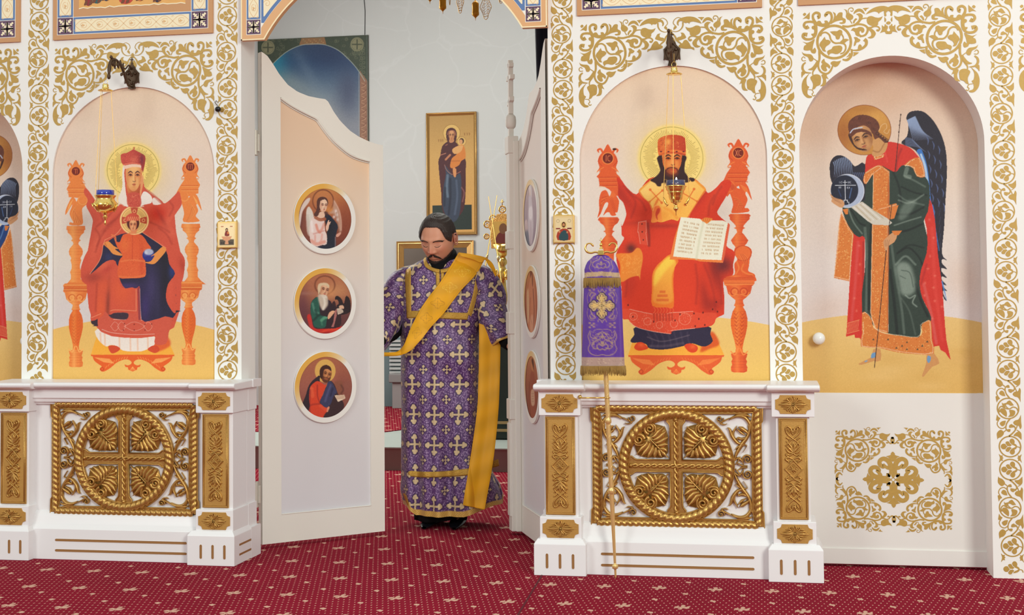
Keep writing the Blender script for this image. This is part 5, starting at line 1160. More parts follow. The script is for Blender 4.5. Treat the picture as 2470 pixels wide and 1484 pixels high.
 for pts in(((700,1165),(750,1165),(752,1245),(700,1250),(620,1275),(595,1268),(660,1235),(690,1215)),((1085,1190),(1135,1195),(1172,1265),(1120,1290),(1060,1360),(1048,1350),(1070,1290),(1078,1250))):cv.poly(B(*pts),(206,146,88),smooth=2)
 cv.poly(B((690,1195),(720,1188),(712,1222),(682,1228)),(110,150,190),smooth=2);cv.poly(B((1088,1210),(1112,1222),(1100,1262),(1084,1250)),(110,150,190),smooth=2);cv.ell(*B((648,1250))[0],4,2,(130,160,190),.9,1,rot=-.4)
 G1,G2,GL=((28,60,120),(16,36,84),(130,170,214))if blue else((44,58,50),(22,30,28),(150,164,152))
 m=cv.poly(A((640,1180),(700,1130),(860,1160),(930,1190),(1000,1200),(1070,1270),(1100,1330),(1105,1480))+B((1105,60),(1090,180),(1060,250),(1085,360),(1080,480),(1040,600),(1030,700),(1050,800),(1100,900),(1112,965),(1045,990),(1030,1080),(940,1075),(800,1050),(620,905),(640,600),(640,370),(600,365),(560,340),(520,280),(480,180),(500,120),(640,100)),G1,smooth=2)
 for pts,w_,c,a in((B((640,300),(655,560),(650,890)),7,GL,.35),(B((690,200),(670,560),(668,880)),6,G2,.8),(B((830,420),(860,640),(900,860),(920,1050)),6,GL,.35),(B((820,600),(850,840),(870,1050)),7,G2,.8),(B((870,480),(950,440),(1020,500),(1050,560)),4,G2,.9),(B((860,560),(930,500),(1000,560)),5,GL,.5),(B((880,470),(960,420),(1060,440)),4,G2,.7),(B((1000,700),(1040,820),(1090,930)),6,G2,.8),(B((930,780),(960,800),(1000,780),(980,830),(1010,860)),3,GL,.8),(B((900,800),(960,900),(1000,1060)),4,GL,.25),(A((840,1230),(880,1330),(900,1450)),5,G2,.7),(A((920,1260),(1000,1300),(1070,1340)),4,GL,.4),(A((900,1340),(990,1380),(1080,1400)),4,G2,.8),(A((880,1400),(940,1440),(1060,1470)),4,GL,.35),(B((880,100),(960,120),(1060,60)),4,GL,.5),(B((860,200),(960,200),(1060,150)),5,G2,.8),(B((850,280),(940,250),(1040,220)),3,GL,.6),(B((880,330),(960,310),(1050,270)),5,G2,.9),(B((520,160),(560,260),(620,340)),3,GL,.6),(B((540,170),(600,260),(640,280)),4,G2,.8),(A((940,1210),(930,1260),(960,1270)),10,GL,.5)):
  cv.st(pts,w_,c,a,3,m)
 cv.poly(B((860,580),(900,540),(960,560),(990,640),(1000,740),(960,780),(900,770),(880,680)),GL,.75,soft=4,clip=m);cv.st(B((900,600),(960,620),(985,720)),2,G1,.6,2,m);cv.st(B((890,640),(930,660)),2,G1,.5,2,m,0)
 cv.poly(B((900,150),(960,100),(1010,110),(940,220),(880,240)),GL,.45,soft=3,clip=m)
 OR,ORD=(214,122,52),(176,84,34)
 def band(P,edge=True,n=40,sm=0):
  m=cv.poly(P,OR,smooth=sm);Q=cr(P,max(sm,1),True)if sm else np.array(P+[P[0]]);x0,y0=Q.min(0);x1,y1=Q.max(0)
  cc=Q.mean(0)
  if edge:cv.dots([tuple(q)for q in(cc+(Q-cc)*.93 if False else Q+(cc-Q)/np.maximum(np.linalg.norm(cc-Q,axis=1,keepdims=True),1)*3.0)],1.0,(244,222,190),3.6,smooth=1)
  for _ in range(n):
   x,y=g.uniform(x0+4,x1-4),g.uniform(y0+4,y1-4)
   if m[int((y-cv.y0)*2),int((x-cv.x0)*2)]>.5:cv.ell(x,y,.9,.9,(240,196,120)if _%4 else ORD,.9,.7)
  return m
 m=band(A((700,1210),(760,1190),(815,1230),(815,1480))+B((808,300),(808,1050),(720,1030),(690,960),(680,905),(690,280))+A((695,1480),),n=420)
 cv.poly(A((815,1230),(815,1484))+B((806,1050),(800,1050),(802,0)),ORD,.7,0)
 band(B((470,180),(520,280),(560,340),(545,500),(530,680),(418,655),(440,440),(455,260)),n=160)
 band(B((620,905),(655,910),(690,960),(700,1010),(770,1050),(900,1070),(1020,1080),(1050,1040),(1045,990),(1080,965),(1112,965),(1120,1100),(1132,1195),(1000,1200),(860,1185),(740,1155),(612,1145),(620,1050)),n=300,sm=2)
 for a,b in((805,1095),(865,1155),(940,1115),(1085,1110),(940,1165),(1015,1165),(1050,1140),(700,1095),(905,1140)):(x,y),=B((a,b));cv.poly([(x-3,y+2),(x,y-3),(x+3,y+2)],(50,60,50),.8,0)
 cv.st(B((735,165),(860,130)),5,OR,1,1,smooth=0);cv.poly(B((820,145),(880,135),(850,230),(810,240)),OR,smooth=0);cv.dots(B((740,165),(870,132)),.9,(244,222,190),3.4)
 m=cv.poly(A((640,1250),(650,1130),(700,1090),(760,1060),(800,1020),(880,1030),(960,1060),(1010,1110),(1030,1150),(960,1180),(900,1190),(860,1235),(800,1210),(750,1190),(680,1240),(630,1290)),RD,smooth=3);cv.st(A((900,1070),(870,1150),(860,1230)),5,RDD,.6,4,m);cv.st(A((780,1080),(800,1160)),4,(226,80,70),.6,3,m)
 band(A((1030,1130),(1060,1200),(1068,1270),(1010,1265),(985,1210),(940,1185),(920,1190),(960,1150)),n=36,sm=2);band(A((640,1240),(700,1200),(740,1185),(760,1200),(690,1260),(650,1320),(628,1300)),n=20,sm=2)
 band(A((700,1125),(780,1108),(775,1128),(710,1150)),n=8)
 (x,y),=A((636,935));m=cv.ell(x,y,64,60,(196,136,62),1,.8,rot=.0)
 cv.blob(x+30,y-30,30,26,(226,172,90),.6,m);cv.blob(x-50,y+10,20,40,(150,80,36),.6,m);cv.blob(x,y-52,34,10,(168,108,48),.4,m);cv.ell(x,y,64,60,(140,70,36),1,.6,ring=1.2)
 m=cv.poly(A((690,1110),(700,1060),(690,1020),(740,980),(800,1020),(790,1080),(760,1110),(715,1125)),(204,150,94),smooth=3);cv.st(A((690,1080),(740,1090),(780,1030)),3,(150,94,50),.6,2,m)
 HB,HBD=(104,56,40),(66,34,28)
 m=cv.poly(A((520,920),(530,870),(580,832),(650,828),(720,860),(745,910),(735,950),(760,980),(790,1000),(810,1020),(780,1025),(740,990),(710,1000),(680,950),(560,960),(540,980)),HB,smooth=3)
 for k in range(40):
  (a,b),=A((g.uniform(540,740),g.uniform(840,950)));cv.ell(a,b,2.6,2.2,HBD if k%2 else(136,78,56),.5,1,m,ring=1)
 for k in range(5):cv.ell(*A((730+k*16,960+k*12))[0],4,3.4,HBD,.9,1,ring=1.6)
 fc=face(cv,*A((628,1000))[0],25,31,(206,152,98),(150,96,56),(58,32,26),tilt=-.38,turn=-.14,lips=(166,84,60))
 cv.poly(A((520,960),(545,985),(560,1030),(590,1060),(640,1070),(655,1080),(600,1078),(560,1050),(530,1000)),HBD,smooth=2)
 cv.poly(A((525,955),(560,935),(620,925),(680,950),(690,985),(640,950),(580,955),(545,985)),HB,smooth=2)
 cv.st(A((535,955),(560,928),(620,916)),2.6,(190,200,220),1,.8);cv.st(A((740,940),(760,900),(790,890),(795,920),(775,945),(800,960),(815,930)),1.3,(230,200,160),.7,.8)
 (x,y),=A((515,1370));cv.ell(x,y,40,40,(176,188,214),.95,1);cv.ell(x,y,40,40,(226,230,240),.9,.8,ring=1.6);mo=cv.ell(x-7,y-2,33,36,(28,32,52),1,1)
 for pts in(A((470,1240),(505,1480)),A((430,1330),(575,1328)),A((480,1310),(516,1310))):pass
 cv.st(A((497,1295),(500,1430)),1.5,(226,230,238),1,.6,smooth=0);cv.st(A((428,1330),(575,1329)),1.3,(226,230,238),1,.6,smooth=0);cv.st(A((482,1308),(514,1308)),1.2,(226,230,238),1,.6,smooth=0)
 cv.st(A((490,1455),(490,1435),(515,1435),(515,1450),(526,1450),(526,1464)),1.3,(226,230,238),1,.6,smooth=0)
 def tx(s_,a,b):
  (x_,y_),=A((a,b))
  for ch in s_:
   L={'I':[((1,0),(1,5))],'C':[((3,0),(0,1)),((0,1),(0,4)),((0,4),(3,5))],'X':[((0,0),(3,5)),((3,0),(0,5))],'H':[((0,0),(0,5)),((3,0),(3,5)),((0,3),(3,2))],'K':[((0,0),(0,5)),((3,0),(0,3)),((1,2),(3,5))],'A':[((0,5),(1.5,0)),((1.5,0),(3,5)),((.5,3.4),(2.5,3.4))]}[ch]
   for p,q in L:cv.st([(x_+p[0]*.9,y_+p[1]*.9),(x_+q[0]*.9,y_+q[1]*.9)],.8,(210,216,230),.9,.5,smooth=0)
   x_+=4.2
 tx('IC',456,1302);tx('XC',520,1302);tx('HI',454,1338);tx('KA',512,1340)
 cv.st(A((545,1350),(530,1420)),2.4,(90,130,190),.7,1.5,smooth=0);cv.st(A((450,1360),(470,1410)),2,(60,90,150),.6,1.5,smooth=0)
 m=cv.poly(B((540,150),(620,110),(700,170),(800,230),(835,262),(810,280),(700,275),(660,250)),(206,198,184),smooth=0)
 for k in range(6):cv.st(B((560+k*16,150-6*k),(660+k*22,250-4*k)),2,(170,150,110)if k%2 else(236,232,224),.6,1.5,m,0)
 for pts in(B((385,45),(405,90),(400,110),(440,140),(475,155),(495,130),(480,100),(450,90),(420,80),(400,60)),B((840,330),(870,350),(850,400),(810,425),(795,465),(785,460),(770,400),(790,370))):cv.poly(pts,(206,150,104),smooth=2)
 for k in range(3):cv.st(B((400+k*12,80+k*10),(455+k*8,95+k*14)),1,(140,90,60),.8,.7,smooth=0);cv.st(B((785+k*14,385),(785+k*10,430)),1,(140,90,60),.8,.7,smooth=0)
 cv.poly(B((480,165),(520,160),(520,200),(500,200)),OR,smooth=0);cv.poly(B((830,320),(905,318),(880,350),(850,350)),OR,smooth=0)
 cv.st(A((896,820),(855,1235)),1.5,(60,34,30),1,.7,smooth=0);cv.st(B((832,130),(812,290)),1.5,(40,24,24),1,.7,smooth=0);cv.st(B((792,460),(708,1295)),1.7,(52,28,26),1,.7,smooth=0)
 for a,b in((896,825),(890,870),(886,900),(882,950)):cv.ell(*A((a,b))[0],1.6,1.8,(60,34,30),1,.6)
 cv.poly([(1900,950),(2420,948),(2420,970),(1900,970)],(222,212,202),smooth=0)
 cv.grain(3,3,6);return cv
# ------------------------------------------------------------------ medallions: one canvas frame, 150 wide and 160 high
def medal_base(cv,top=(176,100,66),bot=(96,44,40),side=(110,52,44)):
 cv.vgrad([(8,top),(150,bot)]);cv.blob(12,70,30,60,side,.7);cv.blob(140,100,30,50,side,.6)
def art_gabriel():
 cv=Cv(0,0,170,190,(170,96,64),2);P=T(0,0,7.812)
 cv.vgrad([(25,(206,134,74)),(70,(176,100,64)),(180,(104,48,44))]);cv.blob(20,110,16,60,(70,36,44),.7);cv.blob(135,110,20,60,(140,66,48),.5)
 cv.blob(78,52,24,24,(200,128,80),.8);cv.ell(*P((620,430))[0],25,27,(120,64,44),.9,2,ring=2.6);cv.blob(*P((740,600))[0],12,10,(224,150,80),.8)
 m=cv.poly(P((160,950),(160,760),(200,560),(280,420),(350,370),(378,385),(350,460),(260,580),(220,680),(190,900)),(226,206,196),smooth=3,soft=.5)
 m=cv.poly(P((300,650),(340,540),(380,560),(440,700),(440,1000),(370,1100),(310,1000)),(226,216,206),smooth=3,soft=.8);cv.st(P((330,700),(350,850),(370,1000)),5,(196,186,170),.5,4,m)
 cv.poly(P((190,960),(260,700),(300,760),(330,1000),(380,1120),(330,1200),(240,1120)),(140,80,66),.6,soft=2.5)
 m=cv.poly(P((820,410),(870,480),(930,620),(965,800),(965,1000),(930,1000),(850,700),(720,660),(800,600)),(200,160,140),.85,smooth=3,soft=1.5);cv.st(P((830,430),(920,600),(960,800),(960,980)),2,(226,180,160),.8,1.5)
 m=cv.poly(P((650,720),(720,680),(820,780),(900,900),(880,1000),(860,1100),(850,1320),(700,1400),(500,1400),(340,1250),(400,1250),(560,1280),(680,1200),(690,1000)),(38,42,58),smooth=3);cv.blob(95,120,12,30,(28,30,40),.6,m);cv.blob(50,168,20,8,(40,44,96),.6,m)
 m=cv.poly(P((440,730),(520,700),(600,760),(640,800),(650,900),(660,1000),(690,1080),(685,1240),(590,1260),(500,1290),(400,1240),(370,1120),(365,900),(390,790)),(238,214,208),smooth=3)
 for pts,w_,c,a in((((490,880),(520,980),(560,1020)),6,(226,140,120),.8),(((640,860),(600,960),(550,1010)),6,(226,150,130),.7),(((400,1180),(500,1240),(640,1200)),8,(230,150,130),.7),(((440,1050),(540,1020),(640,990)),2.4,(210,130,120),.7),(((600,1060),(590,1150),(560,1220)),5,(232,160,146),.6),(((470,1080),(470,1180)),4,(228,150,136),.6),(((400,820),(420,1000)),6,(250,240,238),.7)):cv.st(P(*pts),w_,c,a,3,m)
 cv.poly(P((690,1000),(670,930),(690,860),(720,790),(735,800),(730,830),(765,815),(750,860),(735,880),(720,960)),(236,190,166),smooth=3)
 cv.st(P((480,740),(560,780),(650,770)),8,(170,96,66),.9,2);cv.poly(P((560,640),(640,640),(650,720),(600,750),(520,730)),(236,196,170),smooth=3)
 cv.poly(P((500,440),(540,370),(620,350),(690,380),(715,450),(700,520),(640,560),(560,600),(545,660),(520,710),(470,720),(450,680),(500,580)),(92,54,48),smooth=3);cv.poly(P((640,640),(700,640),(720,700),(680,720)),(70,44,48),.8,soft=1)
 face(cv,*P((625,520))[0],10,15,(238,200,172),(206,140,112),(70,40,40),tilt=.1,turn=.22)
 cv.poly(P((550,560),(570,430),(640,400),(560,410),(525,480)),(92,54,48),smooth=2);
 for a,b in((825,730),(880,690),(890,780),(860,620)):cv.blob(*P((a,b))[0],3,4,(240,226,224),.9)
 cv.st(P((870,640),(900,900),(930,1060)),1.2,(150,120,100),.7,.8);cv.poly(P((860,1080),(900,1040),(950,1020),(950,1060),(890,1110)),(220,160,140),smooth=3);cv.st(P((850,1110),(850,1300)),2,(180,150,150),.7,1.2,smooth=0)
 cv.grain(3.5,2,2);return cv
def art_elder():
 cv=Cv(0,0,170,200,(150,90,66),2);P=T(0,0,7.418)
 cv.vgrad([(25,(186,112,76)),(80,(176,110,80)),(130,(110,64,62)),(185,(86,46,50))]);cv.blob(30,110,16,50,(104,54,66),.7);cv.blob(115,70,24,20,(206,146,100),.7);cv.blob(40,78,22,4,(170,120,110),.5)
 cv.ell(*P((620,430))[0],24,22,(110,56,40),.7,2.4,ring=3.2);cv.blob(*P((720,560))[0],12,14,(220,150,96),.7)
 m=cv.poly(P((300,1000),(360,960),(420,1190),(600,1210),(900,1170),(1000,1180),(800,1340),(500,1340),(380,1240)),(206,46,38),smooth=3,soft=.8);cv.blob(50,150,6,20,(190,60,60),.7);cv.st(P((500,1320),(640,1240),(850,1220)),4,(234,84,50),.7,3);cv.st(P((540,1290),(700,1280)),2.5,(130,30,34),.7,2,smooth=0)
 m=cv.poly(P((800,690),(810,640),(850,622),(920,680),(950,760),(970,740),(990,640),(1030,630),(1070,700),(1080,820),(1060,920),(900,960),(860,850),(830,800),(870,760),(850,700),(830,690)),(44,32,36),smooth=3);cv.poly(P((740,780),(790,710),(820,800),(800,860)),(60,36,40),smooth=2)
 m=cv.poly(P((500,640),(420,680),(370,760),(362,900),(390,1040),(430,1190),(600,1210),(880,1180),(910,1000),(900,860),(760,780),(700,700)),(50,34,42),smooth=3)
 g_=cv.poly(P((500,645),(420,685),(370,765),(365,900),(400,1050),(440,1180),(620,1190),(650,1060),(670,1000),(620,990),(540,950),(520,800)),(40,92,78),smooth=3)
 for pts,w_,c,a in((((400,760),(440,900),(500,930)),5,(110,160,140),.6),(((420,1060),(500,980),(560,960)),5,(24,50,46),.7),(((560,1060),(620,1010),(660,1010)),7,(110,180,140),.7),(((560,1080),(570,1140)),4,(90,150,120),.5),(((450,880),(480,960)),6,(24,56,50),.6)):cv.st(P(*pts),w_,c,a,3,g_)
 cv.poly(P((500,600),(650,620),(680,760),(640,840),(600,880),(560,860),(520,760)),(206,188,170),smooth=3,soft=1.5);cv.st(P((600,640),(620,760),(590,860)),5,(236,226,212),.8,3)
 face(cv,*P((610,520))[0],12,16,(226,176,140),(180,112,80),(80,44,36),tilt=.25,turn=.2);cv.poly(P((490,490),(510,410),(580,388),(660,395),(700,440),(690,480),(640,440),(560,440),(540,520),(510,600)),(222,196,160),smooth=3,soft=.6)
 cv.poly(P((540,610),(600,600),(650,620),(660,660),(600,660)),(226,214,200),.9,soft=1)
 cv.poly(P((670,1000),(700,920),(760,885),(800,900),(760,960),(690,1040)),(232,176,140),smooth=3);cv.poly(P((835,850),(900,840),(945,880),(950,920),(850,962)),(216,196,176),smooth=0);cv.poly(P((870,820),(900,790),(950,800),(960,850),(900,850)),(226,180,150),smooth=3)
 for k in range(3):cv.st(P((850,880+24*k),(935,870+22*k)),1,(130,110,100),.7,.7,smooth=0)
 cv.poly(P((800,890),(835,850),(830,980),(780,1180),(735,1180),(770,1100)),(176,110,106),smooth=0);cv.poly(P((835,960),(910,950),(890,1180),(800,1180)),(58,36,40),smooth=0)
 cv.grain(3.5,2,3);return cv
def art_scribe():
 cv=Cv(0,0,170,190,(170,100,76),2);P=T(0,0,7.812)
 cv.vgrad([(15,(178,104,72)),(90,(166,96,80)),(180,(120,66,62))]);cv.blob(130,110,22,50,(130,66,58),.6)
 cv.ell(*P((660,430))[0],25,28,(226,176,92),1,1)
 cv.poly(P((830,640),(980,620),(990,800),(1000,900),(900,900),(860,760)),(140,84,62),.8,soft=1.5);cv.poly(P((990,700),(1120,600),(1140,800),(1080,1040),(1010,1100)),(150,90,76),.6,soft=2);cv.st(P((960,700),(1000,780),(960,860)),4,(90,50,44),.6,3)
 m=cv.poly(P((560,520),(470,570),(380,660),(330,760),(290,900),(225,1090),(330,1230),(440,1290),(640,1300),(560,700)),(52,36,46),smooth=3)
 m=cv.poly(P((720,640),(830,680),(900,860),(1000,1020),(1010,1120),(900,1240),(640,1340),(560,1100)),(62,40,44),smooth=3)
 m=cv.poly(P((520,620),(420,680),(370,760),(355,950),(370,1100),(340,1240),(470,1320),(600,1345),(640,1260),(700,1180),(690,1110),(560,1040),(600,900),(680,700),(640,690)),(222,70,40),smooth=3)
 for pts,w_,c,a in((((510,700),(515,900),(560,1040)),3,(150,40,34),.7),(((400,760),(420,900)),9,(238,104,66),.6),(((560,1080),(640,1150),(680,1180)),6,(236,96,60),.5),(((380,1080),(440,1060),(560,1050)),4,(160,44,36),.6),(((370,800),(360,1000),(360,1200)),6,(150,44,40),.5)):cv.st(P(*pts),w_,c,a,3,m)
 b_=cv.poly(P((720,620),(790,650),(830,720),(880,830),(820,900),(770,1040),(720,1100),(660,1120),(560,1010),(620,880),(680,740)),(62,62,96),smooth=3);cv.st(P((760,700),(700,860),(660,1000)),5,(92,94,136),.6,3,b_);cv.st(P((800,760),(760,900)),4,(40,38,66),.7,3,b_,0)
 cv.ell(*P((655,560))[0],9,11,(170,100,60),1,1)
 face(cv,*P((690,500))[0],12,17,(206,136,84),(140,76,44),(52,26,20),tilt=.3,turn=.1,beard=(92,46,32));cv.poly(P((555,500),(560,400),(610,335),(690,318),(760,360),(772,430),(700,390),(640,410),(620,500),(600,580),(570,560)),(66,34,28),smooth=3)
 cv.poly(P((836,890),(1020,880),(1040,950),(900,1015)),(232,206,180),smooth=0)
 for k in range(3):cv.st(P((870,905+26*k),(1015,898+22*k)),1.2,(170,120,90),.8,.7,smooth=0)
 cv.poly(P((690,1180),(700,1120),(735,1100),(740,1130),(700,1210)),(226,150,120),smooth=3)
 cv.grain(3.5,2,5);return cv
def art_maid(k):
 """the three narrow-seen medallions of the right leaf"""
 cv=Cv(0,0,170,190,(150,120,120),2)
 if k==0:
  cv.vgrad([(10,(206,178,170)),(60,(176,150,158)),(180,(146,128,146))]);cv.poly([(70,52),(92,50),(104,80),(112,120),(106,150),(90,170),(64,150),(60,110),(66,76)],(206,192,200),soft=3);cv.ell(82,40,9,12,(222,196,188),.9,2);cv.poly([(72,30),(82,22),(96,30),(98,56),(90,50),(84,34),(74,44)],(226,218,222),.8,soft=1.5)
  cv.poly([(72,80),(100,78),(104,100),(86,112),(70,100)],(240,230,234),.8,soft=2);cv.st([(84,110),(88,140),(82,160)],6,(186,160,176),.6,4);cv.poly([(26,112),(50,106),(58,130),(34,140)],(214,190,190),.8,soft=1.5);cv.poly([(20,140),(60,134),(70,176),(40,176)],(110,116,132),.8,soft=3)
 elif k==1:
  cv.vgrad([(10,(214,150,90)),(60,(186,112,74)),(180,(140,62,46))]);cv.poly([(60,60),(90,44),(118,70),(126,130),(110,176),(60,176),(48,120)],(206,132,96),soft=3);cv.poly([(40,80),(60,70),(64,130),(44,150)],(224,186,144),.8,soft=3);cv.ell(86,42,10,13,(206,140,96),1,1.5);cv.poly([(74,30),(86,22),(100,32),(102,62),(94,56),(90,34),(78,42)],(110,56,40),.8,soft=1.5)
  cv.st([(104,70),(112,120),(100,170)],7,(110,50,40),.7,4);cv.st([(76,90),(70,130),(90,150)],5,(150,70,50),.6,4);cv.poly([(70,140),(100,130),(106,170),(80,178)],(232,180,150),.6,soft=3)
 else:
  cv.vgrad([(10,(208,140,90)),(60,(176,106,76)),(180,(126,62,50))]);cv.ell(92,44,16,18,(200,140,90),.8,2);cv.poly([(70,70),(92,60),(116,80),(122,140),(106,176),(56,176),(52,120)],(160,84,62),soft=3);cv.ell(92,46,9,12,(196,128,84),1,1.5);cv.poly([(82,36),(92,30),(104,38),(104,58),(96,50)],(84,44,34),.9,soft=1);cv.poly([(74,108),(104,104),(108,136),(78,140)],(216,176,146),.9,soft=1)
  for q in range(4):cv.st([(80,114+6*q),(102,112+6*q)],1,(150,100,80),.7,.8,smooth=0)
  cv.st([(60,90),(56,130),(70,170)],6,(110,56,44),.6,4)
 cv.grain(3.5,2,7+k);return cv
def art_standing():
 """tall framed picture in the altar: woman in dark red standing with a child; frame units of the 742 px study"""
 cv=Cv(0,0,160,320,(196,154,88),3);P=T(0,0,4.6375)
 cv.vgrad([(20,(176,138,80)),(120,(200,158,92)),(240,(206,158,90))])
 cv.poly(P((140,1095),(596,1095),(596,1376),(140,1376)),(36,48,44),smooth=0)
 (x,y),=P((370,283));cv.ell(x,y,21,21,(214,176,104),1,.8);cv.ell(x,y,21,21,(130,92,44),1,.5,ring=.8);(x,y),=P((484,380));cv.ell(x,y,11,11,(214,176,104),1,.8);cv.ell(x,y,11,11,(130,92,44),1,.5,ring=.7)
 m=cv.poly(P((320,380),(260,430),(235,540),(215,600),(225,760),(245,960),(250,1100),(280,1200),(390,1240),(470,1200),(520,1060),(530,700),(525,580),(430,400),(370,380)),(74,34,40),smooth=3)
 b=cv.poly(P((285,640),(300,740),(270,900),(262,1100),(300,1220),(370,1290),(440,1240),(470,1100),(480,900),(466,740),(400,780),(350,720)),(52,62,82),smooth=3,soft=.6)
 for pts,w_,c,a in((((320,760),(310,900),(320,1000)),6,(110,130,150),.7),(((350,800),(350,1000),(330,1200)),5,(26,32,50),.7),(((420,820),(430,1000),(400,1200)),5,(90,104,130),.6),(((290,900),(280,1100)),5,(30,36,54),.7)):cv.st(P(*pts),w_,c,a,3,b)
 cv.st(P((285,640),(310,700),(370,750),(430,740),(470,720)),1.4,(196,130,110),.8,1.2);cv.st(P((480,900),(510,960),(490,1060)),3,(150,96,96),.7,2)
 m=cv.poly(P((450,430),(510,430),(530,560),(480,600),(450,650),(380,680),(350,660),(370,570),(430,520)),(206,124,56),smooth=3);cv.poly(P((375,470),(440,430),(500,430),(470,500),(400,520)),(214,160,100),smooth=3);cv.poly(P((380,680),(420,690),(415,780),(390,770)),(206,140,90),smooth=2);cv.st(P((370,600),(460,600)),3,(160,84,40),.5,2,m,0)
 cv.ell(*P((484,376))[0],6,7,(60,36,30),1,.8);cv.ell(*P((476,384))[0],4.6,6,(206,150,104),1,.8)
 cv.poly(P((305,290),(320,240),(370,222),(415,245),(430,300),(420,370),(400,400),(340,395),(315,360)),(74,34,38),smooth=3);cv.poly(P((340,380),(365,395),(400,375),(385,340),(350,340)),(190,130,90),smooth=2)
 face(cv,*P((370,312))[0],8,12,(200,144,98),(150,92,60),(50,28,24));cv.st(P((322,300),(335,265),(370,255),(405,265),(418,310)),1.2,(200,130,100),.9,.8)
 cv.st(P((300,580),(350,530)),5,(196,130,90),.9,1.2,smooth=0);cv.st(P((235,530),(300,510)),2,(206,140,110),.8,1,smooth=0);cv.st(P((300,420),(320,410)),2,(200,130,100),.7,1,smooth=0)
 for a,b_ in((215,365),(240,365),(262,365),(515,300),(545,300),(570,300)):cv.st(P((a,b_-15),(a+6,b_+12)),1,(120,70,34),.8,.6,smooth=0);cv.st(P((a+10,b_-12),(a+4,b_+14)),.9,(120,70,34),.6,.6,smooth=0)
 cv.grain(4,2,8);return cv
def art_small(k):
 """little gold-ground icons on the pilasters; 60 x 74"""
 cv=Cv(0,0,60,74,(238,206,150),4)
 cv.poly([(8,8),(52,8),(52,66),(8,66)],(240,214,166),smooth=0)
 if k==0:
  cv.poly([(8,50),(52,50),(52,66),(8,66)],(90,76,60),smooth=0,soft=.8);cv.poly([(14,42),(46,42),(40,52),(34,54),(36,64),(24,64),(26,54),(20,52)],(214,150,110),smooth=0)
  cv.poly([(24,40),(26,28),(30,22),(35,28),(38,40)],(130,40,34),smooth=2);cv.ell(30,23,4,4.6,(60,30,26),1,.5);cv.ell(30,24,2,2.6,(220,160,110),1,.4);cv.ell(34,32,3,4,(206,120,60),1,.5)
  for x in(14,18,42,46):cv.ell(x,14,2,1.4,(150,50,34),.8,.6)
  for x in(14,20,40,46):cv.ell(x,60,2.4,3,(60,44,40),.9,.8)
 else:
  for x in(14,46):cv.ell(x,16,4,4,(160,130,90),.8,.6,ring=1)
  cv.poly([(8,34),(20,34),(20,38),(8,38)],(150,70,60),smooth=0);cv.poly([(40,34),(52,34),(52,38),(40,38)],(120,50,50),smooth=0)
  cv.poly([(12,66),(12,46),(22,38),(30,36),(40,38),(48,48),(48,66)],(176,60,40),smooth=2);cv.poly([(18,66),(18,52),(30,40),(40,46),(42,66)],(52,78,84),smooth=2)
  cv.ell(30,27,9,9,(240,206,130),1,.6);cv.ell(30,26,5.4,7.4,(80,40,28),1,.5);cv.ell(30,27,3.6,5.2,(206,140,90),1,.5);cv.ell(30,31,3,2.4,(90,46,30),.8,.8);cv.ell(18,44,2.4,3,(214,150,100),1,.5);cv.ell(40,46,2.6,2.6,(206,140,96),1,.5)
 cv.grain(3,2,9);return cv
# ------------------------------------------------------------------ the throne pictures and side doors
YI=YW+.012
cvs=art_saint();cvq=art_queen();cva=art_angel();cvb=art_angel(True)
for(x0,x1),cv,lb in((AR_,cvs,'picture of a bearded saint in red with an open book on a carved throne'),(AL,cvq,'picture of a crowned woman in red with a child on a carved throne')):
 r=(x1-x0)/2-.0004;cx=(x0+x1)/2;N_=440
 xs=cx+r*-np.cos(np.linspace(.02,PI-.02,N_))if False else np.linspace(cx-r+.0004,cx+r-.0004,N_)
 zt=ZA-.0006-r+np.sqrt(np.maximum(r*r-(xs-cx)**2,0));tt=np.linspace(0,1,800)[:,None]
 Z=.877+(zt[None,:]-.877)*tt;V=np.stack([np.broadcast_to(xs,Z.shape),np.full_like(Z,YI),Z],-1)
 po=painted('icon_painting',V,lambda V:cv.at(*projv(V)),PAINT,loc=(cx,YI,.877));tag(po,lb,'painting')
 MB().prism([(x0+.001,.877)]+[(float(a),float(b))for a,b in zip(xs[::8],zt[::8])]+[(x1-.001,.877)],YI+.002,YI+.03).build('backing_board',WHITE,po,tri=True)
YD=.06
CX0=(OPEN[0]+OPEN[1])/2
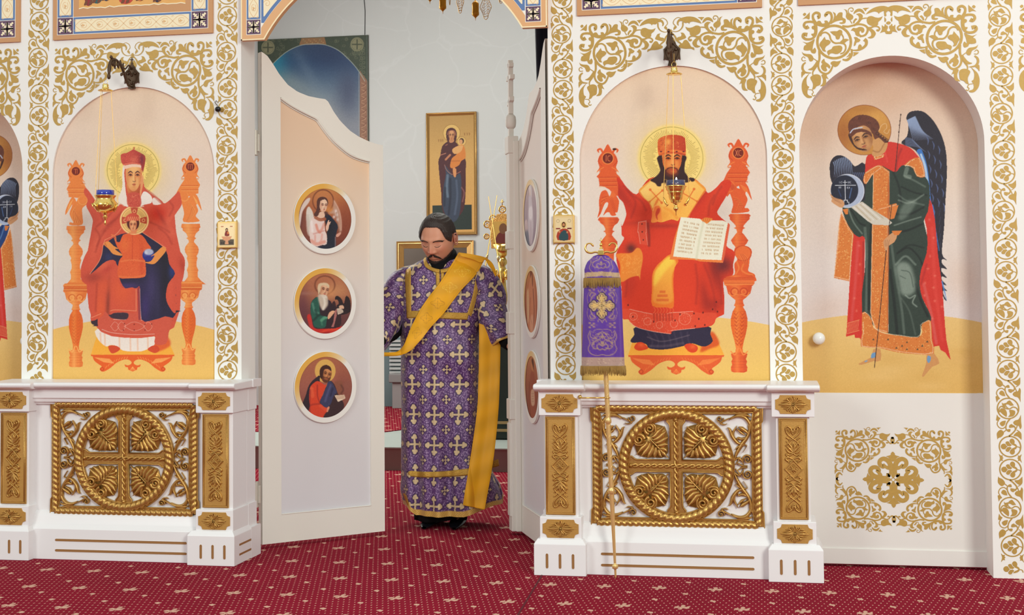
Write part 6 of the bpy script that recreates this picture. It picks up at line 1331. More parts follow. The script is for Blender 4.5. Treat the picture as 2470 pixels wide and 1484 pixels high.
def side_door(n,x0,x1,mirror,cv,lab):
 ax=(x0+x1)/2
 d=empty('door_%d'%n,(ax,YD,0),lab,kind='structure')
 MB().box(x0-.03,x1+.03,YD+.004,YD+.045,.012,2.47).build('door_leaf',DW,d)
 MB().box(x0-.03,x1+.03,YD-.002,YD+.004,.012,.812).build('lower_panel',DW,d)
 MB().box(x0-.03,x1+.03,YD-.009,YD-.002,.012,.085).build('bottom_rail',DW,d,bevel=.002)
 nx,nz=int((x1-x0+.06)/.0022),int(1.6/.0022)
 X,Z=np.meshgrid(np.linspace(x0-.03,x1+.03,nx),np.linspace(.812,2.42,nz));V=np.stack([X,np.full_like(X,YD+.001),Z],-1)
 def cf(V):
  W=V.copy()
  if mirror:W[...,0]=2*CX0-W[...,0]
  W[...,1]=.08
  return cv.at(*projv(W))
 painted('painted_angel',V,cf,PAINT,d,flip=mirror and False)
 k=_kx*.70
 cx=.7425 if not mirror else 2*CX0-.7425;cz=.408
 mb=MB();cor=[s for s in SPN if not(s[0]=='F'and max(p[0]for p in s[1])>1282)]
 for sx in(1,-1):
  for sz in(1,-1):
   def fn(p):return(cx+sx*(-.265+(p[0]-40)*k),cz+sz*(.250-(p[1]-80)*k*.97))
   def fn2(p):
    a,b=fn(p);
    return(a,b)
   sub=[s for s in cor if all(q[0]<1400 and q[1]<1240 for q in([(s[1],s[2])]if s[0]=='R'else(s[2]if s[0]=='S'else s[1])))]
   orn(mb,sub,fn2,YD-.0026,k)
   orn(mb,[('S',[20,34,40,40,50],[(1180,430),(1240,470),(1300,420),(1290,350),(1250,350)]),('S',[16,40,60,40,10],[(200,1200),(140,1150),(90,1200),(80,1290),(130,1330)])],fn2,YD-.0026,k)
 mb.build('painted_corner_scrolls',GOLDP,d,tri=True)
 mb=MB();k2=.001*.66*.62
 q0=[('S',[36,56,56,50,46,46,50,44],[(26,60),(18,133),(42,215),(95,252),(140,232),(146,186),(110,158),(84,182)]),('F',[(0,216),(50,268),(76,280),(40,292),(0,302)]),('F',[(0,292),(22,302),(20,320),(0,338)]),('F',[(44,120),(76,128),(92,150),(70,168),(44,160)]),('F',[(0,24),(16,34),(20,52),(0,76)])]
 q=q0+[(s[0],s[1],[(b,a)for a,b in s[2]])if s[0]=='S'else('F',[(b,a)for a,b in s[1]])for s in q0]+[('S',[30,44,30],[(30,40),(60,60),(40,30)])]
 for sx in(1,-1):
  for sz in(1,-1):orn(mb,q,lambda p:(cx+sx*p[0]*k2,cz+sz*p[1]*k2*.94),YD-.0026,k2)
 orn(mb,[('R',0,0,20,8)],lambda p:(cx+p[0]*k2,cz+p[1]*k2),YD-.0026,k2)
 mb.build('painted_cross_flower',GOLDP,d,tri=True)
 kx=.413 if not mirror else 2*CX0-.413
 MB().lathe([(.001,-.062),(.014,-.060),(.024,-.052),(.0290,-.038),(.029,-.032),(.022,-.018),(.012,-.010),(.012,0)],(kx,YD,1.069),28,'y').build('door_knob',mat('white_glazed_knob',(244,244,240),.2),d,smooth=True)
side_door(1,AN[0],AN[1],False,cva,'side door painted with an angel in dark green holding an orb')
side_door(2,AX[0],AX[1],True,cvb,'side door at the far left painted with an angel in blue, mostly out of frame')
# ------------------------------------------------------------------ royal doors
LEAFW=mat('leaf_cream_paint',(238,233,224),.5,bump=.02,bscale=60)
TOPC=[(0,2.563),(.03,2.548),(.06,2.512),(.10,2.455),(.148,2.403),(.205,2.370),(.267,2.352),(.33,2.345),(.368,2.343),(.385,2.330),(.413,2.283),(.455,2.232),(.512,2.184),(.565,2.155),(.625,2.133),(.68,2.120),(.715,2.116)]
INC=[(.107,2.334),(.16,2.303),(.219,2.276),(.27,2.256),(.315,2.238),(.335,2.215),(.388,2.154),(.44,2.108),(.511,2.061),(.57,2.040),(.632,2.028)]
def leaf(n,hinge,ang,lab,right=False):
 d=np.array([math.cos(ang),math.sin(ang)]);nrm=np.array([math.sin(ang),-math.cos(ang)])*(-1 if right else 1)
 def W(p):return(hinge[0]+d[0]*p[0]-nrm[0]*p[1],hinge[1]+d[1]*p[0]-nrm[1]*p[1],p[2])
 e=empty('door_%d'%n,(hinge[0],hinge[1],0),lab,kind='structure')
 m=MB()
 tc=[(a,b)for a,b in TOPC]
 m.prism([(0,.02)]+tc+[(.715,.02)],.012,.045)
 m.xf(W).build('leaf_slab',LEAFW,e,tri=True)
 m=MB()
 m.box(.107,.632,0,.012,.02,.165)
 top_x=np.sort(np.concatenate([np.linspace(0,.715,44),[.1069,.1071,.6319,.6321]]))
 zo=np.interp(top_x,[a for a,b in TOPC],[b for a,b in TOPC]);zi=np.interp(top_x,[0,.107]+[a for a,b in INC[1:]]+[.715],[2.33,2.334]+[b for a,b in INC[1:]]+[2.028])
 zi=np.where((top_x<.107)|(top_x>.632),.02,np.minimum(zi,zo-.01))
 v,f=[],[]
 for a,b,c in zip(top_x,zo,zi):v+=[(a,0,c),(a,0,b),(a,.012,c),(a,.012,b)]
 for i in range(len(top_x)-1):
  q=4*i;f+=[(q,q+1,q+5,q+4),(q+1,q+3,q+7,q+5),(q,q+4,q+6,q+2)]
 m.add(v,f)
 m.xf(W).build('leaf_frame',LEAFW,e)
 m=MB();m.ridge([(a,b-.004)for a,b in cr(INC,4)],.010,.007,0);m.ridge([(a,b-.014)for a,b in cr(INC,4)],.006,.004,.006)
 m.ridge([(.109,.165),(.630,.165)],.006,.003,.0)
 m.xf(W).build('panel_moulding',LEAFW,e,smooth=True)
 S_=np.linspace(.105,.634,60);Tt=np.linspace(0,1,160)
 ztop=np.interp(S_,[a for a,b in INC],[b for a,b in INC])+.004
 V=np.array([[W((s_,.0105,.162+(zt-.162)*t))for s_,zt in zip(S_,ztop)]for t in Tt])
 g=np.random.default_rng(3+n)
 wob=g.normal(0,1,(12,5));
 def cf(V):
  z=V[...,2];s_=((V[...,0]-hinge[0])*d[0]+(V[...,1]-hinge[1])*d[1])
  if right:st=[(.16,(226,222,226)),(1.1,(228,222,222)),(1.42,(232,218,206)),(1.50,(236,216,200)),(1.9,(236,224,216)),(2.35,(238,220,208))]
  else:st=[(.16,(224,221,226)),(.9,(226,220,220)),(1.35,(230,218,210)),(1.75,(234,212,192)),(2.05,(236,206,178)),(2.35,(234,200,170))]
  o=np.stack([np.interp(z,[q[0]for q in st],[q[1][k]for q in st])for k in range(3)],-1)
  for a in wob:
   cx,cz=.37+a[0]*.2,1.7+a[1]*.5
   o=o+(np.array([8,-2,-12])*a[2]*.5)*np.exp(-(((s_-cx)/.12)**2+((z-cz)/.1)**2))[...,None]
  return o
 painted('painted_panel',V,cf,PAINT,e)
 arts=[art_maid(0),art_maid(1),art_maid(2)]if right else[art_gabriel(),art_elder(),art_scribe()]
 offs=[(700,430),(700,630),(700,840)]
 for i,(zc,zr)in enumerate(((1.704,.189),(1.254,.189),(.811,.189))):
  m=MB();m.lathe([(.001,0),(.18,0),(.183,-.005),(.183,-.009),(.178,-.0125),(.162,-.0125),(.16,-.010)],(.363,.0105,0),72,'y')
  m.v=[np.array([(a,b,zc+c*zr/.182)for a,b,c in v])for v in m.v];m.f=m.f[:-1]
  md=m.xf(W).build('medallion',mat('medallion_rim',(240,236,230),.5),e,smooth=True)
  R_=np.linspace(0,1,62);A_=np.linspace(0,2*PI,241)
  V=np.array([[W((.363+.165*r*math.cos(a),-.0005,zc+.1695*r*math.sin(a)))for a in A_]for r in R_])
  if right:
   cf=lambda V,i=i,zc=zc:arts[i].at(85+(.363-((V[...,0]-hinge[0])*d[0]+(V[...,1]-hinge[1])*d[1]))/.165*66,98-(V[...,2]-zc)/.1695*77)
  else:
   cf=lambda V,i=i:arts[i].at(projv(V)[0]-offs[i][0],projv(V)[1]-offs[i][1])
  painted('medallion_picture',V,cf,PAINT,md)
  R_=np.linspace(.925,1.08,8)
  V=np.array([[W((.363+.167*r*math.cos(a),-.0026,zc+.173*r*math.sin(a)))for a in A_]for r in R_])
  def rim(V,zc=zc):
   s_=((V[...,0]-hinge[0])*d[0]+(V[...,1]-hinge[1])*d[1]);
   th=np.arctan2(V[...,2]-zc,(s_-.363)*(-1 if right else 1));w=np.clip(1-np.abs(((th-2.3+PI)%(2*PI))-PI)/1.5,0,1)**.7
   w=np.clip(w*1.5,0,1)[...,None]*(.55 if right else.95)
   return np.array([242,238,232.])*(1-w)+np.array([232,172,70.])*w
  painted('medallion_gilding',V,rim,PAINT,md)
 return e,W
DL,WL=leaf(3,(-2.383,.12),.773,'left leaf of the open double door, three round pictures on it')
DR,WR=leaf(4,(-.891,.10),math.radians(112),'right leaf of the open double door, seen almost edge on with a cross finial',True)
m=MB()
for a,b,y0,z0,z1 in((.655,.735,-.052,.02,2.14),(.640,.735,-.03,.02,2.13),(.650,.742,-.058,2.06,2.155),(.650,.742,-.060,1.54,1.64),(.650,.742,-.060,1.08,1.20),(.650,.742,-.060,.62,.73),(.662,.730,-.060,.10,.60)):
 m.box(a,b,y0,0,z0,z1)
m.xf(WR).build('meeting_batten',LEAFW,DR,bevel=.005)
m=MB()
cs=.70
m.box(cs-.014,cs+.014,-.045,-.018,2.15,2.20)
m.box(cs-.013,cs+.013,-.044,-.018,2.28,2.575)
m.box(cs-.055,cs+.055,-.044,-.018,2.465,2.492);m.box(cs-.028,cs+.028,-.044,-.018,2.535,2.56)
v=[(cs-.035,2.375),(cs+.035,2.350),(cs+.035,2.325),(cs-.035,2.350)];m.prism(v,-.044,-.018)
fin=m.xf(WR).build('cross_finial',LEAFW,DR,bevel=.003)
m=MB().lathe([(.001,0),(.018,.002),(.026,.012),(.029,.03),(.029,.05),(.026,.068),(.016,.080),(.001,.082)],(cs,-.031,2.198),24);m.xf(WR).build('finial_ball',LEAFW,fin,smooth=True)
for z in(2.02,.215):
 m=MB();m.tube([(-2.40,.075,z),(-2.40,.075,z+.13)],.009,10);m.box(-2.412,-2.396,.06,.11,z,z+.13);m.box(-2.404,-2.385,.085,.105,z+.02,z+.11)
 m.build('hinge',mat('painted_hinge',(214,208,196),.4,.3),DL,bevel=.002)
# ------------------------------------------------------------------ framed pictures above the bays
BRN,BLU,PLM,CRM,ORG,WHL=[mat(n,c,.55)for n,c in(('frame_ochre_paint',(204,150,102)),('frame_blue_paint',(92,124,176)),('frame_plum_paint',(98,66,96)),('frame_cream_paint',(250,234,198)),('frame_tendril_paint',(232,184,128)),('frame_line_paint',(246,240,228)))]
def rect(mb,x0,x1,z0,z1,y):mb.add([(x0,y,z0),(x1,y,z0),(x1,y,z1),(x0,y,z1)],[(0,1,2,3)])
def tendrils(mb,x0,x1,z0,z1,y,vert=False,unit=.095):
 L=(z1-z0)if vert else(x1-x0);h=((x1-x0)if vert else(z1-z0))/2;n=max(int(round(L/unit)),1);u=L/n
 c=(x0+x1)/2 if vert else(z0+z1)/2
 P=(lambda t,o:(c+o,z0+t))if vert else(lambda t,o:(x0+t,c+o))
 for i in range(n):
  a=i*u
  for s_ in(1,-1):
   mb.ribbon([P(a+u*t,s_*h*.85*math.sin(PI*t))for t in np.linspace(0,1,12)],.0022,y)
   mb.ribbon([P(a+u*(.5+.22*(1-.12*q)*math.cos(s_*q+.5)),s_*h*.1+h*.42*(1-.14*q)*math.sin(s_*q+.5))for q in np.linspace(0,5,16)],.002,y-1.5e-4)
   mb.ribbon([P(a+u*(.06*math.cos(q)*(1-q*.1))+0,s_*(h*.72+h*.2*math.sin(q)*(1-q*.1)))for q in np.linspace(0,4.4,10)],.0018,y-3e-4)
  cx_,cz_=P(a+u/2,0);mb.fill([(cx_+.006*math.cos(t)*(1+.5*math.cos(3*t)),cz_+.006*math.sin(t)*(1+.5*math.cos(3*t)))for t in np.linspace(0,2*PI,14,endpoint=False)],y-4.5e-4)
def corner_square(par,x0,x1,z0,z1,y):
 m=MB();rect(m,x0,x1,z0,z1,y);q=m.build('corner_square',PLM,par)
 m=MB();cx,cz,h=(x0+x1)/2,(z0+z1)/2,(x1-x0)/2*.80;yy=y-.0006
 for sx in(1,-1):
  for sz in(1,-1):
   X=lambda p:(cx+sx*p[0]*h,cz+sz*p[1]*h)
   m.ribbon([X(p)for p in cr([(.0,.12),(.1,.3),(.3,.3),(.3,.1),(.12,0)],4)],h*.13,yy);m.ribbon([X(p)for p in cr([(.1,.95),(.12,.55),(.45,.45),(.6,.7),(.4,.78)],4)],[h*.16,h*.12,h*.2],yy-1.5e-4)
   m.ribbon([X(p)for p in cr([(.95,.1),(.55,.12),(.45,.45),(.7,.6),(.78,.4)],4)],[h*.16,h*.12,h*.2],yy-3e-4);m.ribbon([X((.4,.4)),X((.95,.95))],[h*.14,h*.34],yy-4.5e-4)
   m.ribbon([X((0,.05)),X((0,1.0))],h*.2,yy-6e-4);m.ribbon([X((.05,0)),X((1.0,0))],h*.2,yy-7.5e-4)
 m.build('square_ornament',CRM,q)
def upper_picture(x0,x1,z0,z1,lab,scene=0):
 y=YW-.012
 e=MB().box(x0,x1,y,YW,z0,z1).build('framed_picture',BRN,loc=((x0+x1)/2,YW,z0),bevel=.001);tag(e,lab,'picture','framed pictures above the bays')
 b,sq=.027,.085
 m=MB();rect(m,x0+b-.003,x1-b+.003,z0+b-.003,z1-b+.003,y-.0004);m.build('white_line',WHL,e)
 m=MB();yy=y-.0008
 for a in((x0+b+sq+.003,x1-b-sq-.003,z0+b,z0+b+sq),(x0+b,x0+b+sq,z0+b+sq+.003,z1-b),(x1-b-sq,x1-b,z0+b+sq+.003,z1-b)):rect(m,*a,yy)
 m.build('blue_border',BLU,e)
 m=MB();t=MB();i=.010
 for a,v in(((x0+b+sq+.003+i,x1-b-sq-.003-i,z0+b+i,z0+b+sq-i),False),((x0+b+i,x0+b+sq-i,z0+b+sq+.003+i,z1-b-i),True),((x1-b-sq+i,x1-b-i,z0+b+sq+.003+i,z1-b-i),True)):
  rect(m,*a,yy-.0004);tendrils(t,*a,yy-.0008,v)
 m.build('cream_band',CRM,e);t.build('tendril_ornament',ORG,e)
 corner_square(e,x0+b,x0+b+sq,z0+b,z0+b+sq,yy);corner_square(e,x1-b-sq,x1-b,z0+b,z0+b+sq,yy)
 m=MB();rect(m,x0+b+sq+.003,x1-b-sq-.003,z0+b+sq+.003,z1,yy);m.build('inner_field',BRN,e)
 xa,xb,za=x0+.145,x1-.145,z0+.158
 m=MB();g=random.Random(3)
 pts=[(xa+(xb-xa)*k/24,za+(.004 if k%2 else 0)+g.uniform(-.002,.003))for k in range(25)]
 m.fill([(a,b_)for a,b_ in pts]+[(xb,z1-.02),(xa,z1-.02)],yy-.0004)
 sc=m.build('scene_ground',mat('scene_gold_ground',(232,172,92),.5,var=.12,vscale=12),e,tri=True)
 m=MB();m.ribbon([(a,b_-.002)for a,b_ in pts],.005,yy-.0008);m.build('scene_edge',CRM,sc)
 for k,(fx,col,w_)in enumerate(((.09,(150,40,46),.05),(.17,(40,96,100),.07),(.26,(52,60,84),.05),(.44,(196,66,50),.10),(.58,(206,120,60),.05),(.66,(206,60,44),.05),(.74,(44,42,70),.05),(.85,(190,120,70),.06))):
  cx_=xa+(xb-xa)*fx;m=MB();zb=za+.022+(k%3)*.01
  m.fill([tuple(p)for p in cr([(cx_-w_*.3,zb),(cx_+w_*.4,zb+.004),(cx_+w_*.45,zb+.12),(cx_+w_*.2,zb+.30),(cx_-w_*.3,zb+.30),(cx_-w_*.5,zb+.12)],4,True)],yy-.0012-k*3e-5)
  m.build('painted_robe',mat('scene_robe_%d'%k,col,.6,var=.25,vscale=25),sc,tri=True)
  m=MB()
  for o in(-.012,.014):m.fill([tuple(p)for p in cr([(cx_+o-.012,zb-.008),(cx_+o+.006,zb-.004),(cx_+o+.008,zb+.016),(cx_+o-.002,zb+.016)],3,True)],yy-.0016-k*3e-5)
  m.build('painted_feet',mat('scene_feet',(120,66,40),.6),sc,tri=True)
FT=3.55
upper_picture(AL[0]+.006,AL[1]-.004,FZ,FT,'ochre framed scene above the crowned woman, sandalled feet showing')
upper_picture(AR_[0]-.004,AR_[1]-.012,FZ,FT,'ochre and blue framed panel above the bearded saint')
upper_picture(AN[0]+.005,AN[1]+.0,FZ,FT,'ochre framed panel above the side door with the green angel')
upper_picture(AX[0]+.0,AX[1]-.012,FZ,FT,'ochre framed panel at the top left corner, cut by the picture edge')
ya=-.165;x0,x1=-2.384,-.839;cxa,cza,ra=-1.6115,2.2,.747;zb=2.568
xi=math.sqrt(ra*ra-(zb-cza)**2)
def arcp(r,a0,a1,n=40):return[(cxa+r*math.cos(a),cza+r*math.sin(a))for a in np.linspace(a0,a1,n)]
a0=math.atan2(zb-cza,xi)
arch=MB().prism([(x0,zb),(x0,FT),(x1,FT),(x1,zb),(cxa+xi,zb)]+arcp(ra,a0,PI-a0)[1:-1]+[(cxa-xi,zb)],ya,YW).build('arched_board',mat('arch_ochre_paint',(226,172,120),.5),loc=(cxa,YW,zb),tri=True)
tag(arch,'ochre and blue painted arched board spanning the open doorway','painted board')
m=MB();m.ribbon(arcp(ra+.003,a0,PI-a0),.007,ya-.0005)
for a,b in(((x0,zb+.003),(cxa-xi,zb+.003)),((cxa+xi,zb+.003),(x1,zb+.003)),((x0+.003,zb),(x0+.003,FT)),((x1-.003,zb),(x1-.003,FT))):m.ribbon([a,b],.006,ya-.0006)
m.build('cream_edge',mat('arch_cream_edge',(252,232,190),.5),arch)
for sx in(1,-1):
 X=lambda p:(cxa+sx*(p[0]-cxa),p[1])
 b=.031;sq=.072;xs=x0+b;z0_=zb+.029
 m=MB();m.fill([X(p)for p in[(xs-.003,z0_-.003),(xs+sq+.003,z0_-.003),(xs+sq+.003,FT-.03),(xs-.003,FT-.03)]],ya-.0004)
 aw=[(a,b_)for a,b_ in arcp(ra+.040,PI-.5,PI/2+.05,30)if a>xs+sq]
 m.fill([X(p)for p in[(xs+sq,z0_-.003)]+[(a-.004,b_+.002)for a,b_ in aw]+[(aw[-1][0],FT-.03),(xs+sq,FT-.03)]],ya-.00045)
 m.build('white_line',WHL,arch,tri=True)
 m=MB();m.fill([X(p)for p in[(xs,z0_+sq+.003),(xs+sq,z0_+sq+.003),(xs+sq,FT-.03),(xs,FT-.03)]],ya-.0008)
 aw2=[(a,b_)for a,b_ in arcp(ra+.046,PI-.5,PI/2+.05,30)if a>xs+sq+.004]
 m.fill([X(p)for p in[(xs+sq+.004,aw2[0][1]+.0)]+aw2+[(aw2[-1][0],FT-.03),(xs+sq+.004,FT-.03)]],ya-.0008)
 m.build('blue_border',BLU,arch,tri=True)
 m=MB();m.fill([X(p)for p in[(xs+.009,z0_+sq+.012),(xs+sq-.009,z0_+sq+.012),(xs+sq-.009,FT-.04),(xs+.009,FT-.04)]],ya-.0012)
 aw3=[(a,b_)for a,b_ in arcp(ra+.062,PI-.5,PI/2+.05,30)if a>xs+sq+.016]
 m.fill([X(p)for p in[(xs+sq+.016,aw3[0][1]+.0)]+aw3+[(aw3[-1][0],FT-.04),(xs+sq+.016,FT-.04)]],ya-.0012)
 m.build('cream_band',CRM,arch,tri=True)
 m=MB();xa_,xb_=sorted((X((xs+.009,0))[0],X((xs+sq-.009,0))[0]));tendrils(m,xa_,xb_,z0_+sq+.012,FT-.04,ya-.0016,True)
 for t in range(5):
  c0=X((xs+sq+.05+.05*t,z0_+.20+.06*t));m.ribbon(spiral(c0[0],c0[1],.028+.004*t,1.3,1+t,sx,20),.0024,ya-.0016-t*2e-5)
  c0=X((xs+sq+.035+.03*t,z0_+.15+.09*t));m.ribbon(spiral(c0[0],c0[1],.02,1.3,3+t,-sx,20),.0022,ya-.0018-t*2e-5)
 m.build('tendril_ornament',ORG,arch)
 xa_,xb_=sorted((X((xs,0))[0],X((xs+sq,0))[0]));corner_square(arch,xa_,xb_,z0_,z0_+sq,ya-.0008)
# ------------------------------------------------------------------ little icons, hook and hanging lamps
def small_icon(u0,v0,u1,v1,k,lab):
 a,b=atY(u0,v0,YW-.02),atY(u1,v1,YW-.02);x0,x1,z1,z0=a[0],b[0],a[2],b[2]
 e=MB().box(x0,x1,YW-.022,YW,z0,z1).build('small_icon',mat('gilded_board',(232,190,110),.35,.5),loc=((x0+x1)/2,YW,z0),bevel=.004);tag(e,lab,'icon','small icons on the border')
 cv=art_small(k);X,Z=np.meshgrid(np.linspace(x0+.006,x1-.006,60),np.linspace(z0+.006,z1-.006,74));V=np.stack([X,np.full_like(X,YW-.0232),Z],-1)
 painted('icon_face',V,lambda V:cv.at((V[...,0]-x0)/(x1-x0)*60,(z1-V[...,2])/(z1-z0)*74),attr_mat('gilded_print',.35,.25),e)
small_icon(524,535,571,598,0,'small gold icon with a seated figure on the border left of the doorway')
small_icon(1334,519,1386,586,1,'small gold icon of a bearded man on the border right of the doorway')
hk=atY(530,265,YW)
bk=MB().tube([(hk[0],YW,hk[2]),(hk[0],YW-.02,hk[2])],.004,10);bk.lathe([(.001,-.036),(.010,-.034),(.0145,-.026),(.0145,-.020),(.008,-.014)],(hk[0],YW,hk[2]),20,'y')
ho=bk.build('black_knob',mat('black_enamel',(14,12,12),.35),loc=(hk[0],YW,hk[2]),smooth=True);tag(ho,'small black knob sticking out of the gold border left of the doorway','knob')
hh=atY(521,248,YW-.01);MB().tube([(hh[0]+.004,YW,hh[2]-.012),(hh[0]+.003,YW-.012,hh[2]-.010),(hh[0]-.004,YW-.016,hh[2]+.004),(hh[0]+.002,YW-.012,hh[2]+.010),(hh[0]+.007,YW-.01,hh[2]+.003)],.002,8).build('hook',BRONZE,ho,smooth=True)
YL=YW-.262
def bracket(xw,zw,lab):
 e=empty('lamp_bracket',(xw,YW,zw),lab,'bracket','lamp brackets')
 S_=.0019
 X=lambda p:(xw+p[0]*S_,zw+p[1]*S_)
 m=MB()
 m.prism([X(p)for p in[(0,36),(3,33),(3,29),(9,22),(11,16),(18,8),(21,6),(20,-6),(21,-22),(17,-18),(14,-22),(10,-20),(8,-26),(11,-36),(0,-38),(-11,-36),(-8,-26),(-10,-20),(-14,-22),(-17,-18),(-21,-22),(-20,-6),(-21,6),(-18,8),(-11,16),(-9,22),(-3,29),(-3,33)]],YW-.007,YW)
 for a,b in((0,0),(10,4),(-10,4),(0,-22)):m.lathe([(.001,-.016),(.006,-.014),(.008,-.007)],(X((a,b))[0],YW,X((a,b))[1]),12,'y')
 for s_ in(1,-1):m.ridge([X(p)for p in cr([(s_*4,-30),(s_*12,-14),(s_*16,2),(s_*8,12),(0,22)],4)],.004,.004,YW-.007)
 m.ridge([X((-5,42)),X((5,42))],.004,.003,YW-.005);m.ridge([X((0,34)),X((0,48))],.004,.003,YW-.005)
 m.build('wall_plate',BRONZE,e,tri=True)
 m=MB();P=lambda d,z:(xw,YW-d,zw+z)
 m.tube([P(.005,-.06)]+[P(*q)for q in cr([(.045,-.060),(.075,-.03),(.095,.0),(.13,.030),(.175,.048),(.222,.044),(.244,.020),(.252,-.010),(.256,-.035)],5)],[.004,.006,.007,.006,.006,.007,.010,.006],10)
 m.tube([P(*q)for q in cr([(.01,.0),(.04,.02),(.075,.0),(.085,-.02)],5)],.004,8);m.tube([P(*q)for q in cr([(.01,.03),(.04,.045),(.08,.02),(.11,.03)],5)],.004,8)
 m.tube([P(*q)for q in cr([(.02,-.03),(.05,-.025),(.06,-.045),(.035,-.055),(.03,-.04)],5)],.0035,8)
 for a,b,c,d in((.105,.01,.10,.046),(.12,.02,.135,.056),(.16,.04,.15,.01),(.19,.045,.19,.0),(.21,.04,.215,.01),(.10,-.005,.125,-.022),(.22,.046,.235,.062)):m.tube([P(a,b),P((a+c)/2+.006,(b+d)/2),P(c,d)],[.006,.008,.003],8)
 m.lathe([(.001,-.016),(.007,-.012),(.009,0),(.006,.012),(.001,.016)],P(.256,-.045),12)
 m.build('scroll_arm',BRONZE,e,smooth=True)
 return(xw,YW-.256,zw-.062)
def lamp(cx,zc,zb,lab,kind,zt=0.):
 e=empty('hanging_lamp',(cx,YL,zb),lab,'lamp','hanging lamps')
 if zt>zc+.047:MB().tube([(cx,YL,zc+.045),(cx,YL,zt)],.0012,6).build('hanging_link',BRASSD,e)
 m=MB();m.tube([(cx+.011*math.cos(t),YL,zc+.034+.013*math.sin(t))for t in np.linspace(0,2*PI,20,endpoint=False)],.0009,6,closed=True);m.build('hanging_ring',BRASS,e,smooth=True)
 MB().lathe([(.001,.024),(.012,.023),(.016,.016),(.013,.012),(.017,.007),(.014,.001),(.024,-.003),(.036,-.008),(.036,-.011),(.02,-.012),(.001,-.012)],(cx,YL,zc),36).build('lamp_cap',BRASS,e,smooth=True)
 rr=.050 if kind==0 else.046;zh=zb-.040 if kind==0 else zb-.048
 an=(PI*.98,PI*1.22,-.12)if kind==0 else(PI*1.05,PI*1.5,-.25)
 if kind==0:an=(2.6,4.35,.0)
 else:an=(2.75,4.6,.1)
 for i,a in enumerate(an):
  p0=np.array((cx+.029*math.cos(a),YL+.029*math.sin(a),zc-.012));p1=np.array((cx+(rr+.016)*math.cos(a),YL+(rr+.016)*math.sin(a),zh))
  L=np.linalg.norm(p1-p0);n=int(L/.0052);P_=[p0+(p1-p0)*t for t in np.linspace(0,1,2*n)]
  MB().tube(P_,[.00165 if j%2 else.0009 for j in range(2*n)],6).build('chain',BRASSD,e,smooth=True)
  m=MB();q=p1;inw=-np.array((math.cos(a),math.sin(a),0))
  m.tube([q,q+inw*.006+(0,0,-.014),q+inw*.014+(0,0,-.03),q+inw*.022+(0,0,-.036),q+inw*.014+(0,0,-.042)],[.0022,.0055,.006,.004,.002],8);m.lathe([(.001,.006),(.005,.004),(.006,0),(.004,-.005),(.001,-.006)],tuple(q+inw*.006+(0,0,-.014)),10)
  m.build('lamp_handle',BRASS,e,smooth=True)
 if kind==0:pr=[(.044,.002),(.0515,.001),(.052,-.002),(.046,-.009),(.043,-.016),(.046,-.024),(.056,-.036),(.0575,-.048),(.053,-.062),(.040,-.076),(.022,-.083),(.010,-.087),(.009,-.094),(.006,-.099),(.012,-.103),(.013,-.106),(.006,-.110),(.008,-.113),(.004,-.117),(.003,-.124),(.0045,-.129),(.005,-.136),(.001,-.148)]
 else:pr=[(.043,.002),(.048,.001),(.048,-.004),(.043,-.008),(.044,-.012),(.042,-.017),(.036,-.024),(.037,-.028),(.036,-.034),(.032,-.038),(.031,-.048),(.029,-.060),(.022,-.066),(.024,-.070),(.022,-.074),(.010,-.080),(.005,-.087),(.008,-.092),(.012,-.100),(.012,-.105),(.006,-.112),(.002,-.116),(.0015,-.132),(.001,-.134)]
 MB().lathe(pr,(cx,YL,zb),48).build('lamp_bowl',BRASS,e,smooth=True)
 if kind==0:
  m=MB()
  for a in(4.0,5.2,2.2):
   c_=(cx+.052*math.cos(a),YL+.052*math.sin(a),zb-.046)
   m.lathe([(.001,.012),(.008,.009),(.011,0),(.008,-.009),(.001,-.012)],c_,12)
   m.tube([(c_[0]-.016,c_[1],c_[2]+.006),(c_[0]-.008,c_[1]-.005,c_[2]-.01),c_,(c_[0]+.008,c_[1]-.005,c_[2]-.01),(c_[0]+.016,c_[1],c_[2]+.006)],.004,6)
  m.build('cherub_relief',BRASS,e,smooth=True)
 if kind==0:gm=mat('cobalt_glass',(20,44,168),.08,spec=.8,coat=.5)
 else:gm=mat('pale_blue_glass',(120,140,220),.05,trans=.85)
 g=[(.038,-.004),(.0425,.0),(.0425,.026),(.0405,.026),(.0405,.0),(.001,-.003)]
 MB().lathe(g,(cx,YL,zb),40).build('oil_glass',gm,e,smooth=True)
 if kind==1:MB().lathe([(.001,-.012),(.004,-.006),(.005,0),(.003,.007),(.0008,.013)],(cx+.004,YL-.01,zb+.026),12).build('flame',mat('lamp_flame',(255,240,220),.5,emit=((255,236,214),12)),e,smooth=True)
 m=MB();m.tube([(cx-.05,YL-.01,zb+.03),(cx-.04,YL-.01,zb+.03),(cx-.032,YL-.008,zb+.02)],.0006,5);m.build('float_wire',BRASSD,e,smooth=True)
w1=atY(319,182,YW);w2=atY(1621,124,YW)
t1=bracket(w1[0],w1[2],'dark bronze scroll bracket above the crowned woman');t2=bracket(w2[0],w2[2],'dark bronze bird-shaped bracket above the bearded saint')
c1=atY(255,214,YL);c1b=atY(253.5,472,YL);c2=atY(1627,174,YL);c2b=atY(1629,449,YL)
lamp(c1[0]*.5+c1b[0]*.5,c1[2],c1b[2],'brass hanging lamp with opaque blue glass before the crowned woman',0)
lamp(c2b[0]*.5+c2[0]*.5,c2[2],c2b[2],'brass hanging lamp with a lit wick before the bearded saint',1,w2[2]-.058)
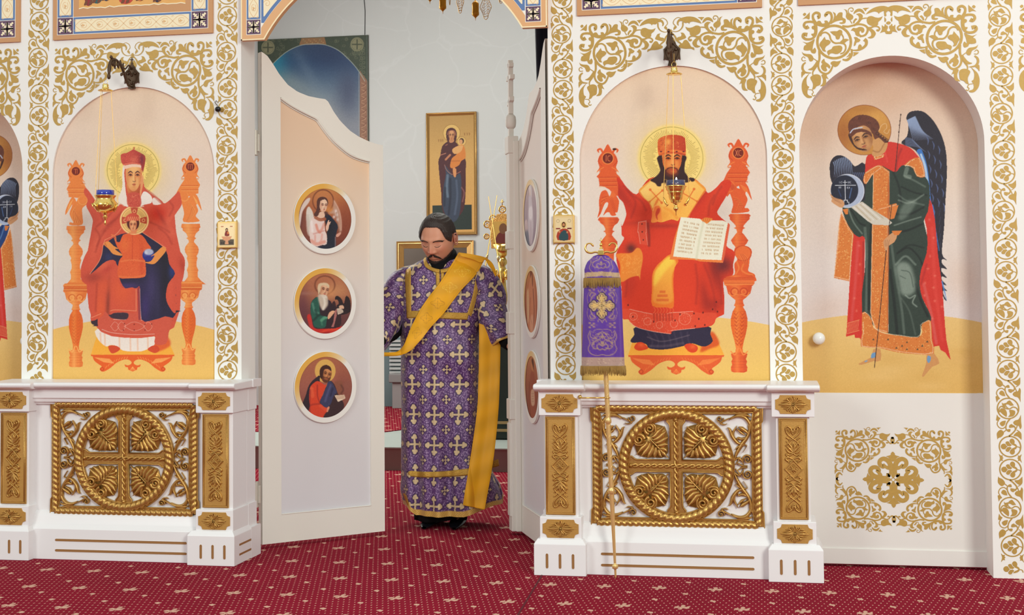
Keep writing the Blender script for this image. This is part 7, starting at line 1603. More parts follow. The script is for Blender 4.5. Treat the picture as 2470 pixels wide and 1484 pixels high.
# ------------------------------------------------------------------ staff with the purple cover
def atZ(u,v,Z):
 r=ray(u,v);return CPOS+r*((Z-CPOS[2])/r[2])
sb=atZ(1485,1396,.0);sb[2]=0.004
YS=-.405
st1=atY(1449,640,YS);top=atY(1449,597,YS)
e=empty('staff',tuple(sb),'gilt processional staff in a purple cover leaning on the right parapet','staff')
def sl(t):return sb+(st1-sb)*t
m=MB();N=300;P_=[sl(t)for t in np.linspace(.0,1,N)];R_=[]
for i,t in enumerate(np.linspace(0,1,N)):
 r=.0045+.0070*min(t/.27,1)if t<.27 else.0108
 for c,w,b in((.035,.006,.003),(.275,.007,.005),(.50,.008,.004),(.50,.004,.002),(.715,.012,.006),(.69,.004,.004),(.74,.004,.004)):
  if abs(t-c)<w:r=max(r,.0108+b)
 R_.append(r)
m.tube(P_,R_,14);STB=mat('gilt_staff',(240,204,134),.3,.6);m.build('shaft',STB,e,smooth=True)
m=MB()
for a0_ in(0,PI):
 Q=[]
 for t in np.linspace(.29,.9,260):
  a=a0_+t*95;Q.append(sl(t)+np.array((.0106*math.cos(a),.0106*math.sin(a),0)))
 m.tube(Q,.0011,6)
m.build('spiral_rib',STB,e,smooth=True)
hd=atY(1450,610,YS);k=.00190
Xh=lambda a,b:(hd[0]+a*k,YS,hd[2]+b*k)
m=MB();m.box(hd[0]-7*k,hd[0]+7*k,YS-.012,YS+.012,hd[2]-6*k,hd[2]+6*k);m.lathe([(.001,.020),(.005,.018),(.008,.008),(.004,.002),(.008,-.006),(.010,-.010)],Xh(0,14),16)
m.build('crook_block',BRASS,e,bevel=.002)
for s_ in(1,-1):
 m=MB();m.tube([Xh(s_*a,b)for a,b in cr([(6,0),(14,2),(24,0),(34,3),(38,12),(34,21),(26,23),(20,18),(19,15)],5)],[.0045,.0045,.005,.005,.004,.003,.005,.002],10);m.build('serpent',BRASS,e,smooth=True)
m=MB();m.tube([Xh(0,20),Xh(0,36)],.0016,6);m.tube([Xh(-4,30),Xh(4,30)],.0016,6);m.build('small_cross',BRASS,e,smooth=True)
def art_cover():
 cv=Cv(1385,600,1530,930,(88,44,150));P=T(1390,560,4.0077)
 PU,PD,GO,GL=(92,44,156),(62,28,108),(176,146,120),(206,176,130)
 cv.blob(1452,700,20,120,(104,52,176),.5);cv.blob(1405,780,10,120,(100,66,140),.5);cv.blob(1505,800,12,120,(104,50,140),.5)
 rg=np.random.default_rng(5)
 def damask(cx,cy,s_,inv=1):
  for sx in(1,-1):
   Q=lambda*p:[(cx+sx*a*s_,cy+b*s_*inv)for a,b in p]
   cv.st(Q((0,-24),(8,-20),(12,-12),(20,-10),(26,-16),(24,-24)),1.6*s_,GO,.85,.8);cv.st(Q((0,-18),(6,-8),(16,-4),(22,4),(16,12),(8,10)),2.0*s_,GO,.85,.8)
   cv.st(Q((26,-26),(30,-14),(26,0),(30,12),(24,22),(12,26),(0,24)),1.8*s_,GO,.8,.8);cv.st(Q((0,6),(8,2),(12,8),(6,14),(0,12)),2.2*s_,GO,.85,.8)
   for k_ in range(16):x,y=Q((rg.uniform(4,30),rg.uniform(-26,26)))[0];cv.ell(x,y,1,1,GO,.5,.8)
   cv.ell(*Q((22,-4))[0],3*s_,3*s_,GO,.8,.8,ring=1)
  cv.ell(cx,cy,3*s_,4*s_,GO,.9,.8)
 damask(1450,634,.95);damask(1453,828,1.15);damask(1453,815,.8,-1)
 for a,b in((150,540),(345,540),(150,900),(350,900)):
  x,y=P((a,b))[0];sg=1 if a<200 else-1
  for q in((0,0),(5,-4),(5,4),(-5,-5),(-5,5)):cv.ell(x+sg*q[0],y+q[1],3.2,2.2,GO,.8,1)
  cv.st([(x,y),(x+sg*14,y)],1.4,GO,.8,.8,smooth=0)
 for sx in(1,-1):
  for sy in(1,-1):
   x,y=P((250,712))[0];Q=lambda*p:[(x+sx*a,y+sy*b)for a,b in p]
   cv.st(Q((28,10),(24,22),(16,28),(26,32),(30,24)),2.4,GO,.85,.9);cv.st(Q((10,38),(6,32),(0,40)),2.2,GO,.85,.9);cv.ell(*Q((24,24))[0],5,5,GO,.6,1,ring=1.4);cv.st(Q((34,6),(36,20),(30,34),(18,36)),1.4,GO,.7,.8)
 x,y=P((247,712))[0]
 for c,g_ in(((40,18,60),2.2),(GL,0),((60,30,60),-2.6),((222,184,112),-3.8)):
  for q in range(4):
   a=q*PI/2;R=lambda u_,v_:(x+u_*math.cos(a)-v_*math.sin(a),y+u_*math.sin(a)+v_*math.cos(a))
   cv.ell(*R(24,0),7+g_,7+g_,c,1,.8);cv.ell(*R(19,7),5.5+g_,5.5+g_,c,1,.8);cv.ell(*R(19,-7),5.5+g_,5.5+g_,c,1,.8)
   if g_>-2:cv.poly([R(0,-4-g_),R(22,-9-g_),R(22,9+g_),R(0,4+g_)],c,smooth=0)
   else:cv.poly([R(4,-2),R(22,-6),R(22,6),R(4,2)],c,smooth=0)
 for q in range(4):
  a=q*PI/2+PI/4;cv.st([(x+4*math.cos(a),y+4*math.sin(a)),(x+14*math.cos(a),y+14*math.sin(a))],[4,1.5],(222,184,112),1,.8,smooth=0)
  a=q*PI/2
  for o in(-.35,0,.35):cv.st([(x+6*math.cos(a+o*.5),y+6*math.sin(a+o*.5)),(x+25*math.cos(a+o),y+25*math.sin(a+o))],1,(120,80,50),.8,.7,smooth=0)
 cv.ell(x,y,3.4,3.4,(80,60,50),1,.8);cv.ell(x,y,2,2,(200,170,110),1,.7)
 for yy,cc in(((658,668,663),0),((861,884,872),1)):
  pass
 cv.poly([(1385,660),(1452,655),(1530,661),(1530,672),(1452,666),(1385,671)],(190,158,122),smooth=0);cv.poly([(1385,862),(1530,862),(1530,884),(1385,884)],(178,146,134),smooth=0)
 for k_ in range(120):a=rg.uniform(1385,1530);b=rg.choice([664,873])+rg.uniform(-6,8);cv.st([(a,b),(a+rg.uniform(-4,4),b+rg.uniform(-3,3))],1,(220,196,166)if k_%2 else(140,110,100),.7,.7,smooth=0)
 cv.grain(3,2,5);return cv
cvc=art_cover()
def cover_loop(v):
 """half widths of the flattened cloth tube by picture row"""
 L=np.interp(v,[618,628,640,665,700,800,885,904],[1416,1411,1409,1410,1408,1405,1403,1400]);R=np.interp(v,[618,628,640,665,700,800,885,904],[1483,1488,1491,1494,1499,1503,1507,1511])
 return L,R
rows=[];NV,NA=150,120
for v in np.linspace(618,886,NV):
 L_,R2=cover_loop(v);a,b=atY(L_,v,YS),atY(R2,v,YS);c=(a+b)/2;hw=(b[0]-a[0])/2;zz=a[2]+(b[2]-a[2])/2
 row=[]
 sq=np.interp(v,[618,632,650],[.55,.85,1])
 for t in np.linspace(0,2*PI,NA):
  dep=.026+.006*math.sin(3*t+v*.02)+.004*math.sin(7*t+v*.01)
  row.append((c[0]+hw*sq*-math.cos(t),YS-dep*math.sin(t)*sq,zz))
 rows.append(row)
V=np.array(rows)
painted('cloth_cover',V,lambda V:cvc.at(*projv(V)),attr_mat('brocade_cover',.5,sheen=.3),e,smooth=True)
capv=V[0];m=MB();ctr=capv.mean(0)+np.array((0,0,.012));m.add(list(capv)+[tuple(ctr)],[(i,(i+1)%NA,NA)for i in range(NA)]);m.build('cover_top',mat('purple_cloth',(80,40,140),.6),e,smooth=True)
rgf=random.Random(4)
for vv,ln in((671,22),(884,22)):
 m=MB();j=int((vv-618)/268*(NV-1));j=min(j,NV-1);row=V[j]
 for i in range(0,260):
  t=i/260*(NA-1);p=row[int(t)]*(1-t%1)+row[min(int(t)+1,NA-1)]*(t%1);c=row.mean(0);o=(p-c)*np.array((1.035,1.25,0));p=np.array((c[0]+o[0],c[1]+o[1],p[2]))
  d=np.array((rgf.uniform(-.003,.003),rgf.uniform(-.003,.002),-(ln+rgf.uniform(-4,3))*.0019))
  m.tube([p,p+d*.5+(rgf.uniform(-.001,.001),-.001,0),p+d],[.0015,.0015,.0008],4,caps=False)
 m.build('fringe',mat('gold_fringe_thread',(168,134,72),.6,.2,var=.2,vscale=80),e)
hz=atY(1466,960,YS+.005);hx=-.675
hb=empty('staff_holder',(hx,hz[1],hz[2]),'short brass rod holding the staff, fixed to the pedestal right of the doorway','holder')
MB().tube([(hx-.0,-.375,hz[2]),(hx+.001,hz[1],hz[2]-.001),(hz[0],hz[1]+.006,hz[2])],[.004,.0035,.004],10).build('rod',BRASS,hb,smooth=True)
MB().lathe([(.001,-.012),(.009,-.010),(.009,0)],(hx,-.342,hz[2]),14,'y').build('rosette',BRASS,hb,smooth=True)
pst=(hz-sb)[2]/(st1-sb)[2];cc=sl(pst)
m=MB();m.tube([(cc[0]+.0135*math.cos(t),cc[1]+.0135*math.sin(t),cc[2])for t in np.linspace(0,2*PI,20,endpoint=False)],.0025,6,closed=True);m.build('holder_ring',BRASS,hb,smooth=True)
# ------------------------------------------------------------------ inside the altar
YK=YBK-.004
FRG=mat('gilt_picture_frame',(178,136,78),.35,.6,var=.15,vscale=20);FRL=mat('gilt_bright_edge',(238,208,140),.25,.7)
def framed(u0,v0,u1,v1,y,w,lab,nm,z0=None):
 a,b=atY(u0,v0,y),atY(u1,v1,y);x0,x1,z1=a[0],b[0],a[2];z0=b[2]if z0 is None else z0
 e=empty(nm,((x0+x1)/2,y,z0),lab,'picture')
 m=MB();pr=lambda i:[(x0+i,z0+i),(x1-i,z0+i),(x1-i,z1-i),(x0+i,z1-i)]
 o,inn=pr(0),pr(w)
 v=[];f=[]
 for p,q in zip(o,inn):v+=[(p[0],y-.03,p[1]),(q[0],y-.012,q[1]),(p[0],y,p[1]),(q[0],y,q[1])]
 for i in range(4):
  A,B=4*i,4*((i+1)%4);f+=[(A,A+1,B+1,B),(A,B,B+2,A+2),(A+1,A+3,B+3,B+1)]
 m.add(v,f);m.build('frame',FRG,e)
 m=MB();m.ridge(pr(w*.3),w*.25,.008,y-.028,closed=True);m.build('frame_edge',FRL,e,smooth=True)
 return e,(x0+w,x1-w,z0+w,z1-w)
e,(xa,xb,za,zb_)=framed(1029,274,1152,566,YK,.030,'tall gold framed picture of a woman in dark red standing with a child','framed_picture')
cvt=art_standing();X,Z=np.meshgrid(np.linspace(xa,xb,110),np.linspace(za,zb_,280));V=np.stack([X,np.full_like(X,YK-.008),Z],-1)
painted('picture',V,lambda V:cvt.at(24+(V[...,0]-xa)/(xb-xa)*111,18+(zb_-V[...,2])/(zb_-za)*284),PAINT,e)
e,(xa,xb,za,zb_)=framed(958,583,1145,796,YK,.075,'dark brown picture in a wide gilt frame low on the wall behind the man','framed_picture')
MB().box(xa,xb,YK-.010,YK,za,zb_).build('picture',mat('dark_varnished_painting',(84,68,56),.35,var=.25,vscale=5),e)
def art_arch():
 cv=Cv(600,70,900,620,(60,84,120));P=T(580,0,2.968)
 cv.vgrad([(85,(56,70,96)),(150,(44,74,112)),(230,(110,128,146)),(300,(130,134,146)),(420,(116,122,140)),(620,(90,96,116))])
 cv.blob(660,150,30,50,(26,130,160),.9);cv.blob(800,130,60,40,(36,54,90),.8);cv.blob(700,200,60,24,(150,164,160),.5,rot=.5);cv.blob(800,270,60,24,(150,156,160),.6,rot=.6);cv.blob(840,220,30,60,(60,66,96),.7);cv.blob(740,170,14,70,(120,140,160),.3,rot=-.5)
 DG=(62,72,60)
 arc=P((220,470),(270,420),(340,365),(430,325),(520,315),(610,322),(700,360),(780,430),(840,500),(890,580))
 cv.poly([(600,70),(600,175)]+P((200,470))+[tuple(q)for q in cr(arc,4)]+[(900,195),(900,70)],DG,smooth=0)
 cv.poly([(868,170),(888,198),(889,620),(868,620)],(140,100,80),smooth=0)
 g=np.random.default_rng(2)
 for k in range(26):y=200+k*16;cv.st([(872,y),(882,y+6),(872,y+12)],1.6,(190,150,120),.7,1);cv.st([(884,y),(876,y+8)],1.4,(110,66,56),.7,1,smooth=0)
 cv.poly(P((440,265),(600,262),(615,318),(420,322)),(140,104,72),smooth=0)
 for k in range(12):cv.ell(*P((450+k*13,285+(k%3)*10))[0],1.6,1.6,(176,140,96),.7,1)
 for _ in range(90):
  a,b=g.uniform(150,895),g.uniform(265,420)
  if 330<a<720 and b>300:continue
  x,y=P((a,b))[0];cv.ell(x,y,3.4,2.4,(116,118,94),.5,1,ring=1.2,rot=g.uniform(0,3))
 for k in range(14):cv.ell(*P((862+(k%2)*20,330+k*17))[0],3,3,(116,118,94),.6,1,ring=1.4)
 for a,b in((197,340),(835,318)):
  x,y=P((a,b))[0];cv.ell(x,y,16,17,(128,126,98),1,1);cv.ell(x,y,13,14,(96,100,78),.8,1,ring=1.2)
  cv.st([(x,y-11),(x,y+11)],3,(70,76,60),1,1,smooth=0);cv.st([(x-11,y),(x+11,y)],3,(70,76,60),1,1,smooth=0)
 cv.st(arc,1.8,(160,168,160),.9,1);cv.st(P((130,285),(910,245)),1.4,(110,120,104),.8,1,smooth=0);cv.st(P((905,250),(912,1000)),2,(90,100,96),.8,1,smooth=0);cv.st(P((848,520),(850,1000)),2,(150,150,150),.7,1,smooth=0)
 cv.grain(3,3,3);return cv
a,b=atY(624,96,YK),atY(888,86,YK)
cvr=art_arch();X,Z=np.meshgrid(np.linspace(a[0],b[0],290),np.linspace(1.9,b[2]+.0,520));V=np.stack([X,np.full_like(X,YK-.02),Z],-1)
o=painted('sky_mural',V,lambda V:cvr.at(*projv(V)),PAINT,loc=((a[0]+b[0])/2,YK,1.9));tag(o,'tall painted canvas of a blue evening sky under an arch, leaf border','painting')
MB().box(a[0]-.004,b[0]+.004,YK-.0195,YK-.0005,1.895,b[2]+.004).build('canvas_back',mat('canvas_edge',(70,74,60),.7),o)
wt,wb_=atY(876,-30,YK),atY(880,84,YK)
tag(MB().tube([wt,(wt+wb_)/2+np.array((.012,0,0)),wb_],.004,6).build('hanging_wire',mat('dark_wire',(60,60,62),.6),loc=tuple(wb_)),'thin dark wire running down the wall to the sky painting','wire')
YC=2.6
ch=empty('chandelier',tuple(atY(1110,-60,YC)),'gilt chandelier hanging above the doorway, amber lanterns and filigree drops','chandelier')
AMB=mat('amber_lantern',(206,142,28),.3,.4,var=.15,vscale=30)
def Zc(u,v):return atY(u,v,YC)
kc=1/360.
topz=Zc(1110,-60)[2]
m=MB();c=Zc(1110,-60);m.tube([(c[0]+.22*math.cos(t),YC+.22*math.sin(t),topz)for t in np.linspace(0,2*PI,60,endpoint=False)],.012,10,closed=True);m.tube([(c[0],YC,topz),(c[0],YC,5.4)],.008,8)
for t in range(4):m.tube([(c[0]+.22*math.cos(t*PI/2+.4),YC+.22*math.sin(t*PI/2+.4),topz),(c[0],YC,topz+.5)],.004,6)
m.build('ring',BRASS,ch,smooth=True)
for u,v in((1068,34),(1147,50),(1037,10)):
 b_=Zc(u,v);h=[(.001,0),(.002,.012),(.004,.020),(.014,.030),(.025,.040),(.0255,.055),(.024,.060),(.024,.105),(.0245,.118),(.016,.130),(.004,.140),(.002,.150)]
 h=[(r,z)for r,z in h];o=MB().lathe(h,tuple(b_),20).build('lantern',AMB,ch,smooth=True)
 MB().tube([b_+(0,0,.148),(b_[0],b_[1],topz)],.0015,5).build('lantern_wire',BRASSD,o)
for u,v,w_,hh in((1110,32,9,60),(1172,47,14,66),(1085,12,2,40),(1208,8,9,40)):
 b_=Zc(u,v);m=MB();w_*=kc;hh*=kc
 out=[(b_[0]+s_*w_*q,b_[2]+t*hh)for s_,seq in((1,[(0,0),(.35,.06),(.5,.2),(.95,.42),(1,.5),(.7,.65),(.3,.85),(.15,1)]),(-1,[(.3,.85),(.7,.65),(1,.5),(.95,.42),(.5,.2),(.35,.06)]))for q,t in seq]
 m.tube([(a_,YC,z_)for a_,z_ in cr(out,3,True)],.0022,6,closed=True)
 if w_>.01:
  for i in range(7):
   z_=b_[2]+hh*(.12+.1*i);ww=w_*[.4,.5,.75,.95,.85,.65,.45][i]
   for s_ in(1,-1):m.tube([(p[0],YC,p[1])for p in spiral(b_[0]+s_*ww*.5,z_,ww*.42,1.3,0,s_,14)],.0016,5)
 m.build('filigree_drop',BRASSD,ch,smooth=True)
 MB().tube([(b_[0],YC,b_[2]+hh),(b_[0],YC,topz)],.0015,5).build('drop_wire',BRASSD,ch)
ca,cb=atY(1296,160,1.9),atY(1330,160,1.9)
xs_=np.linspace(ca[0],cb[0]+.25,60);V=np.array([[(x+.0-(z-2.5)*.02,1.9+.02*math.sin(x*90),z)for x in xs_]for z in np.linspace(1.2,3.6,6)])
o=MB().grid(V).build('curtain',mat('navy_curtain',(26,28,46),.8),loc=((ca[0]+cb[0])/2,1.9,1.2),smooth=True,solid=.004);tag(o,'dark navy curtain hanging behind the right door leaf','curtain')
tb=atY(1212,560,4.6);e=empty('altar_icon',(tb[0],4.6,1.032),'gilt icon stand crowned with roundels and a cross, behind the right leaf','icon stand')
kt=11.27/3336.
Xt=lambda a,b:(tb[0]+a*kt,tb[2]-b*kt)
m=MB();m.prism([Xt(*p)for p in[(-28,40),(-30,-5),(-36,-12),(-30,-30),(-16,-34),(-14,-44),(0,-46),(14,-44),(16,-34),(30,-30),(36,-12),(30,-5),(28,40)]],4.59,4.62)
m.build('gilt_surround',mat('pierced_gilding',(214,164,92),.4,.6,bump=.6,bscale=120),e,tri=True,bevel=.003)
for a,b,r_ in((0,-56,8),(-24,-34,8),(24,-34,8),(-38,-20,8),(38,-20,8),(-40,10,6)):
 m=MB();x_,z_=Xt(a,b);m.tube([(x_+r_*kt*math.cos(t),4.6,z_+r_*kt*math.sin(t))for t in np.linspace(0,2*PI,24,endpoint=False)],.006,6,closed=True)
 for t in range(6):m.tube([(x_,4.6,z_),(x_+r_*kt*math.cos(t*PI/3),4.6,z_+r_*kt*math.sin(t*PI/3))],.003,5)
 m.build('roundel',BRASSD,e,smooth=True)
m=MB();x_,z_=Xt(0,-64);m.tube([(x_,4.6,z_),(x_,4.6,z_+.055)],.004,6);m.tube([(x_-.016,4.6,z_+.035),(x_+.016,4.6,z_+.035)],.004,6);m.tube([(x_-.008,4.6,z_+.048),(x_+.008,4.6,z_+.048)],.003,6);m.build('cross',BRASSD,e,smooth=True)
m=MB();m.box(*[Xt(-23,0)[0],Xt(23,0)[0]],4.575,4.595,Xt(0,26)[1],Xt(0,-26)[1]);m.build('icon_ground',mat('icon_gold_leaf',(226,184,100),.4,.4),e)
m=MB()
for pts,in(([(-15,26),(-12,8),(-2,0),(10,4),(20,26)],),):m.fill([Xt(*p)for p in cr(pts,4,True)],4.5745)
o=m.build('painted_figure',mat('icon_maroon',(112,44,42),.6),e,tri=True)
m=MB();m.fill([tuple(p)for p in circ(*Xt(3,-8),.034,20,.045)],4.574);m.build('painted_head',mat('icon_umber',(126,84,56),.6),o)
m=MB();m.prism([Xt(*p)for p in[(-22,30),(22,30),(12,52),(8,60),(-8,60),(-12,52)]],4.57,4.62);m.lathe([(.02,0),(.03,-.02),(.045,-.05),(.02,-.08),(.035,-.12),(.05,-.16),(.025,-.2),(.03,-.26),(.04,-.34),(.03,-.40)],(Xt(0,60)[0],4.6,Xt(0,60)[1]),20)
for a in(-14,12):
 x_,z_=Xt(a,50);m.lathe([(.001,.02),(.012,.015),(.016,0),(.010,-.02),(.02,-.04),(.014,-.07)],(x_,4.55,z_-.16),12)
m.build('gilt_stem',BRASS,e,smooth=True,tri=False)
MB().lathe([(.001,0),(.16,0),(.16,.03),(.10,.06),(.035,.10),(.001,.10)],(tb[0],4.6,1.032),24).build('foot',BRASS,e,smooth=True)
for i,(u0,v0,u1,v1)in enumerate(((1175,618,1199,471),(1201,622,1178,474))):
 yy_=4.32+.06*i;p,q=atY(u0,v0,yy_),atY(u1,v1,yy_)
 e=empty('candle_lighter',(p[0],p[1],1.035),['thin gilt rod leaning right, crossing the other rod behind the shoulder','thin gilt rod leaning left, crossing the other rod behind the shoulder'][i],'rod','thin gilt rods')
 d=q-p;MB().tube([p-d*((p[2]-1.035)/d[2]),p,p+d*.0,q],[.006,.006,.005,.0025],8).build('rod',BRASSD,e,smooth=True)
 MB().tube([p-d*.05,p+d*.03],.010,10).build('collar',FRL,e,smooth=True)
a_=atZ(1188,1060,.18)
e=empty('covered_table',(a_[0]+.3,a_[1]+.3,.18),'small table under a dark green cloth with gold bands behind the right leaf','table')
m=MB();m.box(a_[0],a_[0]+.75,a_[1],a_[1]+.8,.182,1.02);m.build('cloth',mat('dark_green_cloth',(40,50,44),.8,var=.2,vscale=8),e,bevel=.01)
for z in(.24,.30):MB().box(a_[0]-.003,a_[0]+.753,a_[1]-.003,a_[1]+.803,z,z+.022).build('gold_band',mat('cloth_gold_band',(176,146,96),.6),e)
MB().box(a_[0]-.12,a_[0]+.76,a_[1]-.01,a_[1]+.81,1.0,1.03).build('table_top',mat('tan_table_cover',(150,120,90),.7),e,bevel=.005)
ra_,rb_=atY(938,826,YK-.1),atY(990,902,YK-.1)
e=empty('vent_panel',((ra_[0]+rb_[0])/2,YK,rb_[2]),'grey louvred panel with teal edge on the wall behind the upholstered box','vent')
MB().box(ra_[0]-.16,rb_[0]+.1,YK-.06,YBK-.004,.18,ra_[2]+.05).build('cabinet',mat('teal_grey_cabinet',(104,124,128),.5),e,bevel=.005)
for i in range(9):
 z=rb_[2]+(ra_[2]-rb_[2])*i/8;MB().box(ra_[0],rb_[0],YK-.09,YK-.06,z,z+(ra_[2]-rb_[2])/13).build('slat',mat('pale_slat',(190,194,194),.5),e,bevel=.002)
bx=atZ(946,986,.18);e=empty('upholstered_box',(bx[0]+.3,bx[1]+.2,.18),'grey upholstered box seat standing on the altar carpet left of the man','box')
zt=atY(946,902,bx[1])[2]
MB().box(bx[0],bx[0]+.8,bx[1],YK-.13,.182,zt-.09).build('body',mat('grey_box_cloth',(150,146,146),.8),e,bevel=.006)
MB().box(bx[0]-.03,bx[0]+.83,bx[1]-.03,YK-.11,zt-.09,zt).build('lid',mat('grey_lid_cloth',(138,136,136),.8),e,bevel=.012)
# ------------------------------------------------------------------ the man in purple vestments
YM=.97
per=empty('person',(atY(1062,1268,YM)[0],YM,0),'bearded man with bowed head in purple brocade vestments and a yellow sash','person')
SKIN=(216,152,122)
ROWS=[(622,1030,1100,.07),(630,1012,1118,.085),(640,992,1142,.10),(652,977,1160,.112),(670,967,1172,.124),(700,963,1176,.135),(740,964,1170,.142),(790,966,1160,.15),(830,968,1157,.155),(870,969,1160,.16),(920,970,1157,.16),(1000,972,1160,.165),(1080,972,1172,.175),(1150,972,1190,.185),(1190,970,1206,.19),(1235,976,1214,.195)]
RV=np.array(ROWS)
def prof_at(z):
 """centre x, half width, half depth of the robe at height z"""
 return(np.interp(z,PZ,PCX),np.interp(z,PZ,PHW),np.interp(z,PZ,PB))
PZ,PCX,PHW,PB=[],[],[],[]
for v,l,r,b in ROWS[::-1]:
 a,c=atY(l,v,YM),atY(r,v,YM);PZ.append((a[2]+c[2])/2);PCX.append((a[0]+c[0])/2);PHW.append((c[0]-a[0])/2);PB.append(b)
def folds(x,z):
 d=np.clip((1.15-z)/.9,0,1)
 return(.015*np.sin(x*34+1.2*np.sin(z*3.1))+.008*np.sin(x*71+2+z*2))*(.25+d)+.006*np.sin(z*19+x*11)*np.exp(-((z-.95)/.2)**2)
def front_y(x,z):
 cx,hw,b=prof_at(z);q=np.clip((x-cx)/hw,-1,1)
 return YM-b*np.sqrt(np.maximum(1-np.abs(q)**2.3,0))-folds(x,z)
def surf(u,v,off):
 Y=YM-.14
 for _ in range(5):
  p=atY(u,v,Y);Y=float(front_y(p[0],p[2]))-off
 return atY(u,v,Y)
def budcross(x,y,L,w,r):
 ax,ay=np.abs(x),np.abs(y)
 d=np.minimum(np.maximum(ax-w,ay-L),np.maximum(ay-w,ax-L))
 for a,b,rr in((0,L,r),(r*.85,L-r*.75,r*.72)):
  d=np.minimum(d,np.minimum(np.hypot(ax-a,ay-b),np.hypot(ax-b,ay-a))-rr)
 return d
def brocade(U,V,rot=0.):
 if rot:U,V=U*math.cos(rot)+V*math.sin(rot),-U*math.sin(rot)+V*math.cos(rot)
 pu,pv=.143,.166
 x=(U+pu/2)%pu-pu/2;y=(V+pv/2)%pv-pv/2
 x2=U%pu-pu/2;y2=V%pv-pv/2
 big=budcross(x,y,.045,.0062,.0112);sm=budcross(x2,y2,.0205,.003,.0058)
 base=np.array([82.,42,104]);o=np.empty(U.shape+(3,));o[:]=base
 n1=np.sin(U*61+3*np.sin(V*23))*np.sin(V*57+2*np.sin(U*31));o+=n1[...,None]*np.array([9,8,10.])
 th=np.arctan2(y,x);th2=np.arctan2(y2,x2)
 for D,T_,k,w in((big,th,360,.35),(sm,th2,420,.3)):
  s=np.sin(D*k+1.3*np.sin(T_*8))*np.cos(T_*12+D*150)
  m=np.clip((s-w)*3.2,0,1)*np.clip(D/.006,0,1)*np.clip((.045-D)/.02,0,1)
  o+=m[...,None]*(np.array([186.,160,190])-o)*.8
 ln=np.clip(1-np.abs(np.sin((np.abs(x)*1.16+np.abs(y))*210+.8*np.sin(th*12)))*5,0,1)*np.clip((big-.004)/.004,0,1)
 o+=ln[...,None]*(np.array([146.,112,160])-o)*.5
 for D,e in((big,.0065),(sm,.0045)):
  m=np.clip((e-D)/.0012,0,1)[...,None];o+=m*(np.array([52.,20,72])-o)*.85
  m=np.clip(-D/.0012,0,1)[...,None];vein=(np.clip(np.sin((x*x+y*y)*9000)*.5+.5,0,1)*14)[...,None]
  o+=m*(np.array([218.,192,150])-vein-o)
 return o
BRO=attr_mat('purple_brocade',.38,.12,spec=.5,bump=.12,sheen=.25,bscale=900)
z0,z1=PZ[0],PZ[-1]
NZ,NT=560,620
TT=np.linspace(0,2*PI,NT)
rows=[];UU=[]
for i,z in enumerate(np.linspace(0,1,NZ)):
 zz=z0+(z1-z0)*z
 t=TT;c,s=np.cos(t),np.sin(t)
 low=np.clip((.30-zz)/.22,0,1)
 cx,hw,b=prof_at(zz)
 x=cx-hw*np.sign(c)*np.abs(c)**.87;y=YM-b*np.sign(s)*np.abs(s)**.87
 f_=folds(x,zz);y=y-np.where(s>0,f_,-f_)
 lift=low*(.055*np.clip((x-cx-.10)/.15,0,1)+.05*np.clip(-(x-cx+.18)/.06,0,1)+.03*(s<0))
 rows.append(np.stack([x,y,np.full_like(x,zz)+lift],-1));UU.append(x-cx if True else 0)
V=np.array(rows)
UVx=V[...,0]-atY(1050,960,YM-.15)[0]
arc=np.cumsum(np.concatenate([np.zeros((NZ,1)),np.linalg.norm(np.diff(V,axis=1),axis=2)],1),1)
mid=np.argmin(np.abs(UVx+(V[...,1]>YM)*9),axis=1)
Uarc=arc-arc[np.arange(NZ),mid][:,None]
zc0=atY(1050,928,YM-.15)[2]
def robecol(_):
 o=brocade(Uarc,V[...,2]-zc0)
 hem=np.clip((z0+.032-(np.linspace(0,1,NZ)*(z1-z0)+z0))[:,None]/.002,0,1)*np.ones((1,NT))
 g=np.array([206.,160,76])+(np.sin(Uarc*400)*np.sin(V[...,2]*500)*18)[...,None]
 return o+hem[...,None]*(g-o)
robe=painted('dalmatic',V,robecol,BRO,per,smooth=True)
def galloon(name,A,B,off=.004,n=60,m=6,mt=None,par=robe,yf=None,th=.0015):
 A,B=cr(A,8),cr(B,8)
 def rs(P,n):
  d=np.concatenate([[0],np.cumsum(np.linalg.norm(np.diff(P,axis=0),axis=1))]);t=np.linspace(0,d[-1],n)
  return np.stack([np.interp(t,d,P[:,0]),np.interp(t,d,P[:,1])],1)
 A,B=rs(A,n),rs(B,n);V=np.empty((n,m,3))
 for i in range(n):
  for j in range(m):
   p=A[i]+(B[i]-A[i])*j/(m-1);o=off+.0015*math.sin(PI*j/(m-1))
   V[i,j]=surf(p[0],p[1],o)if yf is None else atY(p[0],p[1],yf(p[0],p[1],i/(n-1),j/(m-1)))
 return MB().grid(V).build(name,mt,par,smooth=True,solid=th)
GAL=mat('gold_galloon',(208,162,70),.34,.5,bump=.5,bscale=260,var=.18,vscale=160)
galloon('yoke_trim',[(977,652),(977,680),(979,720),(981,768)],[(991,646),(991,670),(991,710),(992,752)],mt=GAL)
galloon('yoke_trim',[(981,750),(1020,750),(1070,753),(1132,755)],[(981,768),(1020,767),(1070,769),(1127,772)],mt=GAL)
galloon('yoke_trim',[(1146,660),(1144,690),(1138,720),(1127,756)],[(1160,656),(1159,680),(1153,724),(1138,766)],mt=GAL)
galloon('collar_trim',[(1027,618),(1031,634),(1043,645),(1061,650)],[(1021,626),(1025,642),(1040,653),(1060,659)],.010,30,mt=GAL)
galloon('collar_trim',[(1062,650),(1080,646),(1092,636),(1104,618)],[(1063,659),(1084,655),(1098,644),(1110,624)],.010,30,mt=GAL)
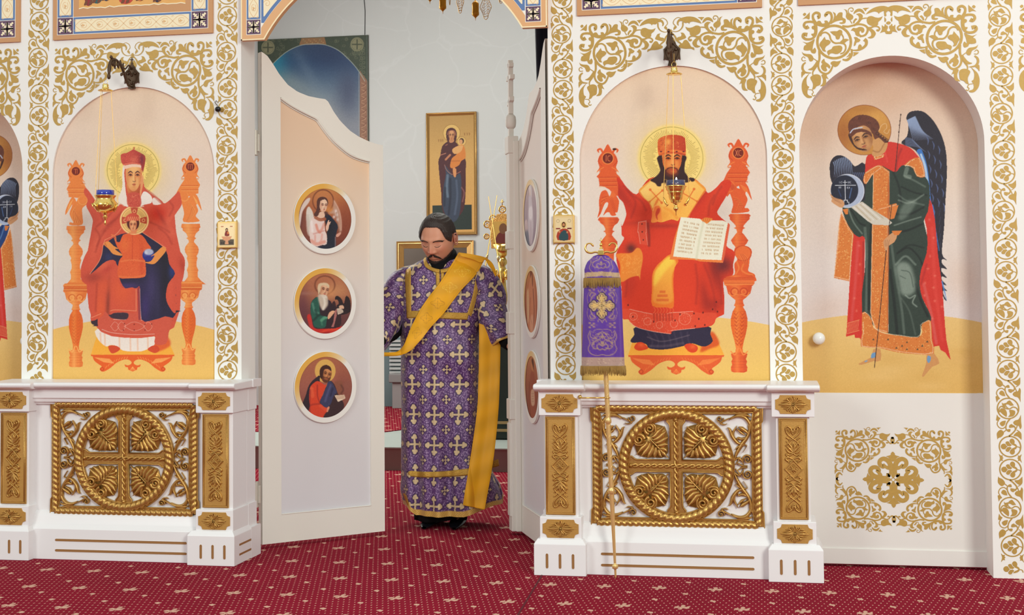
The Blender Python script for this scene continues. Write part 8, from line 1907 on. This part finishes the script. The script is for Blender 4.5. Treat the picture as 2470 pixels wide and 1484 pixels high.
galloon('placket_trim',[(1051,652),(1052,690)],[(1060.5,655),(1061,690)],.006,12,mt=GAL);galloon('placket_trim',[(1063.5,655),(1063.5,690)],[(1071,652),(1071,690)],.006,12,mt=GAL)
galloon('skirt_trim',[(984,1135),(1020,1138),(1070,1137),(1132,1130)],[(985,1149),(1020,1152),(1070,1151),(1132,1147)],mt=GAL)
galloon('skirt_trim',[(1172,1116),(1188,1112),(1202,1108)],[(1172,1132),(1188,1129),(1204,1124)],mt=GAL)
galloon('side_trim',[(975,1090),(973,1150),(971,1186),(984,1222)],[(980,1090),(979,1150),(980,1186),(994,1226)],mt=GAL)
def sleeve(name,P,R,rot,Yoff,cuff=True):
 """P px centre line, R px radii"""
 C=cr([atY(u,v,y)for(u,v),y in zip(P,Yoff)],12);n=len(C)*3
 t=np.linspace(0,len(C)-1,n);C=np.stack([np.interp(t,range(len(C)),C[:,k])for k in range(3)],1);R_=np.interp(np.linspace(0,1,n),np.linspace(0,1,len(R)),R)/437.
 T_=np.gradient(C,axis=0);T_/=np.linalg.norm(T_,axis=1,keepdims=True);V=np.empty((n,200,3));A=np.linspace(0,2*PI,200);arcl=np.concatenate([[0],np.cumsum(np.linalg.norm(np.diff(C,axis=0),axis=1))])
 for i in range(n):
  X_=np.cross(T_[i],(0,1,0));X_/=np.linalg.norm(X_);Y_=np.cross(X_,T_[i]);fl=i/n
  r=R_[i]*(1+.05*np.sin(3*A+i*.03)+(.045*np.sin(5*A-i*.05))*(.4+fl)+.03*math.sin(i*.16)*np.sin(A*2+1))
  V[i]=C[i]+np.outer(r*np.cos(A),X_)+np.outer(r*.92*np.sin(A),Y_)
 U_=np.outer(R_,A);W_=arcl[:,None]*np.ones((1,200))
 def cf(_):
  o=brocade(U_-U_.mean()*1.5+.03,-W_+.06,rot);
  if cuff:m=np.clip((arcl-arcl[-1]+.012)/.002,0,1)[:,None,None];o=o+m*(np.array([206.,160,76])-o)
  return o
 s=painted(name,V,cf,BRO,robe,smooth=True)
 b=s.modifiers.new('thickness','SOLIDIFY');b.thickness=.004
 return s
sleeve('sleeve',[(1000,652),(968,674),(950,712),(938,760),(918,806),(888,838)],[14,26,33,35,34,30],.1,[.97,.95,.93,.88,.82,.76])
sleeve('sleeve',[(1140,652),(1162,668),(1181,704),(1186,742),(1194,780),(1214,826)],[16,28,34,35,33,28],PI/4,[.97,.95,.94,.92,.90,.88])
BLK=mat('black_cassock',(12,11,13),.85,spec=.2)
m=MB();V=[]
for z in np.linspace(.035,.33,16):
 hwz=np.interp(z,[.035,.1,.2,.33],[.150,.165,.19,.17]);V.append([(per.location[0]+.012+np.interp(z,[0,.14,.3],[-.01,.02,.06])*1-hwz*math.cos(t)*(1+.03*math.sin(9*t)),YM+.0-(.13+.02*math.sin(7*t))*math.sin(t),z+.03*max(0,math.cos(t+PI)))for t in np.linspace(0,2*PI,90)])
m.grid(np.array(V)).build('cassock',BLK,per,smooth=True,solid=.004)
m=MB();a=atY(1067,622,YM-.02);m.lathe([(.094,-.028),(.093,-.02),(.087,.0),(.082,.020),(.079,.030),(.066,.045),(.060,.0)],tuple(a+(0,.0,0)),40)
m.xf(lambda p:(p[0],p[1],p[2]+(p[1]-YM)*.42+.004)).build('black_collar',BLK,per,smooth=True)
for s_,u in((-1,1037),(1,1092)):
 p=atY(u,1262,YM-.1);m=MB();rows=[]
 for t in np.linspace(0,1,14):
  w_=.046*math.sin(PI*min(max(t*.9+.08,0),1))**.45;h=.055*(1-t*.35)*math.sin(PI*min(t*.95+.03,1))**.35;y=YM+.14-.30*t
  rows.append([(p[0]+s_*.02*t+w_*math.cos(q),y,.004+max(0,h*(math.sin(q)*.5+.5)))for q in np.linspace(0,2*PI,20)])
 m.grid(np.array(rows)).build('shoe',mat('black_leather',(18,18,22),.25),per,smooth=True)
def art_sash(V,a):
 o=np.empty(V.shape);o[:]=(238,170,0);n,m=V.shape[:2];j=np.linspace(-1,1,m)[None,:]*np.ones((n,1));L=np.concatenate([[0],np.cumsum(np.linalg.norm(np.diff(V[:,m//2],axis=0),axis=1))])[:,None]*np.ones((1,m));x=j*.055
 o*=1+.035*np.sin(L*45+2*j)[...,None]+.03*np.sin(L*310)[...,None]*np.sin(x*900)[...,None]
 o-=(np.clip(1-np.abs(np.abs(j)-.86)/.03,0,1)*26)[...,None]*np.array([1,1,.3])
 if a:
  for k,c in enumerate((.12,.235,.345,.45,.55)):
   dx,dy=x,L-c;r=np.hypot(dx,dy);th=np.arctan2(dy,dx)+.5
   ln=np.clip(1-np.abs(np.sin(th*2)*r)/.0022,0,1)*(r<.030);st=np.clip(1-np.abs(r-.026-.006*np.cos(4*th))/.0022,0,1)
   o+=(np.maximum(ln,st*.9)*.95)[...,None]*((np.array([255.,214,90])if k<2 else np.array([176.,112,4]))-o)
 return o
def strip(name,A,B,yf,n=200,m=40,a=1,**kw):
 def rs(P,n):
  P=cr(P,10);d=np.concatenate([[0],np.cumsum(np.linalg.norm(np.diff(P,axis=0),axis=1))]);t=np.linspace(0,d[-1],n);return np.stack([np.interp(t,d,P[:,0]),np.interp(t,d,P[:,1])],1)
 A,B=rs(A,n),rs(B,n);V=np.empty((n,m,3))
 for i in range(n):
  for j in range(m):
   p=A[i]+(B[i]-A[i])*j/(m-1);V[i,j]=atY(p[0],p[1],yf(p[0],p[1],i/(n-1),j/(m-1)))
 o=painted(name,V,lambda V:art_sash(V,a),attr_mat('yellow_sash_cloth',.5,sheen=.2,bump=.1,bscale=500),per,smooth=True)
 b=o.modifiers.new('thickness','SOLIDIFY');b.thickness=.003;return o
def yf1(u,v,t,j):
 y=float(surf(u,v,.017)[1])if u<1168 else.86
 y=min(y,.90);w=min(max((t-.62)/.38,0),1);return y*(1-w)+.70*w-.006*math.sin(PI*j)
strip('sash_front',[(1107,609),(1085,645),(1062,681),(1038,712),(1017,742),(1003,768),(991,792),(982,815),(974,834),(960,848),(944,851),(920,851)],[(1170,624),(1152,657),(1132,680),(1112,701),(1092,727),(1072,754),(1041,788),(1026,807),(1011,825),(990,846),(964,857),(920,859)],yf1)
strip('sash_shoulder',[(1107,609),(1135,613),(1160,618),(1172,622),(1186,633),(1194,648),(1198,664)],[(1112,618),(1140,626),(1160,634),(1170,627),(1178,640),(1187,652),(1195,668)],lambda u,v,t,j:.86+.05*t,60,12,0)
strip('sash_end',[(1156,780),(1156,840),(1155,900),(1152,980),(1142,1060),(1131,1130),(1117,1219)],[(1207,800),(1207,840),(1206,900),(1203,980),(1196,1060),(1187,1130),(1169,1230)],lambda u,v,t,j:min(float(surf(u,v,.02)[1]),.86-.08*t)-.004*math.sin(t*17+j*2)-.004*math.sin(9*j),200,34,0)
# ---- the body itself: one surface grown from head, neck, trunk and limbs
HP,HY,HR_=math.radians(25),math.radians(9),math.radians(2)
HS=1.16
HC=atY(1057,578,.90)
def rotm():
 a=Matrix.Rotation(HP,3,'X');b=Matrix.Rotation(-HY,3,'Z');c=Matrix.Rotation(HR_,3,'Y');return np.array(b@c@a)
RM=rotm()
def headpts(a,p,off=0.,hair=None):
 """a azimuth from the face (0 = front), p elevation; head-local coordinates in metres"""
 x=np.sin(a)*np.cos(p);y=-np.cos(a)*np.cos(p);z=np.sin(p)
 e=.86;sg=lambda q:np.sign(q)*np.abs(q)**e
 X,Y,Z=.0765*sg(x),.098*sg(y),.118*z
 lowr=np.clip(-Z/.118,0,1);X=X*(1-.24*lowr**1.6);Y=np.where(Y<0,Y*(1-.05*lowr),Y*(1-.35*lowr))
 upr=np.clip(Z/.118,0,1);X=X*(1+.05*upr*(1-upr)*4*(y>-.4))
 fr=np.clip(-y*1.6-.2,0,1);G=lambda cx,cz,sx,sz:np.exp(-((X-cx)/sx)**2-((Z-cz)/sz)**2);G2=lambda cx,cz,sx,sz:G(cx,cz,sx,sz)+G(-cx,cz,sx,sz)
 nose=np.interp(Z,[-.040,-.032,-.024,-.010,.010,.026],[0,.017,.025,.017,.009,.001])*np.exp(-(X/np.interp(Z,[-.032,-.02,.02],[.015,.012,.008]))**2)
 D=nose+.006*G2(.017,-.027,.007,.007)+.006*G2(.030,.034,.022,.009)-.010*G2(.032,.014,.017,.013)+.0045*G2(.032,.011,.013,.007)-.002*G2(.032,.003,.014,.003)+.005*G2(.044,-.016,.018,.018)-.004*G2(.024,-.040,.006,.018)+.0045*G(0,-.057,.022,.006)-.004*G(0,-.0625,.020,.0025)+.004*G(0,-.068,.017,.005)-.004*G(0,-.078,.02,.005)+.008*G(0,-.095,.02,.012)+.004*G(0,.028,.012,.012)
 Y=Y-D*fr
 n=np.stack([X/.0765**2,Y/.098**2,Z/.118**2],-1);n/=np.maximum(np.linalg.norm(n,axis=-1,keepdims=True),1e-9)
 P=np.stack([X,Y,Z],-1)+n*(off[...,None]if hasattr(off,'shape')and off.shape else off)
 return P
def HW(P):return(P*HS)@RM.T+HC
A_,P_=np.meshgrid(np.linspace(-PI,PI,170),np.linspace(-PI/2+.01,PI/2-.01,150))
body=MB();hv=HW(headpts(A_,P_));body.grid(hv)
nk=HC+np.array((.004,.045,-.06))
body.tube([HC+np.array((0,.03,-.02)),nk,nk+(.002,.03,-.09),nk+(.004,.05,-.16)],[.062,.058,.060,.075],24)
cxm=float(prof_at(1.3)[0]);sz=1.44
body.grid(np.array([[(cxm+w_*math.cos(t),YM+.02+d_*math.sin(t),z)for t in np.linspace(0,2*PI,30)]for z,w_,d_ in((1.50,.07,.06),(1.44,.15,.085),(1.38,.175,.10),(1.25,.165,.11),(1.1,.15,.115),(.98,.15,.11),(.88,.16,.11),(.80,.12,.09))]))
for s_,hu,hvv in((-1,912,838),(1,1232,846)):
 sh=np.array((cxm+s_*.155,YM+.02,1.40));el=np.array((cxm+s_*.235,YM+.02,1.13));hd_=atY(hu,hvv-12,.74 if s_<0 else.84)
 body.tube([sh,(sh+el)/2,el,(el+hd_)/2,hd_],[.055,.046,.038,.034,.024],16)
 MB().tube([el+(0,0,.03),(el+hd_)/2,hd_-(hd_-el)*.02],[.055,.046,.034],20).build('black_undersleeve',BLK,per,smooth=True)
 d_=(hd_-el)/np.linalg.norm(hd_-el);sd=np.cross(d_,(0,0,1));sd/=np.linalg.norm(sd);pm=hd_+d_*.045
 body.tube([hd_,hd_+d_*.03,hd_+d_*.08],[.024,.034,.030],14)
 for k,(o,L)in enumerate(((-.03,.062),(-.010,.074),(.010,.070),(.029,.055))):
  b0=hd_+d_*.08+sd*o;body.tube([b0-d_*.02,b0+d_*L*.45,b0+d_*L*.8+(0,0,-.012),b0+d_*L*.95+(0,0,-.028)],[.0095,.009,.008,.0065],8)
 b0=hd_+d_*.025-sd*.03;body.tube([b0,b0-sd*.025+d_*.02,b0-sd*.032+d_*.05+(0,0,-.01)],[.012,.010,.008],8)
for s_ in(-1,1):
 hx_=cxm+s_*.085;body.tube([(hx_,YM+.01,.92),(hx_,YM,.70),(hx_,YM-.01,.50),(hx_,YM+.01,.30),(hx_,YM+.02,.09),(hx_,YM+.0,.04),(hx_,YM-.06,.03)],[.085,.075,.055,.052,.034,.018,.014],16)
sk=mat('skin',SKIN,.5,bump=.05,bscale=300)
b_=sk.node_tree.nodes['Principled BSDF'];b_.inputs['Subsurface Weight'].default_value=.05;b_.inputs['Subsurface Radius'].default_value=(.012,.005,.003)
def tints(mt,lst):
 nt=mt.node_tree;f=mathn(nt);g=nt.nodes.new('ShaderNodeNewGeometry');cur=None
 for c,r,col,w in lst:
  vm=nt.nodes.new('ShaderNodeVectorMath');vm.operation='DISTANCE';nt.links.new(g.outputs['Position'],vm.inputs[0]);vm.inputs[1].default_value=tuple(c)
  k=f('MULTIPLY',f('POWER',2.718,f('MULTIPLY',-1,f('POWER',f('DIVIDE',vm.outputs['Value'],r),2))),w)
  mx=nt.nodes.new('ShaderNodeMix');mx.data_type='RGBA';nt.links.new(k,mx.inputs[0]);mx.inputs[7].default_value=L4(col)
  if cur is None:mx.inputs[6].default_value=L4(SKIN)
  else:nt.links.new(cur,mx.inputs[6])
  cur=mx.outputs[2]
 nt.links.new(cur,nt.nodes['Principled BSDF'].inputs['Base Color'])
hp=lambda x,y,z:HW(np.array([[x,y,z]]))[0]
tints(sk,[(hp(0,-.118,-.022),.02,(214,120,98),.6),(hp(.045,-.08,-.018),.026,(210,130,106),.5),(hp(-.045,-.08,-.018),.026,(210,130,106),.5),(hp(-.012,-.105,-.0575),.010,(170,88,78),.8),(hp(.012,-.105,-.0575),.010,(170,88,78),.8),(hp(0,-.103,-.067),.010,(178,98,86),.7),(hp(.033,-.088,.012),.013,(178,106,86),.5),(hp(-.033,-.088,.012),.013,(178,106,86),.5)])
bo=body.build('body',sk,per,smooth=True)
for s_ in(-1,1):MB().tube([(cxm+s_*.085,YM+.01,.32),(cxm+s_*.085,YM+.02,.10),(cxm+s_*.085,YM+.01,.035)],[.060,.048,.044],16).build('trouser_leg',BLK,per,smooth=True)
rm=bo.modifiers.new('one_surface','REMESH');rm.mode='VOXEL';rm.voxel_size=.003;rm.use_smooth_shade=True
smo=bo.modifiers.new('soften','SMOOTH');smo.factor=.5;smo.iterations=2
HAIR=mat('dark_brown_hair',(52,40,36),.5,bump=.22,bscale=260,var=.35,vscale=120)
for s_ in(-1,1):
 m=MB();c=np.array((s_*.079,.006,.0))
 rim_=[(.0,.030),(.014,.026),(.020,.012),(.018,-.004),(.010,-.018),(.002,-.028),(-.006,-.026),(-.008,-.010),(-.010,.012),(-.007,.026)]
 m.tube(HW(np.array([c+np.array((s_*(.006+.006*(y>0)),y*.9,z))for y,z in rim_])),.0042,8,closed=True)
 m.tube(HW(np.array([c+np.array((s_*.003,y,z))for y,z in((-.004,.014),(.006,.010),(.008,-.004),(.0,-.016))])),[.010,.014,.013,.008],8)
 m.build('ear',mat('ear_skin',(204,138,116),.5),bo,smooth=True)
 def onface(x,z,off):
  p=np.arcsin(np.clip(z/.118,-1,1));best=None
  for a in np.linspace(-1.3,1.3,261):
   q=headpts(np.array([a]),np.array([p]),off)[0]
   if best is None or abs(q[0]-x)<abs(best[0]-x):best=q
  return best
 m=MB();m.tube(HW(np.array([onface(s_*x,z,.0008)for x,z in((.017,.004),(.026,-.001),(.036,-.001),(.046,.004))])),[.0008,.0017,.0017,.0008],6);m.build('eyelash_line',mat('dark_lash',(60,38,32),.7),bo,smooth=True)
 m=MB()
 for k in range(26):
  t=k/25;x=.013+.042*t;z=.0255+.006*math.sin(PI*min(t*1.1,1))-.004*t;L=.007*(1-.4*t)
  m.tube(HW(np.array([onface(s_*x,z-.002,.0006),onface(s_*(x+.003),z+.002,.0024),onface(s_*(x+.0065),z+.003,.0012)])),[.0013,.0014,.0005],5)
 m.build('eyebrow',HAIR,bo,smooth=True)
def shell(name,cond,offf,mt,na=260,np_=200):
 A_,P_=np.meshgrid(np.linspace(-PI,PI,na),np.linspace(-1.45,PI/2-.02,np_));base=headpts(A_,P_,0.);w=cond(A_,P_,base)
 P=headpts(A_,P_,offf(A_,P_,base,w));V=HW(P);m=MB();idx=np.arange(V.shape[0]*V.shape[1]).reshape(V.shape[:2]);keep=(w>0)
 k=keep[:-1,:-1]&keep[1:,:-1]&keep[:-1,1:]&keep[1:,1:]
 q=np.stack([idx[:-1,:-1],idx[:-1,1:],idx[1:,1:],idx[1:,:-1]],-1)[k]
 used=np.unique(q);mp=np.zeros(idx.size,int);mp[used]=np.arange(len(used))
 m.add(V.reshape(-1,3)[used],mp[q]);return m.build(name,mt,bo,smooth=True)
def hairc(a,p,b):
 aa=np.abs(a);line=np.interp(aa,[0,.3,.5,.68,.80,.90,1.0,1.2,1.4,1.5,1.62,1.95,3.2],[.089,.088,.087,.080,.066,.040,.024,.008,-.004,.026,.03,-.03,-.065])
 line=line+.0012*np.sin(a*60)*np.sin(a*23+1);return(b[...,2]-line)/.02
def hairo(a,p,b,w):
 w=np.clip(w,0,1)**.6;top=np.clip(b[...,2]/.118,0,1);return w*(.0055+.0075*top)+w*.0006*np.sin(a*90*np.cos(p)+6*np.sin(p*9))+w*.0006*np.sin(p*30+a*5)
shell('hair',hairc,hairo,HAIR)
def beardc(a,p,b):
 x,z=np.abs(b[...,0]),b[...,2];n=.004*np.sin(a*70)*np.sin(p*90)
 up=np.interp(x,[0,.012,.026,.038,.050,.062,.072,.09],[-.080,-.080,-.078,-.072,-.066,-.056,-.040,-.01]);m1=(up+n-z)/.016
 m2=1-np.hypot(x/.012,(z+.078)/.007)*0-2
 return np.where(b[...,1]>.012,-1,m1)
def beardo(a,p,b,w):
 w=np.clip(w,0,1)**.8;return w*(.0035+.017*np.clip(-(b[...,2]+.06)/.05,0,1))+w*.0016*np.sin(a*110)*np.sin(p*60+a*9)
BRD=mat('beard_hair',(52,36,30),.7,bump=.7,bscale=260,var=.35,vscale=140)
shell('beard',beardc,beardo,BRD,300,220)
m=MB();rg2=random.Random(2)
for s_ in(-1,1):
 for k in range(60):
  t=(k+.5)/60;x=.001+.030*t;z=-.0455-.020*t**1.6+rg2 .uniform(-.0035,.0035)
  m.tube(HW(np.array([onface(s_*x,z+.0035,.001),onface(s_*(x+.002),z,.0036),onface(s_*(x+.005),z-.0055,.002)])),[.0011,.0016,.0006],5)
m.build('moustache',BRD,bo,smooth=True)
